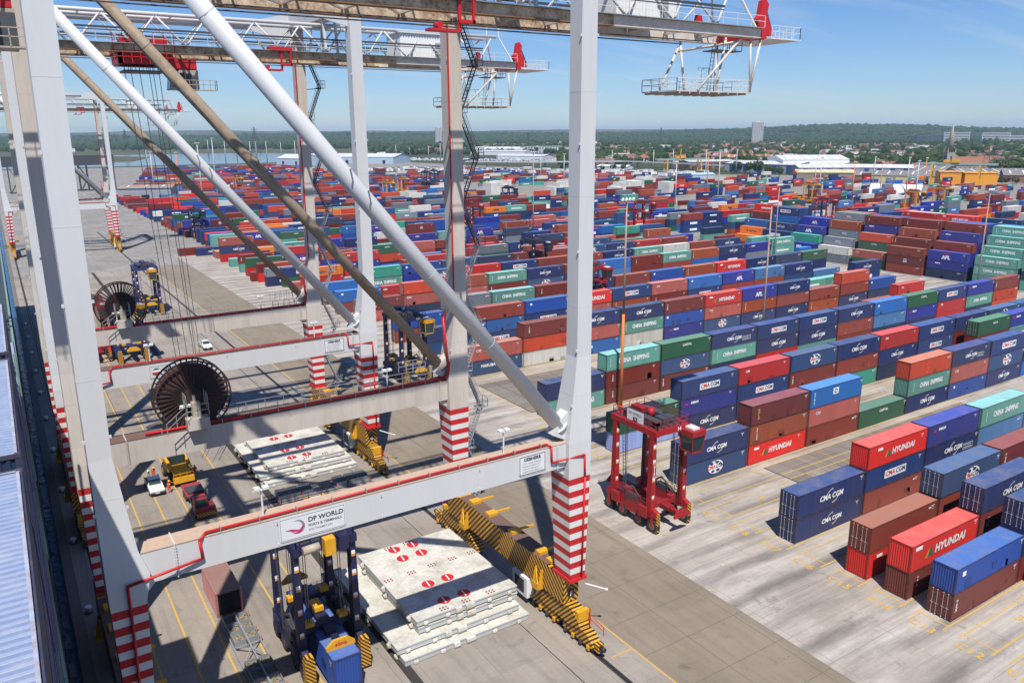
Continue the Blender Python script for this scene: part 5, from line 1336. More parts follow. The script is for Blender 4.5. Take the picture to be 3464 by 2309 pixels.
    # ladder, braces, hoist ropes, spreader
    b = MB(); x = -SCW / 2 - 0.42
    for dy in (0, 0.42): b.bar((x + 0.1, 0.6 + dy, 2.4), (x + 0.1, 1.2 + dy, SCH - 0.5), 0.06)
    for i in range(22): b.bar((x + 0.1, 0.6 + i * 0.027, 2.6 + i * 0.44), (x + 0.1, 1.02 + i * 0.027, 2.6 + i * 0.44), 0.04)
    b.build('ladder', m_dgrey, r)
    for s in (-1, 1):
        b = MB(); b.tube((s * SCW / 2, -SCL / 2 + 1.8, 2.4), (s * (SCW / 2 - 0.1), 0.0, 4.3), 0.10, 7); b.tube((s * SCW / 2, SCL / 2 - 2.0, 2.4), (s * (SCW / 2 - 0.1), 0.0, 4.3), 0.10, 7); b.build('side_strut', m_dgrey, r)
    b = MB()
    for sx in (-1.6, -1.4, 1.4, 1.6):
        for sy in (-2.6, 2.2): b.tube((sx, sy, lift + 0.6), (sx, sy, SCH - 0.5), 0.035, 5)
    b.build('hoist_rope', m_dgrey, r)['kind'] = 'stuff'
    m_sp = m_yellow if yellow_cab else m_sc
    m_sb = m_sc
    b = MB(); b.box(-0.5, 0.5, -4.2, 4.2, lift + 0.05, lift + 0.5); b.box(-1.9, 1.9, -2.9, -2.3, lift + 0.1, lift + 0.6); b.box(-1.9, 1.9, 1.9, 2.5, lift + 0.1, lift + 0.6)
    b.box(-0.28, 0.28, -5.9, 5.9, lift + 0.08, lift + 0.38); sp = link('spreader', b.mesh('spreader', m_sb), r, color=dk)
    b = MB()
    for q_ in ((-1.9, -1.1, -2.9, -2.2), (1.1, 1.9, -2.9, -2.2), (-1.9, -1.1, 1.8, 2.5), (1.1, 1.9, 1.8, 2.5), (-0.4, 0.4, -1.0, 0.6)): b.box(*q_, lift + 0.61, lift + 1.0)
    link('head_block', b.mesh('head_block', m_sp), sp, color=col)['kind'] = 'stuff'
    for s in (-1, 1):
        b = MB(); b.prism([(-1.25, lift), (1.25, lift), (1.25, lift + 0.3), (0.6, lift + 0.85), (-0.6, lift + 0.85), (-1.25, lift + 0.3)], 'y', s * 6.0 - 0.12, s * 6.0 + 0.12); e = link('spreader_head', b.mesh('spreader_head', m_sp), sp, color=col)
        if number == '27' and s < 0:
            t = link('lettering', text_mesh('stinis', 0.5, 0.03, [m_lred]), e); t.location = (0, -6.14, lift + 0.45)
    return r
BLUE_SC = lin('#22346f'); RED_SC = lin('#a51a22'); YEL_SC = lin('#dc9a18'); NAVY_SC = lin('#16204a')
straddle('red straddle carrier with a glazed cab, standing empty at the yard edge', (61.3, 65.4, 0), 0, RED_SC, '14', sign=True, side_text='SISU', lift=2.2)
straddle('blue straddle carrier under the near crane beam holding a blue box', (18.95, 62.2, 0), 0, lin('#141e4a'), '27', True, lift=3.62, sign='rear')
straddle('dark blue straddle carrier with a yellow cab against the container rows', (61.2, 132.5, 0), 0.03, NAVY_SC, '101', True, lift=2.6)
straddle('blue straddle carrier driving behind the round cable reel', (29.9, 222.0, 0), 0, BLUE_SC, '10', True, lift=3.0, cabside=0.45)
straddle('red straddle carrier half hidden by the second cable reel', (13.0, 181.0, 0), 0, RED_SC, '', lift=2.5)
straddle('red straddle carrier with a grey machine top beside the white crane leg', (124.6, 158.0, 0), 0.1, RED_SC, '', lift=8.5)
straddle('blue straddle carrier lifting a blue box over the low rows', (75.0, 379.0, 0), 0, NAVY_SC, '', lift=8.0)
straddle('yellow straddle carrier standing alone in a yard road', (163.0, 652.0, 0), 0, YEL_SC, '', True, lift=4.0)
straddle('blue straddle carrier with striped guards half under the second crane beam', (19.2, 176.5, 0), 0, BLUE_SC, '', True, lift=3.0)
far_sc = [(190, 330, RED_SC, 'red straddle carrier low among boxes under the brown brace'), (232.0, 520.0, YEL_SC, 'yellow straddle carrier in the far yard by the white shed side'), (262, 560, YEL_SC, 'yellow straddle carrier beyond the other far yellow one'), (322, 640, NAVY_SC, 'dark straddle carrier before the white warehouse gable'), (338, 655, NAVY_SC, 'dark straddle carrier next to its twin near the warehouse'), (140, 205, NAVY_SC, 'dark straddle carrier above the rows beside the weathered crane leg'), (262, 290, RED_SC, 'slim red straddle carrier near the pale box stacks'), (232, 262, RED_SC, 'red straddle carrier beside orange boxes inland of the white leg'), (345, 250, RED_SC, 'red straddle carrier near the rail wagons'), (268, 420, NAVY_SC, 'dark straddle carrier between the pale box stacks and rows'), (430, 255, YEL_SC, 'yellow straddle carrier in front of the cream warehouse'), (470, 262, YEL_SC, 'yellow straddle carrier by the blue box stack'), (440, 330, YEL_SC, 'yellow straddle carrier close to the gantry on wheels'), (330, 108, NAVY_SC, 'dark blue straddle carrier beyond the teal stacks')]
_proto = {}
for x, y, c, lab in far_sc:
    k = tuple(c)
    if k not in _proto: _proto[k] = straddle(lab, (x, y, 0), 0, c, '', c is YEL_SC, guard=False, lift=3.0)
    else: dup(_proto[k], (x, y, 0), 0.0, lab)

# ================================================================ ON THE QUAY
m_hatch = mat('hatch_cover_paint', (0.62, 0.60, 0.53), 0.6, dirt=0.7, scale=0.55, dirtcol=(0.26, 0.23, 0.18))
m_hatchs = mat('hatch_cover_side', (0.50, 0.52, 0.50), 0.5, dirt=0.3, scale=1.2, dirtcol=(0.28, 0.26, 0.22), streak=0.3)
def hatch(label, x0, y0, w, d, z, marks=True, h=0.62):
    r = thing('hatch_cover', label, 'hatch cover', (x0, y0, z), 0, 'steel hatch covers piled on the quay')
    b = MB(); b.mat(0).box(0, w, 0, d, 0.06, h, 't'); b.mat(1).poly([(0, 0, h), (w, 0, h), (w, d, h), (0, d, h)]); b.build('panel', [m_hatchs, m_hatch], r)
    b = MB(); b.box(-0.06, w + 0.06, -0.06, 0.06, h - 0.10, h + 0.02); b.box(-0.06, w + 0.06, d - 0.06, d + 0.06, h - 0.10, h + 0.02); b.box(-0.06, 0.06, 0.06, d - 0.06, h - 0.10, h + 0.02); b.box(w - 0.06, w + 0.06, 0.06, d - 0.06, h - 0.10, h + 0.02); b.build('edge_beam', m_hatchs, r)
    for i in range(5):
        x = w * (0.06 + i * 0.21); q = MB(); q.prism([(-0.06, h - 0.2), (-0.16, h - 0.40), (-0.16, h - 0.56), (-0.06, h - 0.5)], 'x', x, x + 0.42); q.build('bearing_pad', m_hatch, r)
    for x, ww in ((w * 0.47, 0.9), (w * 0.37, 0.6)):
        q = MB(); q.prism([(-0.06, h + 0.02), (-0.24, h - 0.06), (-0.28, h - 0.36), (-0.16, h - 0.6), (-0.06, h - 0.6)], 'x', x, x + ww); q.build('stopper', m_hatch, r)
    for y in (d * 0.08, d * 0.5, d * 0.88):
        q = MB(); q.prism([(-0.06, h - 0.05), (-0.34, h - 0.25), (-0.34, h - 0.45), (-0.06, h - 0.55)], 'y', y, y + 0.4); q.build('stopper', m_hatch, r)
    q = MB(); q.box(0.1, w - 0.1, d * 0.36 - 0.03, d * 0.36 + 0.03, h + 0.001, h + 0.05); q.box(0.1, w - 0.1, d * 0.78, d * 0.78 + 0.06, h + 0.001, h + 0.05); q.box(w * 0.52, w * 0.52 + 0.05, 0.1, d - 0.1, h + 0.001, h + 0.04); q.build('seam_bar', m_hatch, r)
    if marks:
        for fy in (0.12, 0.36, 0.78, 0.93):
            for fx in (0.34, 0.54):
                q = MB(); n = 24; cx, cy = w * fx, d * fy
                q.mat(0).poly([(cx + 0.62 * math.cos(2 * PI * i / n), cy + 0.62 * math.sin(2 * PI * i / n), h + 0.056) for i in range(n)])
                q.mat(1).poly([(cx - 0.10, cy - 0.5, h + 0.062), (cx + 0.02, cy - 0.5, h + 0.062), (cx + 0.10, cy + 0.5, h + 0.062), (cx - 0.02, cy + 0.5, h + 0.062)]); q.build('painted_disc', [m_red, m_letw], r)
        for fx, fy in ((0.06, 0.55), (0.3, 0.56), (0.52, 0.57), (0.74, 0.57), (0.95, 0.57), (0.28, 0.03), (0.5, 0.03), (0.75, 0.03), (0.3, 0.97), (0.5, 0.97)):
            q = MB()
            for i in range(3):
                for j in range(2): q.box(w * fx - 0.4 + i * 0.32, w * fx - 0.26 + i * 0.32, d * fy - 0.2 + j * 0.34, d * fy - 0.08 + j * 0.34, h, h + 0.07)
            q.build('socket', mat('socket_red', (0.24, 0.04, 0.035), 0.6, dirt=0.4), r)['kind'] = 'stuff'
    return r
hatch('lowest and widest pale hatch cover of the pile beside the blue carrier', 24.3, 55.3, 12.9, 15.6, 0.0, False)
hatch('second hatch cover of the near pile, wider than those upon it', 24.0, 56.2, 12.7, 15.2, 0.72, False)
hatch('narrow hatch cover under the topmost one of the near pile', 26.5, 57.0, 10.5, 13.6, 1.46, False)
hatch('topmost hatch cover of the near pile, eight red discs in view', 26.35, 57.0, 10.6, 13.6, 2.2, True)
hatch('lowest pale hatch cover of the farther pile behind the beige beam', 24.6, 98.2, 12.6, 14.0, 0.0, False)
hatch('middle hatch cover of the farther pile with clutter on its rim', 24.2, 99.2, 12.6, 13.4, 0.75, False)
hatch('topmost hatch cover of the farther pile, crossed by crane shadows', 25.6, 100.0, 10.6, 12.4, 1.5, True)

m_cage = mat('cage_grey', (0.30, 0.32, 0.34), 0.5, 0.2, dirt=0.3)
m_bits = mat('twistlock_bits', (0.30, 0.25, 0.17), 0.8, dirt=0.7, scale=6, dirtcol=(0.08, 0.07, 0.06))
def cage(label, loc, rot):
    r = thing('lashing_cage', label, 'cage', loc, rot, 'long lashing cages on the quay')
    b = MB(); w = 2.4
    for y in (0, w): b.box(0, L, y - 0.06, y + 0.06, 0.12, 0.3)
    for x in (0, 3.0, 4.6, 7.6, 9.2, L): b.box(x - 0.06, x + 0.06, 0.06, w - 0.06, 0.14, 0.28)
    b.bar((0.1, w / 2, 0.95), (L - 0.1, w / 2, 0.95), 0.14); b.bar((4.6, 0.1, 0.25), (6.1, w / 2, 0.9), 0.1); b.bar((7.6, 0.1, 0.25), (6.1, w / 2, 0.9), 0.1); b.bar((4.6, w - 0.1, 0.25), (6.1, w / 2, 0.9), 0.1); b.bar((7.6, w - 0.1, 0.25), (6.1, w / 2, 0.9), 0.1)
    b.build('frame', m_cage, r)
    for x0 in (0.1, 1.55, 3.1, 7.65, 9.25, 10.7):
        for y0 in (0.1, 1.25):
            k = MB(); x1 = x0 + 1.4; y1 = y0 + 1.05
            k.box(x0, x1, y0, y0 + 0.04, 0.1, 0.85); k.box(x0, x1, y1 - 0.04, y1, 0.1, 0.85); k.box(x0, x0 + 0.04, y0 + 0.04, y1 - 0.04, 0.1, 0.85); k.box(x1 - 0.04, x1, y0 + 0.04, y1 - 0.04, 0.1, 0.85); k.box(x0, x1, y0, y1, 0.06, 0.1)
            bn = k.build('bin', m_cage, r)
            g = MB()
            for i in range(46):
                px, py, pz = rnd.uniform(x0 + 0.1, x1 - 0.1), rnd.uniform(y0 + 0.1, y1 - 0.1), rnd.uniform(0.5, 0.74); s = rnd.uniform(0.05, 0.1)
                g.poly([(px - s, py - s, pz), (px + s, py - s * 0.4, pz), (px, py + s, pz + 0.02), (px, py, pz + s)], [(0, 1, 3), (1, 2, 3), (2, 0, 3)])
            g.poly([(x0 + 0.05, y0 + 0.05, 0.5), (x1 - 0.05, y0 + 0.05, 0.5), (x1 - 0.05, y1 - 0.05, 0.5), (x0 + 0.05, y1 - 0.05, 0.5)])
            g.build('twistlocks', m_bits, bn)['kind'] = 'stuff'
    for x in (0.03, 1.55, 3.05, 7.7, 9.3, L - 0.03):
        k = MB(); k.box(x - 0.05, x + 0.05, -0.12, -0.065, 0.15, 0.75); k.build('reflector', mat('reflector_orange', (0.75, 0.14, 0.03), 0.5, dirt=0.1), r)
    if rot == 0:
        t = link('lettering', text_mesh('VDM', 0.36, 0.03, [m_letw]), r); t.location = (5.9, -0.075, 0.22)
    return r
cage('grey lashing cage lying along the quay beside the pink box', (14.75, 58.2, 0), PI / 2)
cage('grey lashing cage with orange reflectors lying across the quay', (24.7, 93.0, 0), -0.02)

# the rusty pink open box, and the blue one held by the carrier
def open_box(label, loc, rot, ln, col, rcol, text=None, open_end=True, h=2.59, group=None):
    r = thing('shipping_container', label, 'container', loc, rot, group)
    link('wall', cont_mesh('wall', h, ln), r, color=col); link('roof', cont_mesh('roof', h, ln), r, color=rcol); link('frame', cont_mesh('frame', h, ln), r, color=tuple(v * 0.7 for v in col))
    return r
PK = lin('#c98b8c')
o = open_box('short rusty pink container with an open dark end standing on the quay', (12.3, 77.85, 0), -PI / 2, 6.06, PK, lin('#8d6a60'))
b = MB(); b.poly([(6.055, 0.2, 0.2), (6.055, 2.24, 0.2), (6.055, 2.24, 2.4), (6.055, 0.2, 2.4)]); b.build('dark_opening', mat('deep_shadow_lining', (0.012, 0.010, 0.010), 0.9, dirt=0.2), o)  # flat near-black sheet, painting the shade inside the open end
bx = dict(x=17.7, y=66.9, z=0.72, rot=-PI / 2, h=2.9, ln=L, code='B')
container(bx, 'blue container gripped by the yellow spreader under the near beam', group='containers in the hold of carriers', detail=False)
container(dict(x=69.0, y=377.8, z=5.0, rot=0, h=2.9, ln=L, code='A'), 'deep blue container lifted by the far blue carrier', group='containers in the hold of carriers', detail=False)
container(dict(x=66.8, y=314.0, z=0, rot=-PI / 2, h=2.59, ln=6.06, code='p'), 'short pale pink and white container out on the apron', group='containers standing loose', detail=False)

# ================================================================ VEHICLES
m_car = mat('pickup_white', (0.74, 0.75, 0.74), 0.3, dirt=0.12, spec=0.6)
def pickup(label, loc, rot, rack=False):
    r = thing('pickup_truck', label, 'pickup', loc, rot, 'white pickups on the quay')     # front towards -Y
    b = MB(); w = 0.88
    b.prism([(-2.5, 0.45), (-2.5, 0.85), (-2.35, 0.98), (-1.15, 1.12), (-0.5, 1.16), (0.9, 1.16), (0.9, 0.95), (2.5, 0.95), (2.5, 0.45)], 'x', -w, w); bd = b.build('body', m_car, r)
    b = MB(); b.loft([(-0.82, 0.82, -1.15, 0.85, 1.14), (-0.70, 0.70, -0.45, 0.7, 1.70)]); c = b.build('cab', m_car, r)
    b = MB(); b.poly([(-0.74, -1.12, 1.20), (0.74, -1.12, 1.20), (0.64, -0.53, 1.66), (-0.64, -0.53, 1.66)]); b.v = [(x, y - 0.03, z + 0.02) for x, y, z in b.v]; b.build('windscreen', m_glass, c)
    for s in (-1, 1):
        b = MB(); b.poly([(s * 0.81, -0.9, 1.22), (s * 0.81, 0.7, 1.22), (s * 0.72, 0.6, 1.62), (s * 0.72, -0.45, 1.62)]); b.v = [(x + s * 0.012, y, z) for x, y, z in b.v]; b.build('side_window', m_glass, c)
        b = MB(); b.box(s * 0.62 - 0.18, s * 0.62 + 0.18, -2.53, -2.45, 0.66, 0.84); b.build('headlight', m_lamp, bd)
        for y in (-1.6, 1.55): wheel(r, s * 0.82, y, 0.36, 0.36, 0.24, (0.4, 0.4, 0.4))
        b = MB(); b.box(s * 0.84 - 0.04, s * 0.84 + 0.04, 0.95, 2.5, 0.955, 1.25); b.build('bed_side', m_car, r)
    b = MB(); b.box(-0.8, 0.8, 0.95, 2.45, 0.955, 0.99); b.build('bed_floor', m_dgrey, r)
    b = MB(); b.box(-0.88, 0.88, -2.56, -2.49, 0.42, 0.64); b.build('bumper', m_dgrey, r); b = MB(); b.box(-0.26, 0.26, -2.585, -2.562, 0.48, 0.60); b.build('number_plate', m_letw, r)
    b = MB()
    if rack:
        for x in (-0.75, 0.75): b.bar((x, 0.95, 0.96), (x, 0.95, 2.2), 0.06); b.bar((x, 2.4, 0.96), (x, 2.4, 2.2), 0.06); b.bar((x, 0.95, 2.2), (x, 2.4, 2.2), 0.06)
        for y in (0.95, 1.7, 2.4): b.bar((-0.75, y, 2.2), (0.75, y, 2.2), 0.06)
    else:
        b.bar((-0.8, 0.95, 1.5), (0.8, 0.95, 1.5), 0.06); b.bar((-0.8, 0.95, 0.99), (-0.8, 0.95, 1.5), 0.06); b.bar((0.8, 0.95, 0.99), (0.8, 0.95, 1.5), 0.06); b.bar((-0.85, 2.48, 1.3), (0.85, 2.48, 1.3), 0.05); b.bar((-0.85, 0.95, 1.3), (-0.85, 2.48, 1.3), 0.05); b.bar((0.85, 0.95, 1.3), (0.85, 2.48, 1.3), 0.05)
    b.build('rack', m_grey, r)
    return r
pickup('white pickup with workers around it under the beige crane beam', (12.25, 106.0, 0), 0)
pickup('white pickup with a roof rack driving on open quay', (34.1, 176.6, 0), 0, True)

def tractor(label, loc, rot):
    r = thing('terminal_tractor', label, 'tractor', loc, rot)
    m = mat('tractor_red', (0.42, 0.035, 0.04), 0.45, dirt=0.3)
    b = MB(); b.box(-0.5, 0.5, -2.2, 6.6, 0.7, 1.0); b.box(-1.15, 1.15, 2.6, 6.6, 1.0, 1.25); b.build('chassis', m, r)
    b = MB(); b.loft([(-1.2, 0.35, -2.4, -0.9, 0.75), (-1.2, 0.35, -2.4, -0.9, 1.6), (-1.12, 0.28, -2.15, -0.95, 2.75)]); cb = b.build('cab', m, r)
    b = MB(); b.poly([(-1.1, -2.40, 1.7), (0.25, -2.40, 1.7), (0.2, -2.19, 2.6), (-1.04, -2.19, 2.6)]); b.v = [(x, y - 0.02, z) for x, y, z in b.v]; b.build('windscreen', m_glass, cb)
    b = MB(); b.poly([(0.37, -2.2, 1.7), (0.37, -1.1, 1.7), (0.32, -1.1, 2.55), (0.33, -2.0, 2.55)]); b.build('side_window', m_glass, cb)
    b = MB(); b.box(0.4, 1.2, -2.3, -0.6, 0.75, 1.45); b.build('engine_cover', m, r); b = MB(); b.tube((0.75, -0.4, 1.4), (0.75, -0.4, 3.0), 0.10, 8); b.build('exhaust', m_dgrey, r)
    b = MB(); b.box(-1.1, 1.1, 0, 0.16, 0, 0.5); q = b.build('striped_bumper', m_hazx, r); q.location = (0, -2.6, 0.5)
    b = MB(); b.box(-1.05, 1.05, 0.2, 2.3, 1.0, 1.35); b.build('battery_box', m_dgrey, r); b = MB(); b.box(-1.0, 1.0, 3.0, 5.2, 1.26, 1.5); b.build('deck_plate', m_dgrey, r)
    for s in (-1, 1):
        wheel(r, s * 0.95, -1.5, 0.52, 0.52, 0.34, (0.4, 0.05, 0.05)); wheel(r, s * 0.95, 5.4, 0.52, 0.52, 0.42, (0.4, 0.05, 0.05)); wheel(r, s * 0.95, 4.2, 0.52, 0.52, 0.42, (0.4, 0.05, 0.05))
    return r
tractor('red terminal tractor with a striped bumper beyond the near beam', (16.1, 96.0, 0), 0.0)
def loader(label, loc, rot):
    r = thing('wheel_loader', label, 'loader', loc, rot)
    b = MB(); b.prism([(-2.8, 0.9), (-2.8, 1.7), (-0.8, 2.1), (2.6, 2.2), (2.9, 0.9)], 'x', -1.1, 1.1); b.build('body', m_yellow, r)
    b = MB(); b.box(-1.3, 1.3, -3.4, -2.8, 0.6, 1.35); b.build('counterweight', m_yellow, r)
    b = MB(); b.box(-0.85, 0.85, -0.4, 1.4, 2.2, 3.6); c = b.build('cab', m_glass, r)
    b = MB(); b.box(-0.95, 0.95, -0.5, 1.5, 3.6, 3.75)
    for x in (-0.88, 0.88):
        for y in (-0.43, 1.43): b.bar((x, y, 2.2), (x, y, 3.6), 0.1)
    b.build('cab_frame', m_black, c)
    for s in (-1, 1):
        b = MB(); b.bar((s * 1.2, -1.5, 2.4), (s * 1.2, 4.6, 3.0), 0.35, 0.5); b.build('lift_arm', m_yellow, r)
        for y in (-1.7, 1.9): wheel(r, s * 1.2, y, 0.85, 0.85, 0.6, (0.5, 0.3, 0.03))
    b = MB(); b.box(-1.25, 1.25, 4.4, 5.6, 2.0, 3.6); b.build('mast', m_black, r); b = MB(); railing(b, [(-1.25, -3.3, 1.4), (1.25, -3.3, 1.4), (1.25, -1.0, 2.1)], 0.9, 0.04, 0.8); b.build('guard_rail', m_yellow, r)
    return r
loader('yellow wheeled lifting machine behind the red tractor', (15.6, 108.2, 0), 0.06)
def truck(label, loc, rot, cab, box=None):
    r = thing('articulated_truck', label, 'truck', loc, rot, 'road trucks about the terminal')
    b = MB(); b.box(-1.2, 1.2, -7, 6.5, 0.9, 1.25); b.build('trailer', m_dgrey, r)
    b = MB(); b.loft([(-1.2, 1.2, -9.6, -7.4, 0.6), (-1.2, 1.2, -9.6, -7.4, 2.0), (-1.15, 1.15, -9.3, -7.4, 3.5)]); link('cab', b.mesh('cab', m_sc), r, color=cab)
    b = MB(); b.poly([(-1.0, -9.62, 2.05), (1.0, -9.62, 2.05), (0.95, -9.38, 3.0), (-0.95, -9.38, 3.0)]); b.build('windscreen', m_glass, r)
    for s in (-1, 1):
        for y in (-8.7, -6.4, 3.6, 4.8, 6.0): wheel(r, s * 1.05, y, 0.5, 0.5, 0.35, (0.3, 0.3, 0.3))
    if box: 
        b = MB(); b.box(-1.22, 1.22, -5.8, 6.39, 1.26, 4.1); link('box_body', b.mesh('box_body', m_sc), r, color=box)
    return r
for x, y, rz, c, bx_, lab in ((300, 372, 1.2, '#e8e8e8', '#24593f', 'white cab truck with a dark green box'), (352, 318, 1.1, '#e8e8e8', '#1f356b', 'white cab truck with a navy box beside the gantry'), (420, 282, 1.3, '#e0b020', '#c42322', 'yellow cab truck with a long red box'), (520, 250, 1.4, '#e0b020', '#8a3a2e', 'yellow cab truck with a brown box'), (248, 372, 1.0, '#efefef', '#73261f', 'white cab truck loaded with a maroon box'), (270, 395, 1.2, '#efefef', '#e6e4dc', 'white cab truck with a white box near the pale stacks'), (330, 430, 0.9, '#efefef', None, 'white cab truck with an empty trailer'), (292, 402, 1.5, '#efefef', None, 'white cab truck parked beside another'), (150, 392, 0.0, '#e8e8e8', '#b05a50', 'white cab truck with a pinkish box in a yard road')):
    truck(lab, (x, y, 0), rz, lin(c), lin(bx_) if bx_ else None)

# ================================================================ PEOPLE
m_skin = mat('skin', (0.45, 0.26, 0.18), 0.6, dirt=0.05); m_hivis = mat('orange_overall', (0.62, 0.10, 0.02), 0.8, dirt=0.2, scale=4, dirtcol=(0.3, 0.06, 0.02)); m_band = mat('reflective_band', (0.7, 0.7, 0.66), 0.4, dirt=0.05); m_helm = mat('helmet_yellow', (0.75, 0.50, 0.03), 0.35, dirt=0.05); m_helmw = mat('helmet_white', (0.8, 0.8, 0.78), 0.35, dirt=0.05); m_boot = mat('boot', (0.03, 0.025, 0.02), 0.7)
def person(label, loc, rot, pose, suit, helm):
    J = dict(pel=(0, 0, .95), sp=(0, .0, 1.15), ch=(0, 0, 1.36), nk=(0, -.01, 1.5), hd=(0, -.03, 1.62), ht=(0, -.02, 1.74),
             hl=(.1, 0, .9), kl=(.12, -.03, .5), al=(.13, .02, .09), tl=(.14, -.14, .05), hr=(-.1, 0, .9), kr=(-.12, -.02, .5), ar=(-.13, .03, .09), tr=(-.14, -.13, .05),
             sl=(.19, 0, 1.42), el=(.25, .02, 1.16), wl=(.26, -.08, .92), sr=(-.19, 0, 1.42), er=(-.25, .02, 1.16), wr=(-.26, -.08, .92))
    J.update(pose)
    R = dict(pel=.15, sp=.14, ch=.16, nk=.065, hd=.10, ht=.085, hl=.105, kl=.07, al=.05, tl=.045, hr=.105, kr=.07, ar=.05, tr=.045, sl=.075, el=.055, wl=.038, sr=.075, er=.055, wr=.038)
    E = [('pel', 'sp'), ('sp', 'ch'), ('ch', 'nk'), ('nk', 'hd'), ('hd', 'ht'), ('pel', 'hl'), ('hl', 'kl'), ('kl', 'al'), ('al', 'tl'), ('pel', 'hr'), ('hr', 'kr'), ('kr', 'ar'), ('ar', 'tr'), ('ch', 'sl'), ('sl', 'el'), ('el', 'wl'), ('ch', 'sr'), ('sr', 'er'), ('er', 'wr')]
    V = [Vector(J[k]) for k in J]; rad = [R[k] for k in J]; idx = {k: i for i, k in enumerate(J)}; E = [(idx[a], idx[b]) for a, b in E]
    for sd, sx in (('l', 1), ('r', -1)):      # palm, four fingers, thumb
        w = Vector(J['w' + sd]); e = Vector(J['e' + sd]); d = (w - e).normalized(); side = d.cross(Vector((0, 1, 0.01))).normalized()
        V.append(w + d * 0.07); rad.append(0.032); pi_ = len(V) - 1; E.append((idx['w' + sd], pi_))
        for k in range(4):
            V.append(w + d * 0.11 + side * (k - 1.5) * 0.018); rad.append(0.010); a = len(V) - 1; E.append((pi_, a))
            V.append(w + d * (0.155 + 0.01 * (k in (1, 2))) + side * (k - 1.5) * 0.02 + Vector((0, -0.02, 0))); rad.append(0.009); E.append((a, len(V) - 1))
        V.append(w + d * 0.06 + Vector((0, -0.05, 0))); rad.append(0.011); E.append((idx['w' + sd], len(V) - 1))
    me = bpy.data.meshes.new('person'); me.from_pydata(V, E, []); tmp = bpy.data.objects.new('tmp', me); COL.objects.link(tmp)
    md = tmp.modifiers.new('skin', 'SKIN'); md.use_smooth_shade = True
    for i, q in enumerate(me.skin_vertices[0].data): q.radius = (rad[i], rad[i]); q.use_root = i == 0
    ss = tmp.modifiers.new('sub', 'SUBSURF'); ss.levels = 1; ss.render_levels = 1
    bpy.context.view_layer.update()
    out = bpy.data.meshes.new_from_object(tmp.evaluated_get(bpy.context.evaluated_depsgraph_get())); bpy.data.objects.remove(tmp)
    out.materials.clear()
    for m in (suit, m_skin, m_boot, m_band): out.materials.append(m)
    n = len(out.polygons); hz = J['nk'][2]; wl, wr = Vector(J['wl']), Vector(J['wr'])
    for p in out.polygons:
        c = p.center; p.use_smooth = True
        p.material_index = 1 if (c.z > hz + 0.01 and abs(c.x) < 0.2 and c.y < 0.3) or (c - wl).length < 0.07 and 0 or min((c - wl).length, (c - wr).length) < 0.045 else 2 if c.z < 0.12 else 3 if 0.33 < c.z < 0.38 or 1.2 < c.z < 1.25 else 0
    r = thing('person', label, 'person', loc, rot, 'dock workers in overalls')
    link('body', out, r)
    h = Vector(J['hd'])
    b = MB(); n_ = 12
    for i in range(4):
        t0, t1 = i * PI / 8, (i + 1) * PI / 8
        for k in range(n_):
            a0, a1 = 2 * PI * k / n_, 2 * PI * (k + 1) / n_
            b.poly([(h.x + .135 * math.cos(t) * math.cos(a), h.y + .15 * math.cos(t) * math.sin(a), h.z + .06 + .14 * math.sin(t)) for t, a in ((t0, a0), (t0, a1), (t1, a1), (t1, a0))])
    b.box(h.x - .1, h.x + .1, h.y - .24, h.y - .13, h.z + .055, h.z + .07); b.build('helmet', helm, r)
    f = MB(); f.prism([(-.105, -.01), (-.145, -.035), (-.105, -.045)], 'x', -.014, .014); f.v = [(x + h.x, y + h.y, z + h.z) for x, y, z in f.v]; f.build('nose', m_skin, r)
    f = MB()
    for s in (-1, 1): f.box(h.x + s * .04 - .012, h.x + s * .04 + .012, h.y - .118, h.y - .10, h.z + .005, h.z + .022)
    f.box(h.x - .025, h.x + .025, h.y - .112, h.y - .10, h.z - .072, h.z - .062); f.build('face_feature', m_boot, r)['kind'] = 'stuff'
    return r
person('worker in orange overalls pointing beside the pickup door', (13.75, 103.9, 0), 0.4, dict(el=(.42, -.12, 1.3), wl=(.66, -.22, 1.26)), m_hivis, m_helm)
person('worker in orange overalls standing behind the pickup bed', (12.75, 109.6, 0), 0.2, dict(), m_hivis, m_helm)
person('worker in pale overalls leaning on the pickup tailgate', (12.1, 109.1, 0), -0.3, dict(hd=(0, -.16, 1.55), ht=(0, -.2, 1.66), nk=(0, -.1, 1.46), ch=(0, -.05, 1.33), wl=(.2, -.35, 1.1), wr=(-.2, -.35, 1.1)), mat('grey_overall', (0.42, 0.43, 0.45), 0.8, dirt=0.2), m_helmw)
person('worker in red overalls standing by the yellow lifting machine', (17.6, 107.2, 0), 0.0, dict(), mat('red_overall', (0.42, 0.03, 0.03), 0.8, dirt=0.2), m_helm)

# mooring bollards along the edge
b_ = None
for i, y in enumerate((47.6, 63.7, 79.75, 95.9, 112, 128, 144, 160, 176, 192, 208, 224)):
    if b_ is None:
        b_ = thing('mooring_bollard', 'white mooring bollard on the dark quay edge, first along', 'bollard', (2.0, y, 0), 0, 'mooring bollards along the quay edge')
        q = MB(); q.tube((0, 0, 0), (0, 0, 0.12), 0.42, 14); q.build('base_plate', m_dgrey, b_); q = MB(); q.tube((0, 0, 0.12), (0, 0, 0.5), 0.2, 14); q.tube((0, 0, 0.5), (0, 0, 0.68), 0.36, 14, 0.3); q.build('head', m_letw, b_)
    else: dup(b_, (2.0, y, 0), 0.0, 'white mooring bollard on the dark quay edge, %s along' % ORD[i])

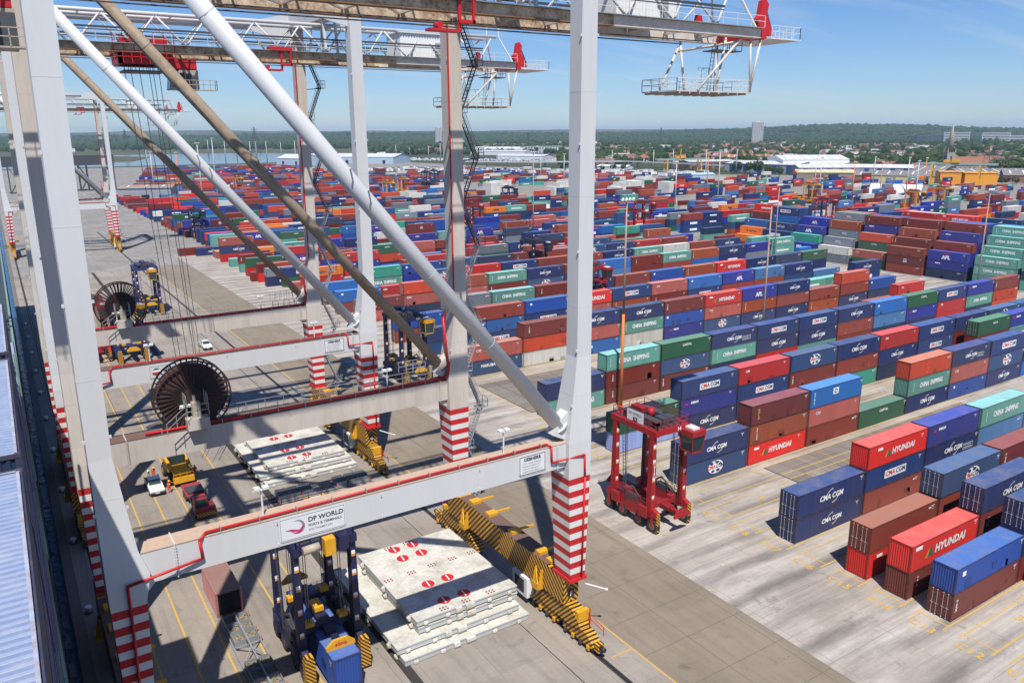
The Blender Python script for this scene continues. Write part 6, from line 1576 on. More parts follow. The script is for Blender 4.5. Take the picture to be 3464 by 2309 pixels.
# ================================================================ THE SHIP ALONGSIDE
m_hull = mat('ship_hull', (0.035, 0.06, 0.075), 0.5, dirt=0.5, scale=0.5, dirtcol=(0.09, 0.07, 0.05), streak=0.6); m_hatchg = mat('ship_green_rail', (0.20, 0.30, 0.27), 0.5, dirt=0.4); m_deck = mat('ship_deck', (0.05, 0.06, 0.065), 0.7, dirt=0.4)
sh = thing('container_ship', 'container ship lying close along the quay with boxes on deck', 'ship', (-0.45, 0, -3.2))
b = MB(); b.prism([(0, 0), (0, 23.0), (-40, 23.0), (-40, 0)], 'y', -160, 240); b.build('hull', m_hull, sh)
b = MB(); b.box(-0.25, 0.02, -160, 240, 23.01, 23.5); b.build('bulwark', m_hatchg, sh)
b = MB()
for i in range(60): b.box(0.0, 0.10, -60 + i * 5, -59.85 + i * 5, 16.5, 23.0)
b.build('hull_frame', m_hull, sh)['kind'] = 'stuff'
b = MB()
for y in (25.3, 38.8, 52.4, 66.0): b.box(-2.6, -0.05, y - 0.25, y + 0.25, 23.0, 34.0 if y < 40 else 27.0); b.bar((0.04, y - 0.25, 23.1), (0.04, y - 0.25, 33), 0.16)
b.build('lashing_bridge', m_hatchg, sh)
SHIPC = ('#2c3a55', '#8e9cd2')  # wall colour set dark: shade on the quay side put into the paint
# roof sheet with bold ribs; pale dust lies in the narrow troughs
b = MB(); n_ = 46; x0_, x1_ = 0.2, L - 0.2; p_ = (x1_ - x0_) / n_
for i in range(n_):
    xa = x0_ + i * p_; q = [(xa, -0.035), (xa + 0.035, -0.035), (xa + 0.075, 0.0), (xa + p_ - 0.045, 0.0), (xa + p_, -0.035)]
    for j, (s_, e_) in enumerate(zip(q, q[1:])):
        b.mat(1 if j == 0 else 0).poly([(s_[0], 0.16, 2.575 + s_[1]), (e_[0], 0.16, 2.575 + e_[1]), (e_[0], WC - 0.16, 2.575 + e_[1]), (s_[0], WC - 0.16, 2.575 + s_[1])])
for y_ in (0.06, WC - 0.16): b.mat(2).poly([(0.12, y_, 2.578), (L - 0.12, y_, 2.578), (L - 0.12, y_ + 0.1, 2.578), (0.12, y_ + 0.1, 2.578)])
for xe in (0.05, L - 0.22): b.mat(2).poly([(xe, 0.06, 2.579), (xe + 0.17, 0.06, 2.579), (xe + 0.17, WC - 0.06, 2.579), (xe, WC - 0.06, 2.579)])
ship_roof = b.mesh('roof', [mat('ship_box_roof', (0.18, 0.24, 0.38), 0.55, dirt=0.5, scale=1.4, dirtcol=(0.38, 0.40, 0.45)), mat('trough_dust', (0.50, 0.47, 0.41), 0.9, dirt=0.4, scale=3), mat('ship_box_rim', (0.38, 0.42, 0.52), 0.7, dirt=0.6, scale=1.2, dirtcol=(0.22, 0.13, 0.10))])
for k, (y1, top, lv) in enumerate(((24.75, 36.0, 5), (38.15, 36.0, 5), (51.6, 36.0, 5), (65.2, 27.5, 3), (78.6, 25.0, 2), (92.0, 25.0, 2))):
    for t in range(lv):
        z = top - 2.59 * (t + 1)
        nm = ['fore', 'second', 'third', 'fourth', 'fifth', 'sixth'][k]
        r = thing('shipping_container', '%s container on the ship rail, %s bay along, %s of its stack' % ('lavender blue' if t == 0 else 'navy', ORD[k], 'topmost' if t == 0 else ORD[t] + ' from the top'), 'container', (-0.42 - WC, y1, z), -PI / 2, 'containers on the ship')
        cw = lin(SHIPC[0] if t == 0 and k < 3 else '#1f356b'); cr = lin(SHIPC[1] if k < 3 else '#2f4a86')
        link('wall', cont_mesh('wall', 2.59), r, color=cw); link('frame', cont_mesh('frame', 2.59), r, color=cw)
        if t == 0: link('roof', ship_roof, r)
for k, y1 in enumerate((24.75, 38.15, 51.6)):
    for j in range(1, 3):
        r = thing('shipping_container', 'lavender blue container %s from the ship rail in bay %s along, top tier' % (ORD[j], ORD[k]), 'container', (-0.42 - WC - j * 2.52, y1, 33.41), -PI / 2, 'containers on the ship')
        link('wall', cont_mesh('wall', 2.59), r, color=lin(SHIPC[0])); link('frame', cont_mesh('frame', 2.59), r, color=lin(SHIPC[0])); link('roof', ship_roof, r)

# ================================================================ LIGHT MASTS
m_pole = mat('mast_grey', (0.55, 0.56, 0.56), 0.5, 0.2, dirt=0.2); m_poleo = mat('mast_orange', (0.72, 0.20, 0.03), 0.5, dirt=0.2); m_poler = mat('mast_rusty', (0.42, 0.33, 0.27), 0.7, dirt=0.6, scale=1.5, dirtcol=(0.22, 0.09, 0.05))
def mast(label, x, y, h, kind='grey', heads=4, thick=1.0):
    r = thing('light_mast', label, 'light mast', (x, y, 0), 0, 'light masts over the terminal')
    b = MB()
    if kind == 'orange':
        b.mat(0).tube((0, 0, 0), (0, 0, 16.2), 0.30, 10, 0.24); b.mat(1).tube((0, 0, 16.2), (0, 0, h), 0.22, 10, 0.12)
        b.mat(0).tube((0, 0, 0), (0, 0, 0.5), 0.5, 10)
    elif kind == 'rusty': b.mat(0).tube((0, 0, 0), (0, 0, h), 0.24 * thick, 8, 0.12 * thick)
    else: b.mat(0).tube((0, 0, 0), (0, 0, h), 0.30 * thick, 8, 0.14 * thick)
    b.build('pole', {'orange': [m_poleo, m_poler], 'rusty': [m_poler], 'grey': [m_pole], 'red': [m_poleo]}[kind], r)
    b = MB(); b.box(-1.1, 1.1, -0.08, 0.08, h - 0.25, h - 0.05); b.build('cross_arm', m_pole, r)
    for i in range(heads):
        q = MB(); x_ = -1.1 + 2.2 * i / max(1, heads - 1); q.tube((x_, -0.1, h - 0.1), (x_ + 0.05, -0.35, h + 0.45), 0.34 * thick ** 0.5, 8, 0.14); q.build('floodlight', m_lamp, r)
    return r
mast('tall mast with an orange foot rising before the teal boxes', 83.8, 96.6, 34.5, 'orange', 4)
mast('rusty mast with round lamps rising among the near rows', 127.8, 104.4, 31.4, 'rusty', 5)
mast('mast with round lamps in front of the tall blue stacks', 226.0, 182.0, 27.0, 'rusty', 4)
mast('mast with three round lamps in front of the teal tall stacks', 220.9, 110.0, 29.6, 'rusty', 4)

# ================================================================ SHEDS, TOWN AND TREES INLAND
for i, (x, y, h) in enumerate([(173.5, 1144.9, 26.2), (111.4, 715.0, 31.7), (115.0, 628.0, 32.4), (109.1, 525.6, 39.8), (166.2, 740.1, 41.8), (338.6, 1419.7, 33.7), (308.4, 1150.3, 34.9), (427.9, 1554.2, 31.2), (393.8, 1369.0, 33.4), (464.4, 1519.4, 30.2), (405.8, 1255.4, 34.5), (428.2, 1284.7, 33.4), (529.3, 1492.6, 30.4), (634.0, 1203.2, 28.2), (661.7, 1438.2, 24.4), (639.4, 1256.7, 24.1), (704.5, 1137.9, 22.3), (590.5, 708.2, 25.0), (646.5, 701.1, 24.2), (686.1, 710.1, 24.8), (364.4, 373.7, 26.2), (405.5, 376.1, 32.8), (418.1, 398.4, 30.5), (695.5, 620.7, 25.6), (606.1, 580.3, 26.5), (882.0, 652.4, 19.7), (479.1, 352.2, 27.2), (466.1, 317.8, 25.5), (658.2, 429.2, 22.1), (479.9, 307.5, 25.5), (543.2, 327.9, 26.4), (483.0, 285.2, 26.5), (592.4, 344.1, 24.7), (528.8, 393.2, 24.9), (186.7, 273.6, 37.2), (467.8, 672.2, 22.2), (424.8, 574.6, 26.5), (391.7, 1783.4, 33.8), (398.7, 1582.0, 32.2), (687.3, 1153.8, 24.4)]):
    d = math.hypot(x, y); side = 'by the river' if y > 1300 else 'on the far yard edge' if y > 900 else 'among the far box rows' if y > 450 else 'between the rows inland'
    kd = ['grey', 'grey', 'red', 'grey', 'rusty'][i % 5] if d < 700 else 'grey'
    mast('%s light mast %s, %s of its kind inland' % ({'grey': 'pale', 'red': 'orange', 'rusty': 'rusty'}[kd], side, ORD[i]), x, y, h, kd, 3, 1.0 + d / 900)

m_swall = mat('shed_grey_wall', (0.30, 0.32, 0.36), 0.6, dirt=0.15, streak=0.2); m_sblue = mat('shed_blue_panel', (0.03, 0.06, 0.22), 0.5, dirt=0.1); m_swhite = mat('shed_white', (0.70, 0.71, 0.72), 0.5, dirt=0.12, scale=0.1); m_sroof = mat('shed_pale_roof', (0.55, 0.56, 0.57), 0.7, dirt=0.2, scale=0.08)
m_groof = mat('shed_dark_roof', (0.22, 0.21, 0.20), 0.8, dirt=0.4, scale=0.1); m_brick = mat('shed_brick', (0.26, 0.13, 0.095), 0.8, dirt=0.3, scale=0.2); m_creamw = mat('shed_cream', (0.58, 0.46, 0.24), 0.7, dirt=0.2, scale=0.15); m_yroof = mat('shed_yellow_roof', (0.62, 0.55, 0.30), 0.7, dirt=0.3, scale=0.15); m_dwin = mat('window_dark', (0.03, 0.035, 0.04), 0.2, dirt=0.1); m_rroof = mat('tile_roof_red', (0.30, 0.12, 0.075), 0.85, dirt=0.35, scale=0.1); m_lbluew = mat('shed_light_blue', (0.40, 0.50, 0.60), 0.6, dirt=0.15, scale=0.1); m_oshed = mat('shed_orange', (0.72, 0.30, 0.02), 0.6, dirt=0.15, scale=0.1); m_stone = mat('church_stone', (0.34, 0.31, 0.25), 0.9, dirt=0.4, scale=0.4)
def shed(label, name, cat, x0, y0, x1, y1, dep, h, rise, wall, roof, bays=5, band=None, doors_=0, windows=0, sign=None):
    d = Vector((x1 - x0, y1 - y0, 0)); ln = d.length; rot = math.atan2(d.y, d.x)
    r = thing(name, label, cat, (x0, y0, 0), rot)
    b = MB(); b.box(0, ln, 0, dep, 0, h); b.prism([(0.02, h + 0.01), (dep - 0.02, h + 0.01), (dep / 2, h + rise)], 'x', 0.1, ln - 0.1); w = b.build('wall', wall, r)
    b = MB(); e = 0.6
    b.poly([(-e, -e, h - 0.1), (ln + e, -e, h - 0.1), (ln + e, dep / 2, h + rise + 0.25), (-e, dep / 2, h + rise + 0.25)]); b.poly([(-e, dep + e, h - 0.1), (-e, dep / 2, h + rise + 0.25), (ln + e, dep / 2, h + rise + 0.25), (ln + e, dep + e, h - 0.1)]); rf = b.build('roof', roof, r)
    b = MB()
    n = max(3, int(ln / 9))
    for i in range(n):
        x = (i + 0.5) * ln / n; s = rise / (dep / 2)
        b.poly([(x - 0.7, dep * 0.08, h + dep * 0.08 * s + 0.42), (x + 0.7, dep * 0.08, h + dep * 0.08 * s + 0.42), (x + 0.7, dep * 0.42, h + dep * 0.42 * s + 0.42), (x - 0.7, dep * 0.42, h + dep * 0.42 * s + 0.42)])
    b.build('rooflight', m_lamp if roof is not m_swhite else m_sroof, rf)['kind'] = 'stuff'
    if band is not None:
        for i in range(bays):
            q = MB(); x = (i + 0.35) * ln / bays; q.box(x, x + ln / bays * 0.35, -0.12, -0.02, 0.1, h - 0.8); q.build('wall_panel', band, w)
        q = MB(); q.box(0, ln, -0.10, -0.02, h - 0.78, h - 0.12); q.build('fascia', band, w)
    for i in range(doors_):
        q = MB(); x = (i + 0.5) * ln / doors_; q.box(x - 2.5, x + 2.5, -0.14, -0.02, 0, min(5.5, h - 1)); q.build('door', m_dwin, w)
    for i in range(windows):
        x = (i + 0.3) * ln / windows
        for z in (1.2, 4.6, 8.0, 11.2):
            if z + 2 < h: q = MB(); q.box(x, x + ln / windows * 0.6, -0.12, -0.02, z, z + 1.6); q.build('window', m_dwin, w)
    return r
shed('long white warehouse beyond the far yard, pale roof', 'warehouse', 'warehouse', 420, 1267, 520, 1141, 60, 10.2, 4.4, m_lbluew, m_swhite, doors_=5)
shed('pale blue gabled warehouse end joined to the long white one', 'warehouse', 'warehouse', 371, 1240, 391, 1178, 34, 10, 5, m_lbluew, m_swhite, doors_=2)
shed('white roofed works left of the white office block', 'factory', 'factory', 937, 1621, 1021, 1532, 60, 9.5, 4.2, m_swhite, m_swhite, doors_=3)
shed('long low white plant before the white roofed works', 'factory', 'factory', 872, 1482, 925, 1387, 50, 7.7, 1.9, m_swhite, m_swhite)
shed('white office block with dark window bands and brick end', 'office_building', 'office', 1021, 1532, 1129, 1533, 18, 13.8, 0.4, m_swhite, m_sroof, windows=14)
shed('pale low shed before the long white plant', 'warehouse', 'shed', 750, 1214, 790, 1129, 40, 6.3, 2.4, m_swhite, m_swhite)
shed('small white tilt shed next to the raised road', 'warehouse', 'shed', 647, 805, 660, 762, 14, 3.6, 1.7, m_swhite, m_swhite)
shed('brick workshop with a pale roof behind the yellow gantry', 'workshop', 'workshop', 734, 730, 800, 716, 26, 8.4, 1.8, m_brick, m_sroof, windows=6)
shed('grey shed with blue panels beside the row of round trees', 'warehouse', 'warehouse', 716, 656, 730, 568, 48, 9.5, 2.6, m_swall, m_swhite, band=m_sblue)
shed('second grey shed with blue panels, wide white roof', 'warehouse', 'warehouse', 743, 606, 752, 536, 60, 9.0, 2.6, m_swall, m_swhite, band=m_sblue)
shed('big pale warehouse standing above the other sheds', 'warehouse', 'warehouse', 734, 589, 793, 548, 60, 14.5, 4.0, m_swhite, m_swhite)
shed('grey and blue shed in front of the big pale warehouse', 'warehouse', 'warehouse', 697, 538, 745, 503, 34, 8.6, 2.5, m_swall, m_swhite, band=m_sblue)
shed('grey and blue shed standing nearest the church side', 'warehouse', 'warehouse', 740, 513, 772, 462, 30, 8.7, 2.6, m_swall, m_swhite, band=m_sblue)
shed('brown shed with a pale yellow roof by the railway', 'warehouse', 'shed', 639, 496, 676, 460, 22, 7.2, 2.2, mat('shed_brown', (0.24, 0.20, 0.16), 0.8), m_yroof)
shed('low brick sheds with a grey ribbed roof', 'workshop', 'workshop', 678, 474, 700, 430, 30, 4.6, 2.6, m_brick, m_groof)
shed('long cream shed under a dark roof behind the yellow carriers', 'warehouse', 'warehouse', 678, 447, 704, 392, 40, 5.6, 3.2, m_creamw, m_groof)
shed('dark zigzag roofed sheds below the terraces', 'workshop', 'workshop', 819, 517, 829, 462, 40, 5, 3.4, m_brick, m_groof)
shed('wide grey roofed works right of the orange shed', 'factory', 'factory', 735, 392, 790, 340, 60, 6.4, 4.0, m_creamw, m_groof, doors_=3)
shed('grey roofed works behind the orange shed', 'factory', 'factory', 756, 458, 764, 414, 50, 5.0, 3.0, m_swall, m_groof)
shed('dark ribbed shed at the end of the grey works', 'factory', 'factory', 744, 361, 760, 335, 40, 6.7, 3.8, m_brick, m_groof)
shed('long red roofed school block among trees', 'school', 'school', 943, 865, 985, 784, 16, 6.8, 4.2, mat('school_cream', (0.45, 0.38, 0.28), 0.8), mat('school_tile_roof', (0.42, 0.17, 0.07), 0.8, dirt=0.3, scale=0.2), windows=18)
shed('small cabin with a pale teal roof near the yellow gantry', 'gatehouse', 'cabin', 585, 577, 607, 569, 10, 3.7, 1.4, m_lbluew, mat('teal_roof', (0.35, 0.55, 0.58), 0.6))
shed('pale blue shed with a white roof below the church', 'warehouse', 'shed', 960, 560, 990, 500, 24, 4.5, 2.3, m_sblue, m_swhite)
shed('grey open fronted workshop with a rusty roof beside the quay road', 'workshop', 'workshop', 71, 603, 103, 592, 26, 10, 1.2, m_swall, mat('rusty_sheet_roof', (0.35, 0.26, 0.20), 0.8, dirt=0.5, scale=0.2), doors_=3)
shed('bright orange shed behind the portal gantry', 'warehouse', 'shed', 679, 381, 690, 369, 18, 10.5, 0.6, m_oshed, m_oshed)
shed('wide bright orange shed joined to the smaller orange one', 'warehouse', 'shed', 692, 367, 711, 350, 20, 9.8, 0.6, m_oshed, m_oshed)
# arched white tent
r = thing('storage_tent', 'white half round tent with ribbed end in the yard', 'tent', (533.8, 350.5, 0), math.atan2(-23.5, 10.6))
b = MB(); n = 14; W_ = 16.0; Hh = 7.5; ln = 34.0
prof = [(W_ / 2 - W_ / 2 * math.cos(PI * i / n), Hh * math.sin(PI * i / n) ** 0.8) for i in range(n + 1)]
for a, c in zip(prof, prof[1:]): b.poly([(0, a[0], a[1]), (ln, a[0], a[1]), (ln, c[0], c[1]), (0, c[0], c[1])], smooth=True)
b.build('cover', m_letw, r)
b = MB(); b.poly([(ln - 0.02, u, v) for u, v in prof]); b.poly([(0.02, u, v) for u, v in prof]); e_ = b.build('end_wall', m_swhite, r)
for i in range(9):
    b = MB(); u = (i + 0.5) * W_ / 9; b.box(ln + 0.0, ln + 0.15, u - 0.2, u + 0.2, 0, Hh * 0.9 * math.sin(PI * (i + 0.5) / 9) ** 0.8); b.build('rib', m_swall, e_)
# raised road on piers
r = thing('road_viaduct', 'grey concrete raised road running past the far sheds', 'viaduct', (0, 0, 0))
P_ = [(560, 985), (611, 906), (668, 872), (723, 845), (730, 760), (715, 657)]
for a, c in zip(P_, P_[1:]):
    b = MB(); b.bar((*a, 6.6), (*c, 6.6), 9, 1.0); dk_ = b.build('deck', m_sroof, r); b = MB(); b.bar((a[0] - 3.0, a[1] - 3, 7.6), (c[0] - 3.0, c[1] - 3, 7.6), 0.3, 1.0); b.build('parapet', m_swall, dk_)
    for t in (0.0, 0.33, 0.66):
        b = MB(); b.tube((a[0] + (c[0] - a[0]) * t, a[1] + (c[1] - a[1]) * t, 0), (a[0] + (c[0] - a[0]) * t, a[1] + (c[1] - a[1]) * t, 6.2), 0.9, 8); b.build('pier', m_swall, r)
# yellow gantries on wheels / rails
def gantry(label, x, y, rot, span, h, boom=True):
    r = thing('gantry_crane', label, 'gantry crane', (x, y, 0), rot, 'yellow gantry cranes inland')
    for s in (0, 1):
        for dy in (-4, 4):
            b = MB(); b.bar((s * span, dy, 0.8), (s * span + (2 - 4 * s) * 0.3, dy * 0.7, h), 1.1); b.build('leg', m_yellow, r)
        b = MB(); b.bar((s * span, -5, 1.2), (s * span, 5, 1.2), 1.0, 1.2); b.build('sill_beam', m_yellow, r)
    b = MB(); b.bar((-12, -1.2, h + 0.8), (span + 12, -1.2, h + 0.8), 1.1, 1.8); b.bar((-12, 1.6, h + 0.8), (span + 12, 1.6, h + 0.8), 1.1, 1.8); b.build('main_girder', mat('gantry_green_grey', (0.28, 0.36, 0.33), 0.6, dirt=0.3), r)
    b = MB(); b.box(span * 0.4, span * 0.4 + 6, -2.5, 3, h + 1.8, h + 4.6); b.box(span * 0.4 - 6, span * 0.4 - 1, -2.0, 2, h + 1.8, h + 4.0); t = b.build('trolley', m_yellow, r)
    if boom: b = MB(); b.bar((span * 0.42, 0, h + 4.4), (span * 0.43, 0, h + 12), 0.8); b.build('mast', m_yellow, t)
    return r
gantry('yellow rail gantry with a tall mast before the brick workshop', 622, 655, -0.2, 44, 15)
gantry('yellow rail gantry in front of the orange shed', 668, 383, math.atan2(-43, 0.1) * 0.75, 36, 17, False)
# church
r = thing('church', 'stone church with a tall pointed spire and red roof', 'church', (866, 479, 0), -0.6)
b = MB(); b.loft([(-4.5, 4.5, -4.5, 4.5, 0), (-4.2, 4.2, -4.2, 4.2, 22)]); tw = b.build('tower', m_stone, r)
b = MB(); b.tube((0, 0, 22), (0, 0, 54), 4.6, 8, 0.12); b.build('spire', m_stone, tw)
for s in ((1, 0), (-1, 0), (0, 1), (0, -1)):
    b = MB(); b.tube((s[0] * 4 + s[1] * 4, s[1] * 4 + s[0] * -4, 22), (s[0] * 4 + s[1] * 4, s[1] * 4 - s[0] * 4, 27), 0.8, 6, 0.1); b.build('pinnacle', m_stone, tw)
    b = MB(); b.box(s[0] * 4.45 - 0.6 - abs(s[1]) * 0.0, s[0] * 4.45 + 0.6, s[1] * 4.45 - 0.6, s[1] * 4.45 + 0.6, 13, 18); b.build('belfry_opening', m_dwin, tw)
b = MB(); b.box(5, 40, -7, 7, 0, 9); b.prism([(-7, 9.0), (7, 9.0), (0, 17)], 'x', 5.1, 39.9); nv = b.build('nave', m_stone, r)
b = MB(); b.poly([(4.8, -7.6, 8.7), (40.4, -7.6, 8.7), (40.4, 0, 17.4), (4.8, 0, 17.4)]); b.poly([(4.8, 7.6, 8.7), (4.8, 0, 17.4), (40.4, 0, 17.4), (40.4, 7.6, 8.7)]); b.build('roof', m_rroof, nv)
b = MB(); b.box(40, 56, -5.5, 5.5, 0, 6); b.prism([(-6, 6.0), (6, 6.0), (0, 12)], 'x', 40.1, 56); ch = b.build('chancel', m_stone, r)
b = MB(); b.poly([(40.4, -6.2, 5.8), (56.4, -6.2, 5.8), (56.4, 0, 12.3), (40.4, 0, 12.3)]); b.poly([(40.4, 6.2, 5.8), (40.4, 0, 12.3), (56.4, 0, 12.3), (56.4, 6.2, 5.8)]); b.build('roof', m_rroof, ch)
for i in range(6):
    b = MB(); b.box(9 + i * 5, 10.4 + i * 5, -7.06, -7.01, 2.5, 6.5); b.build('window', m_dwin, nv)
# tower blocks and the hospital
def tower(label, x, y, rot, w, d, h, floors, cols):
    r = thing('tower_block', label, 'tower block', (x, y, 0), rot, 'tower blocks on the skyline')
    b = MB(); b.box(-w / 2, w / 2, -d / 2, d / 2, 0, h); b.box(-w / 5, w / 5, -d / 5, d / 5, h + 0.02, h + 5); bd = b.build('wall', mat('tower_pale', (0.55, 0.53, 0.50), 0.7, dirt=0.1, scale=0.05), r)
    for f in range(floors):
        z = h * (f + 0.35) / floors; dz = h / floors * 0.5
        b = MB()
        for c in range(cols):
            x0 = -w / 2 + w * (c + 0.18) / cols
            b.box(x0, x0 + w / cols * 0.62, -d / 2 - 0.12, -d / 2 - 0.02, z, z + dz)
        for c in range(3):
            y0 = -d / 2 + d * (c + 0.25) / 3; b.box(-w / 2 - 0.12, -w / 2 - 0.02, y0, y0 + d / 6, z, z + dz); b.box(w / 2 + 0.02, w / 2 + 0.12, y0, y0 + d / 6, z, z + dz)
        o = b.build('window', m_dwin, bd); o['kind'] = 'stuff'
    return r
tower('pale tall tower block standing alone above the wooded hill', 2823, 2413, -0.75, 46, 30, 82, 22, 7)
tower('slim pale tower block half behind the beige crane leg', 1563, 2978, -0.4, 26, 20, 66, 18, 4)
r = thing('hospital', 'wide white hospital blocks with window bands on the hill', 'hospital', (2700, 1440, 0), -0.92)
for k, (x0, x1, h, y) in enumerate(((-70, 5, 40, 0), (45, 125, 36, 20), (125, 165, 26, 30))):
    b = MB(); b.box(x0, x1, y, y + 30, 0, h); w = b.build('wall', m_swhite, r)
    for f in range(int(h / 5)):
        b = MB(); b.box(x0 + 1, x1 - 1, y - 0.3, y - 0.05, 2 + f * 5, 4.6 + f * 5); b.build('window_band', m_dwin, w)
b = MB(); b.box(-150, -74, 5, 40, 0, 28); b.build('car_deck', mat('car_deck_dark', (0.06, 0.07, 0.09), 0.6), r)
# lattice pylons
def pylon(label, x, y, h):
    r = thing('electricity_pylon', label, 'pylon', (x, y, 0), 0.3, 'lattice pylons inland'); t_ = max(0.2, math.hypot(x, y) * 0.00022)
    b = MB(); w = h * 0.13
    P = lambda s, q, z: (s * (w * (1 - z / h) + 0.4), q * (w * (1 - z / h) + 0.4), z)
    for s in (-1, 1):
        for q in (-1, 1): b.bar(P(s, q, 0), P(s, q, h), t_)
    for i in range(9):
        z0, z1 = h * i / 9, h * (i + 1) / 9
        for s in (-1, 1): b.bar(P(s, -1, z0), P(-s, -1, z1), t_ * 0.7); b.bar(P(-1, s, z0), P(-1, -s, z1), t_ * 0.7)
    b.build('lattice', m_dgrey, r)
    for f in (0.62, 0.76, 0.9):
        b = MB(); b.bar((-h * 0.15, 0, h * f), (h * 0.15, 0, h * f), t_ * 1.2); b.bar((-h * 0.15, 0, h * f), (0, 0, h * f + h * 0.05), t_ * 0.7); b.bar((h * 0.15, 0, h * f), (0, 0, h * f + h * 0.05), t_ * 0.7); b.build('cross_arm', m_dgrey, r)
for x, y, h, lab in ((556, 2023, 62, 'lattice pylon by the river under the brown brace'), (330, 2500, 60, 'lattice pylon beyond the marsh near the far crane'), (150, 2450, 60, 'lattice pylon on the marsh side, nearer the quay line'), (731, 371, 34, 'lattice mast standing before the orange shed'), (1050, 1560, 46, 'lattice pylon before the office block'), (2060, 2200, 60, 'lattice pylon on the wooded rise'), (3500, 2330, 74, 'slender lattice mast on the hill top')): pylon(lab, x, y, h)
# travelling ship loader frame across the river mouth
r = thing('jetty_loader', 'dark jetty structure with a white house over the river', 'jetty', (55, 760, 0), 0)
b = MB(); b.box(-50, 34, -4, 4, 21, 29); b.build('conveyor_gallery', m_dgrey, r)
b = MB(); b.box(-26, 2, -5, 5, 31, 43); b.build('control_house', m_letw, r)
for x in (-40, -10, 10, 30):
    b = MB()
    for s in (-3.5, 3.5): b.bar((x - 3, s, 0), (x - 3, s, 21), 0.8); b.bar((x + 3, s, 0), (x + 3, s, 21), 0.8); b.bar((x - 3, s, 0), (x + 3, s, 10), 0.5); b.bar((x + 3, s, 10), (x - 3, s, 21), 0.5)
    b.build('trestle', m_dgrey, r)

# ---- houses
m_h1 = mat('house_brick', (0.27, 0.15, 0.11), 0.85, dirt=0.2, scale=0.3); m_h2 = mat('house_render', (0.58, 0.54, 0.48), 0.8, dirt=0.1, scale=0.3); m_hr2 = mat('tile_roof_brown', (0.19, 0.10, 0.08), 0.85, dirt=0.3, scale=0.2)
def house_mesh(w, d, h, rise, wall, roof):
    b = MB(); b.mat(0).box(0, w, 0, d, 0, h); b.mat(1).prism([(-0.4, h + 0.01), (d + 0.4, h + 0.01), (d / 2, h + rise)], 'x', -0.3, w + 0.3); b.mat(0).box(w * 0.7, w * 0.7 + 0.9, d * 0.4, d * 0.6, h + rise * 0.3, h + rise + 1.1)
    b.mat(2)
    for i in range(3):
        for z in (0.9, 3.5): b.box(w * (0.12 + i * 0.3), w * (0.12 + i * 0.3) + w * 0.14, -0.08, -0.02, z, z + 1.3)
    return b.mesh('house', [wall, roof, m_dwin])
HM = [house_mesh(9, 8, 5.4, 3.6, m_h1, m_rroof), house_mesh(10, 8, 5.4, 3.4, m_h2, m_hr2), house_mesh(28, 8, 5.6, 3.4, m_h1, m_hr2), house_mesh(24, 9, 5.4, 3.5, m_h2, m_rroof), house_mesh(20, 12, 8.5, 1.0, m_h2, m_groof)]
HW = ['brick house under a red roof', 'pale rendered house under a brown roof', 'brick terrace under a long brown roof', 'pale terrace under a long red roof', 'pale block of flats with a flat roof']
tr = random.Random(5)
def in_town(az, d):
    if az < 23: return d > 2600
    if az < 36: return d > 1750
    if az < 47: return d > 1150
    return d > 930
LAND = [('the church', 866, 479), ('the hospital', 2700, 1440), ('the big pale warehouse', 760, 590), ('the red roofed school', 960, 830), ('the white office block', 1075, 1532), ('the brick workshop', 760, 730), ('the orange sheds', 700, 365), ('the white roofed works', 975, 1580), ('the cream shed', 690, 420), ('the lone tower block', 2823, 2413), ('the raised road', 690, 860), ('the slim tower block', 1563, 2978), ('the wide grey works', 760, 370), ('the dark zigzag sheds', 824, 490)]
NAMED = []
def rank_labels():
    pools = {}
    for o, words, cat, grp in NAMED:
        q = min(LAND, key=lambda t: math.hypot(o.location.x - t[1], o.location.y - t[2])); pools.setdefault((words, q[0]), []).append((math.hypot(o.location.x - q[1], o.location.y - q[2]), o, cat, grp))
    for (words, lm), L_ in pools.items():
        for i, (d_, o, cat, grp) in enumerate(sorted(L_, key=lambda t: t[0])):
            tag(o, '%s, %snearest to %s' % (words, '' if i == 0 else ORD[i] + ' ', lm), cat, grp)
hn = 0; cells = {}
while hn < 250:
    az = tr.uniform(24, 68); d = 950 + 1900 * tr.random() ** 1.25
    if not in_town(az, d) or tr.random() > (0.35 if az < 36 else 0.75): continue
    x, y = d * math.sin(math.radians(az)), d * math.cos(math.radians(az))
    key = (int(x / 26), int(y / 26))
    if key in cells or math.hypot(x - 880, y - 465) < 60 or (690 < x < 850 and 330 < y < 700): continue
    cells[key] = 1; k = tr.choice((0, 0, 1, 1, 2, 2, 3, 4))
    o = link('house', HM[k]); o.location = (x, y, 0); o.rotation_euler = (0, 0, tr.choice((-0.6, -0.5, -0.55, 0.95, -0.7)) + tr.uniform(-0.1, 0.1))
    NAMED.append((o, HW[k], 'house', 'houses of the town inland')); hn += 1

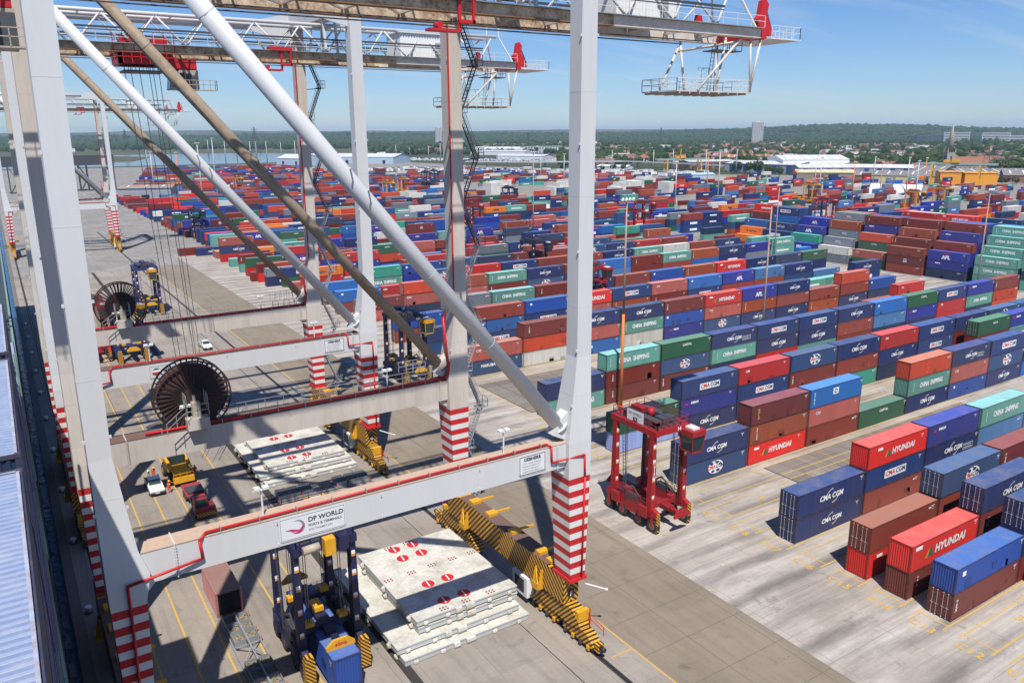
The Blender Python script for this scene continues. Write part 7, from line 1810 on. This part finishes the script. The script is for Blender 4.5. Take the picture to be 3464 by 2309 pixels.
# roofs of the streets further off, far too many and too small to count
fhm = MB()
for i in range(900):
    az = tr.uniform(22, 69); d = 1300 + 2200 * tr.random()
    if not in_town(az, d) or abs(az - 49.5) < 0.8 and d > 2900: continue
    x, y = d * math.sin(math.radians(az)), d * math.cos(math.radians(az)); key = (int(x / 26), int(y / 26))
    if key in cells or math.sin(x * 0.004 + 0.7) * math.sin(y * 0.005 + 1.0) < -0.15: continue
    cells[key] = 1; w = tr.choice((9, 12, 22, 28)) / 2; dd = 4.2; a = tr.choice((-0.6, -0.5, 0.95)) + tr.uniform(-.1, .1); c_, s_ = math.cos(a), math.sin(a); h = tr.uniform(5, 6.2)
    Q_ = lambda u, v, z: (x + u * c_ - v * s_, y + u * s_ + v * c_, z)
    fhm.mat(tr.choice((0, 1))).poly([Q_(-w, -dd, 0), Q_(w, -dd, 0), Q_(w, dd, 0), Q_(-w, dd, 0), Q_(-w, -dd, h), Q_(w, -dd, h), Q_(w, dd, h), Q_(-w, dd, h)], [(0, 1, 5, 4), (1, 2, 6, 5), (2, 3, 7, 6), (3, 0, 4, 7)])
    if tr.random() < 0.25:
        h2 = tr.uniform(5, 11); w2 = w * 1.6; d2 = 9; fhm.mat(4).poly([Q_(-w2, -d2, 0), Q_(w2, -d2, 0), Q_(w2, d2, 0), Q_(-w2, d2, 0), Q_(-w2, -d2, h2), Q_(w2, -d2, h2), Q_(w2, d2, h2), Q_(-w2, d2, h2)], [(0, 1, 5, 4), (1, 2, 6, 5), (2, 3, 7, 6), (3, 0, 4, 7), (4, 5, 6, 7)]); continue
    fhm.mat(tr.choice((2, 3, 3))).poly([Q_(-w, -dd - .4, h), Q_(w, -dd - .4, h), Q_(w, dd + .4, h), Q_(-w, dd + .4, h), Q_(-w, 0, h + 3.5), Q_(w, 0, h + 3.5)], [(0, 1, 5, 4), (2, 3, 4, 5), (0, 4, 3), (1, 2, 5)])
fhm.build('far_roofscape', [m_h1, m_h2, m_rroof, m_hr2, m_swhite])['kind'] = 'stuff'
# ---- trees
def leaf_mat(name, a, b_):
    m = bpy.data.materials.new(name); m.use_nodes = True; t = m.node_tree; bs = t.nodes['Principled BSDF']; bs.inputs['Roughness'].default_value = 0.8; bs.inputs['Specular IOR Level'].default_value = 0.15
    oi = _n(t, 'ShaderNodeObjectInfo'); g = _n(t, 'ShaderNodeNewGeometry'); no = _n(t, 'ShaderNodeTexNoise'); no.inputs['Scale'].default_value = 0.35; no.inputs['Detail'].default_value = 4
    t.links.new(g.outputs['Position'], no.inputs['Vector'])
    ad = _n(t, 'ShaderNodeMath', operation='MULTIPLY_ADD'); t.links.new(oi.outputs['Random'], ad.inputs[0]); ad.inputs[1].default_value = 0.7; sb = _n(t, 'ShaderNodeMath', operation='SUBTRACT'); t.links.new(no.outputs['Fac'], sb.inputs[0]); sb.inputs[1].default_value = 0.25; t.links.new(sb.outputs[0], ad.inputs[2])
    mx = _n(t, 'ShaderNodeMix', data_type='RGBA'); t.links.new(ad.outputs[0], mx.inputs[0]); mx.inputs[6].default_value = (*a, 1); mx.inputs[7].default_value = (*b_, 1); t.links.new(mx.outputs[2], bs.inputs['Base Color']); return m
m_leaf = leaf_mat('leaves', (0.018, 0.042, 0.014), (0.075, 0.105, 0.03)); m_bark = mat('bark', (0.09, 0.07, 0.05), 0.9)
def crown_mesh(rx, rz, zc, seed, nq=340):
    q = random.Random(seed); b = MB(); lobes = [(q.uniform(-.55, .55) * rx, q.uniform(-.55, .55) * rx, zc + q.uniform(-.45, .5) * rz, q.uniform(.38, .62)) for _ in range(8)] + [(0, 0, zc, 0.7)]
    for i in range(nq):
        lx, ly, lz, lr = q.choice(lobes); v = Vector((q.gauss(0, 1), q.gauss(0, 1), q.gauss(0, 1))).normalized() * q.uniform(0.72, 1.05)
        c = Vector((lx + v.x * rx * lr, ly + v.y * rx * lr, lz + v.z * rz * lr)); nrm = (v + Vector((q.uniform(-.6, .6), q.uniform(-.6, .6), q.uniform(-.2, .8)))).normalized()
        t1 = nrm.orthogonal().normalized(); t2 = nrm.cross(t1); s = rx * q.uniform(.10, .20)
        b.poly([c + t1 * s, c + t2 * s * .8, c - t1 * s * .9, c - t2 * s]); 
    me = b.mesh('crown', m_leaf); return me
CR = [crown_mesh(5.5, 5.0, 8.0, i) for i in range(3)] + [crown_mesh(4.2, 6.5, 8.5, 7), crown_mesh(2.2, 7.5, 9.0, 8, 240), crown_mesh(6.5, 4.4, 6.5, 9)]
def trunk_mesh():
    b = MB(); b.tube((0, 0, 0), (0.1, 0, 5), 0.35, 7, 0.22); b.tube((0.1, 0, 4.6), (1.8, 0.6, 8), 0.18, 5, 0.06); b.tube((0.1, 0, 4.2), (-1.5, -0.8, 7.6), 0.18, 5, 0.06); b.tube((0.1, 0, 5), (0.2, 0.3, 9.5), 0.2, 5, 0.05); return b.mesh('trunk', m_bark)
TRK = trunk_mesh()
KW = ['round leafy tree', 'broad leafy tree', 'full leafy tree', 'tall oval tree', 'slim poplar tree', 'low spreading tree']
def tree(x, y, s, k, label, group):
    r = thing('tree', label, 'tree', (x, y, 0), tr.uniform(0, 6.28), group); r.scale = (s, s, s)
    link('trunk', TRK, r); link('crown', CR[k], r); return r
n_t = 0
spots = [(716 - 8 * i + tr.uniform(-3, 3), 640 - 14 * i + tr.uniform(-4, 4), tr.uniform(0.8, 1.25), tr.choice((0, 1, 2))) for i in range(9)] + [(590 + i * 9, 800 - i * 8, tr.uniform(.6, .9), 5) for i in range(7)] + [(730 + i * 5, 352 - i * 6, .6, 5) for i in range(6)]
for i, (x, y, s, k) in enumerate(spots):
    g_ = 'trees along the terminal edge'; o = tree(x, y, s, k, KW[k], g_); NAMED.append((o, KW[k] + (' in the line before the sheds' if i < 9 else ' by the road piers' if i < 16 else ' on the bank'), 'tree', g_)); n_t += 1
while n_t < 285:
    az = tr.uniform(14, 68); d = 950 + 1350 * tr.random() ** 1.4
    if not in_town(az, d * 1.02): continue
    x, y = d * math.sin(math.radians(az)), d * math.cos(math.radians(az))
    key = (int(x / 26), int(y / 26))
    if key in cells and tr.random() < 0.8: continue
    if math.hypot(x - 872, y - 470) < 26 or (690 < x < 850 and 330 < y < 700): continue
    k = tr.choice((0, 0, 1, 1, 2, 3, 3, 4, 5))
    o = tree(x, y, tr.uniform(0.75, 1.35), k, KW[k], 'trees of the town inland'); NAMED.append((o, KW[k], 'tree', 'trees of the town inland')); n_t += 1
rank_labels()
# the wooded land beyond: thousands of crowns as one mass
ico = bmesh.new(); bmesh.ops.create_icosphere(ico, subdivisions=1, radius=1.0); iv = np.array([v.co[:] for v in ico.verts]); ifc = np.array([[v.index for v in f.verts] for f in ico.faces]); ico.free()
rg = np.random.default_rng(4); NV = []; NF = []; cnt_ = 0
def wood_h(az, d):
    return max(0.0, (d - 2900) / 900) * 10 if d > 2900 else 0
for i in range(10500):
    az = rg.uniform(-2, 70); u = rg.random(); d = 1100 + 3300 * u ** 1.1
    if az < 14 and d < 2700: 
        if rg.random() > 0.04 or d < 2500: continue
    if not in_town(az, d) and az > 14: continue
    if az < 23 and d < 2550: continue
    if abs(az - 49.5) < 1.2 and 2900 < d < 3720: continue
    x, y = d * math.sin(math.radians(az)), d * math.cos(math.radians(az)); key = (int(x / 26), int(y / 26))
    if key in cells: continue
    if math.sin(x * 0.011 + 1.3) * math.sin(y * 0.013) + 0.35 * math.sin((x + y) * 0.031) > 0.42 and d < 2900: continue
    s = rg.uniform(3.5, 8.5) * (1.0 if d < 2500 else 1.35); z = s * 0.75
    NV.append(iv * np.array([s, s, s * rg.uniform(.75, 1.25)]) * rg.uniform(.72, 1.25, (len(iv), 1)) + np.array([x, y, z])); NF.append(ifc + cnt_); cnt_ += len(iv)
for v in bpy.data.objects['hills'].data.vertices:
    if v.co.z < 6: continue
    for q in range(2):
        s = rg.uniform(7, 15); NV.append(iv * np.array([s * 1.4, s * 1.4, s * rg.uniform(.6, 1.1)]) * rg.uniform(.75, 1.2, (len(iv), 1)) + np.array([v.co.x + rg.uniform(-16, 16), v.co.y + rg.uniform(-16, 16), v.co.z + s * 0.15])); NF.append(ifc + cnt_); cnt_ += len(iv)
me = bpy.data.meshes.new('woodland'); me.from_pydata(np.concatenate(NV).tolist(), [], np.concatenate(NF).tolist()); me.materials.append(wood_mat('wood_leaves', (0.014, 0.034, 0.012), (0.075, 0.10, 0.032), 0.06))
link('woodland', me, kind='stuff')
# scrub on the terminal edge
sc_ = MB()
for i in range(500):
    t = tr.random(); x = 560 + 190 * t + tr.uniform(-12, 12); y = 860 - 260 * t + tr.uniform(-20, 20) if tr.random() < 0.6 else 700 + tr.uniform(-60, 60)
    s = tr.uniform(0.8, 2.2); a = tr.uniform(0, 6.28)
    sc_.poly([(x + s * math.cos(a), y + s * math.sin(a), 0), (x - s * math.sin(a), y + s * math.cos(a), 0.1), (x - s * math.cos(a), y - s * math.sin(a), 0), (x, y, s * 1.3)], [(0, 1, 3), (1, 2, 3), (2, 0, 3)])
sc_.build('scrub', m_leaf)['kind'] = 'stuff'
# parked cars and vans in the pale lots beyond the far yard: far too many and small to count, one mass
lot = MB()
for i in range(900):
    u, v = tr.random(), tr.random(); x = 560 + 260 * u + 90 * v; y = 1330 - 420 * u + 60 * v
    lot.mat(tr.choice((0, 0, 0, 1, 2))).box(x - 0.9, x + 0.9, y - 2.2, y + 2.2, 0.3, 1.2); lot.box(x - 0.8, x + 0.8, y - 1.1, y + 1.2, 1.2, 1.75)
for i in range(260):       # white trailers drawn up in lines
    a, q = i // 20, i % 20; x = 380 + a * 17 + q * 4.2 + tr.uniform(-1, 1); y = 930 - a * 26 + q * 1.0
    if tr.random() < 0.25: continue
    lot.mat(tr.choice((0, 0, 0, 1, 3))).box(x - 1.25, x + 1.25, y - 6, y + 6, 1.0, 3.9); lot.mat(1).box(x - 1.0, x + 1.0, y - 5.5, y + 5.5, 0.2, 1.0)
lot.build('parked_vehicles_mass', [m_letw, m_swall, m_lblue, m_brick])['kind'] = 'stuff'

# ================================================================ AIR
hz = bpy.data.materials.new('air'); hz.use_nodes = True; t = hz.node_tree; t.nodes.clear()
ou = _n(t, 'ShaderNodeOutputMaterial'); pv = _n(t, 'ShaderNodeVolumePrincipled'); pv.inputs['Color'].default_value = (0.55, 0.78, 1.0, 1); pv.inputs['Density'].default_value = 0.00007; pv.inputs['Anisotropy'].default_value = 0.0
t.links.new(pv.outputs[0], ou.inputs['Volume'])
b = MB(); b.box(-9500, 14500, -3500, 14500, -12.0, 150.0); o = b.build('haze', hz); o['kind'] = 'stuff'
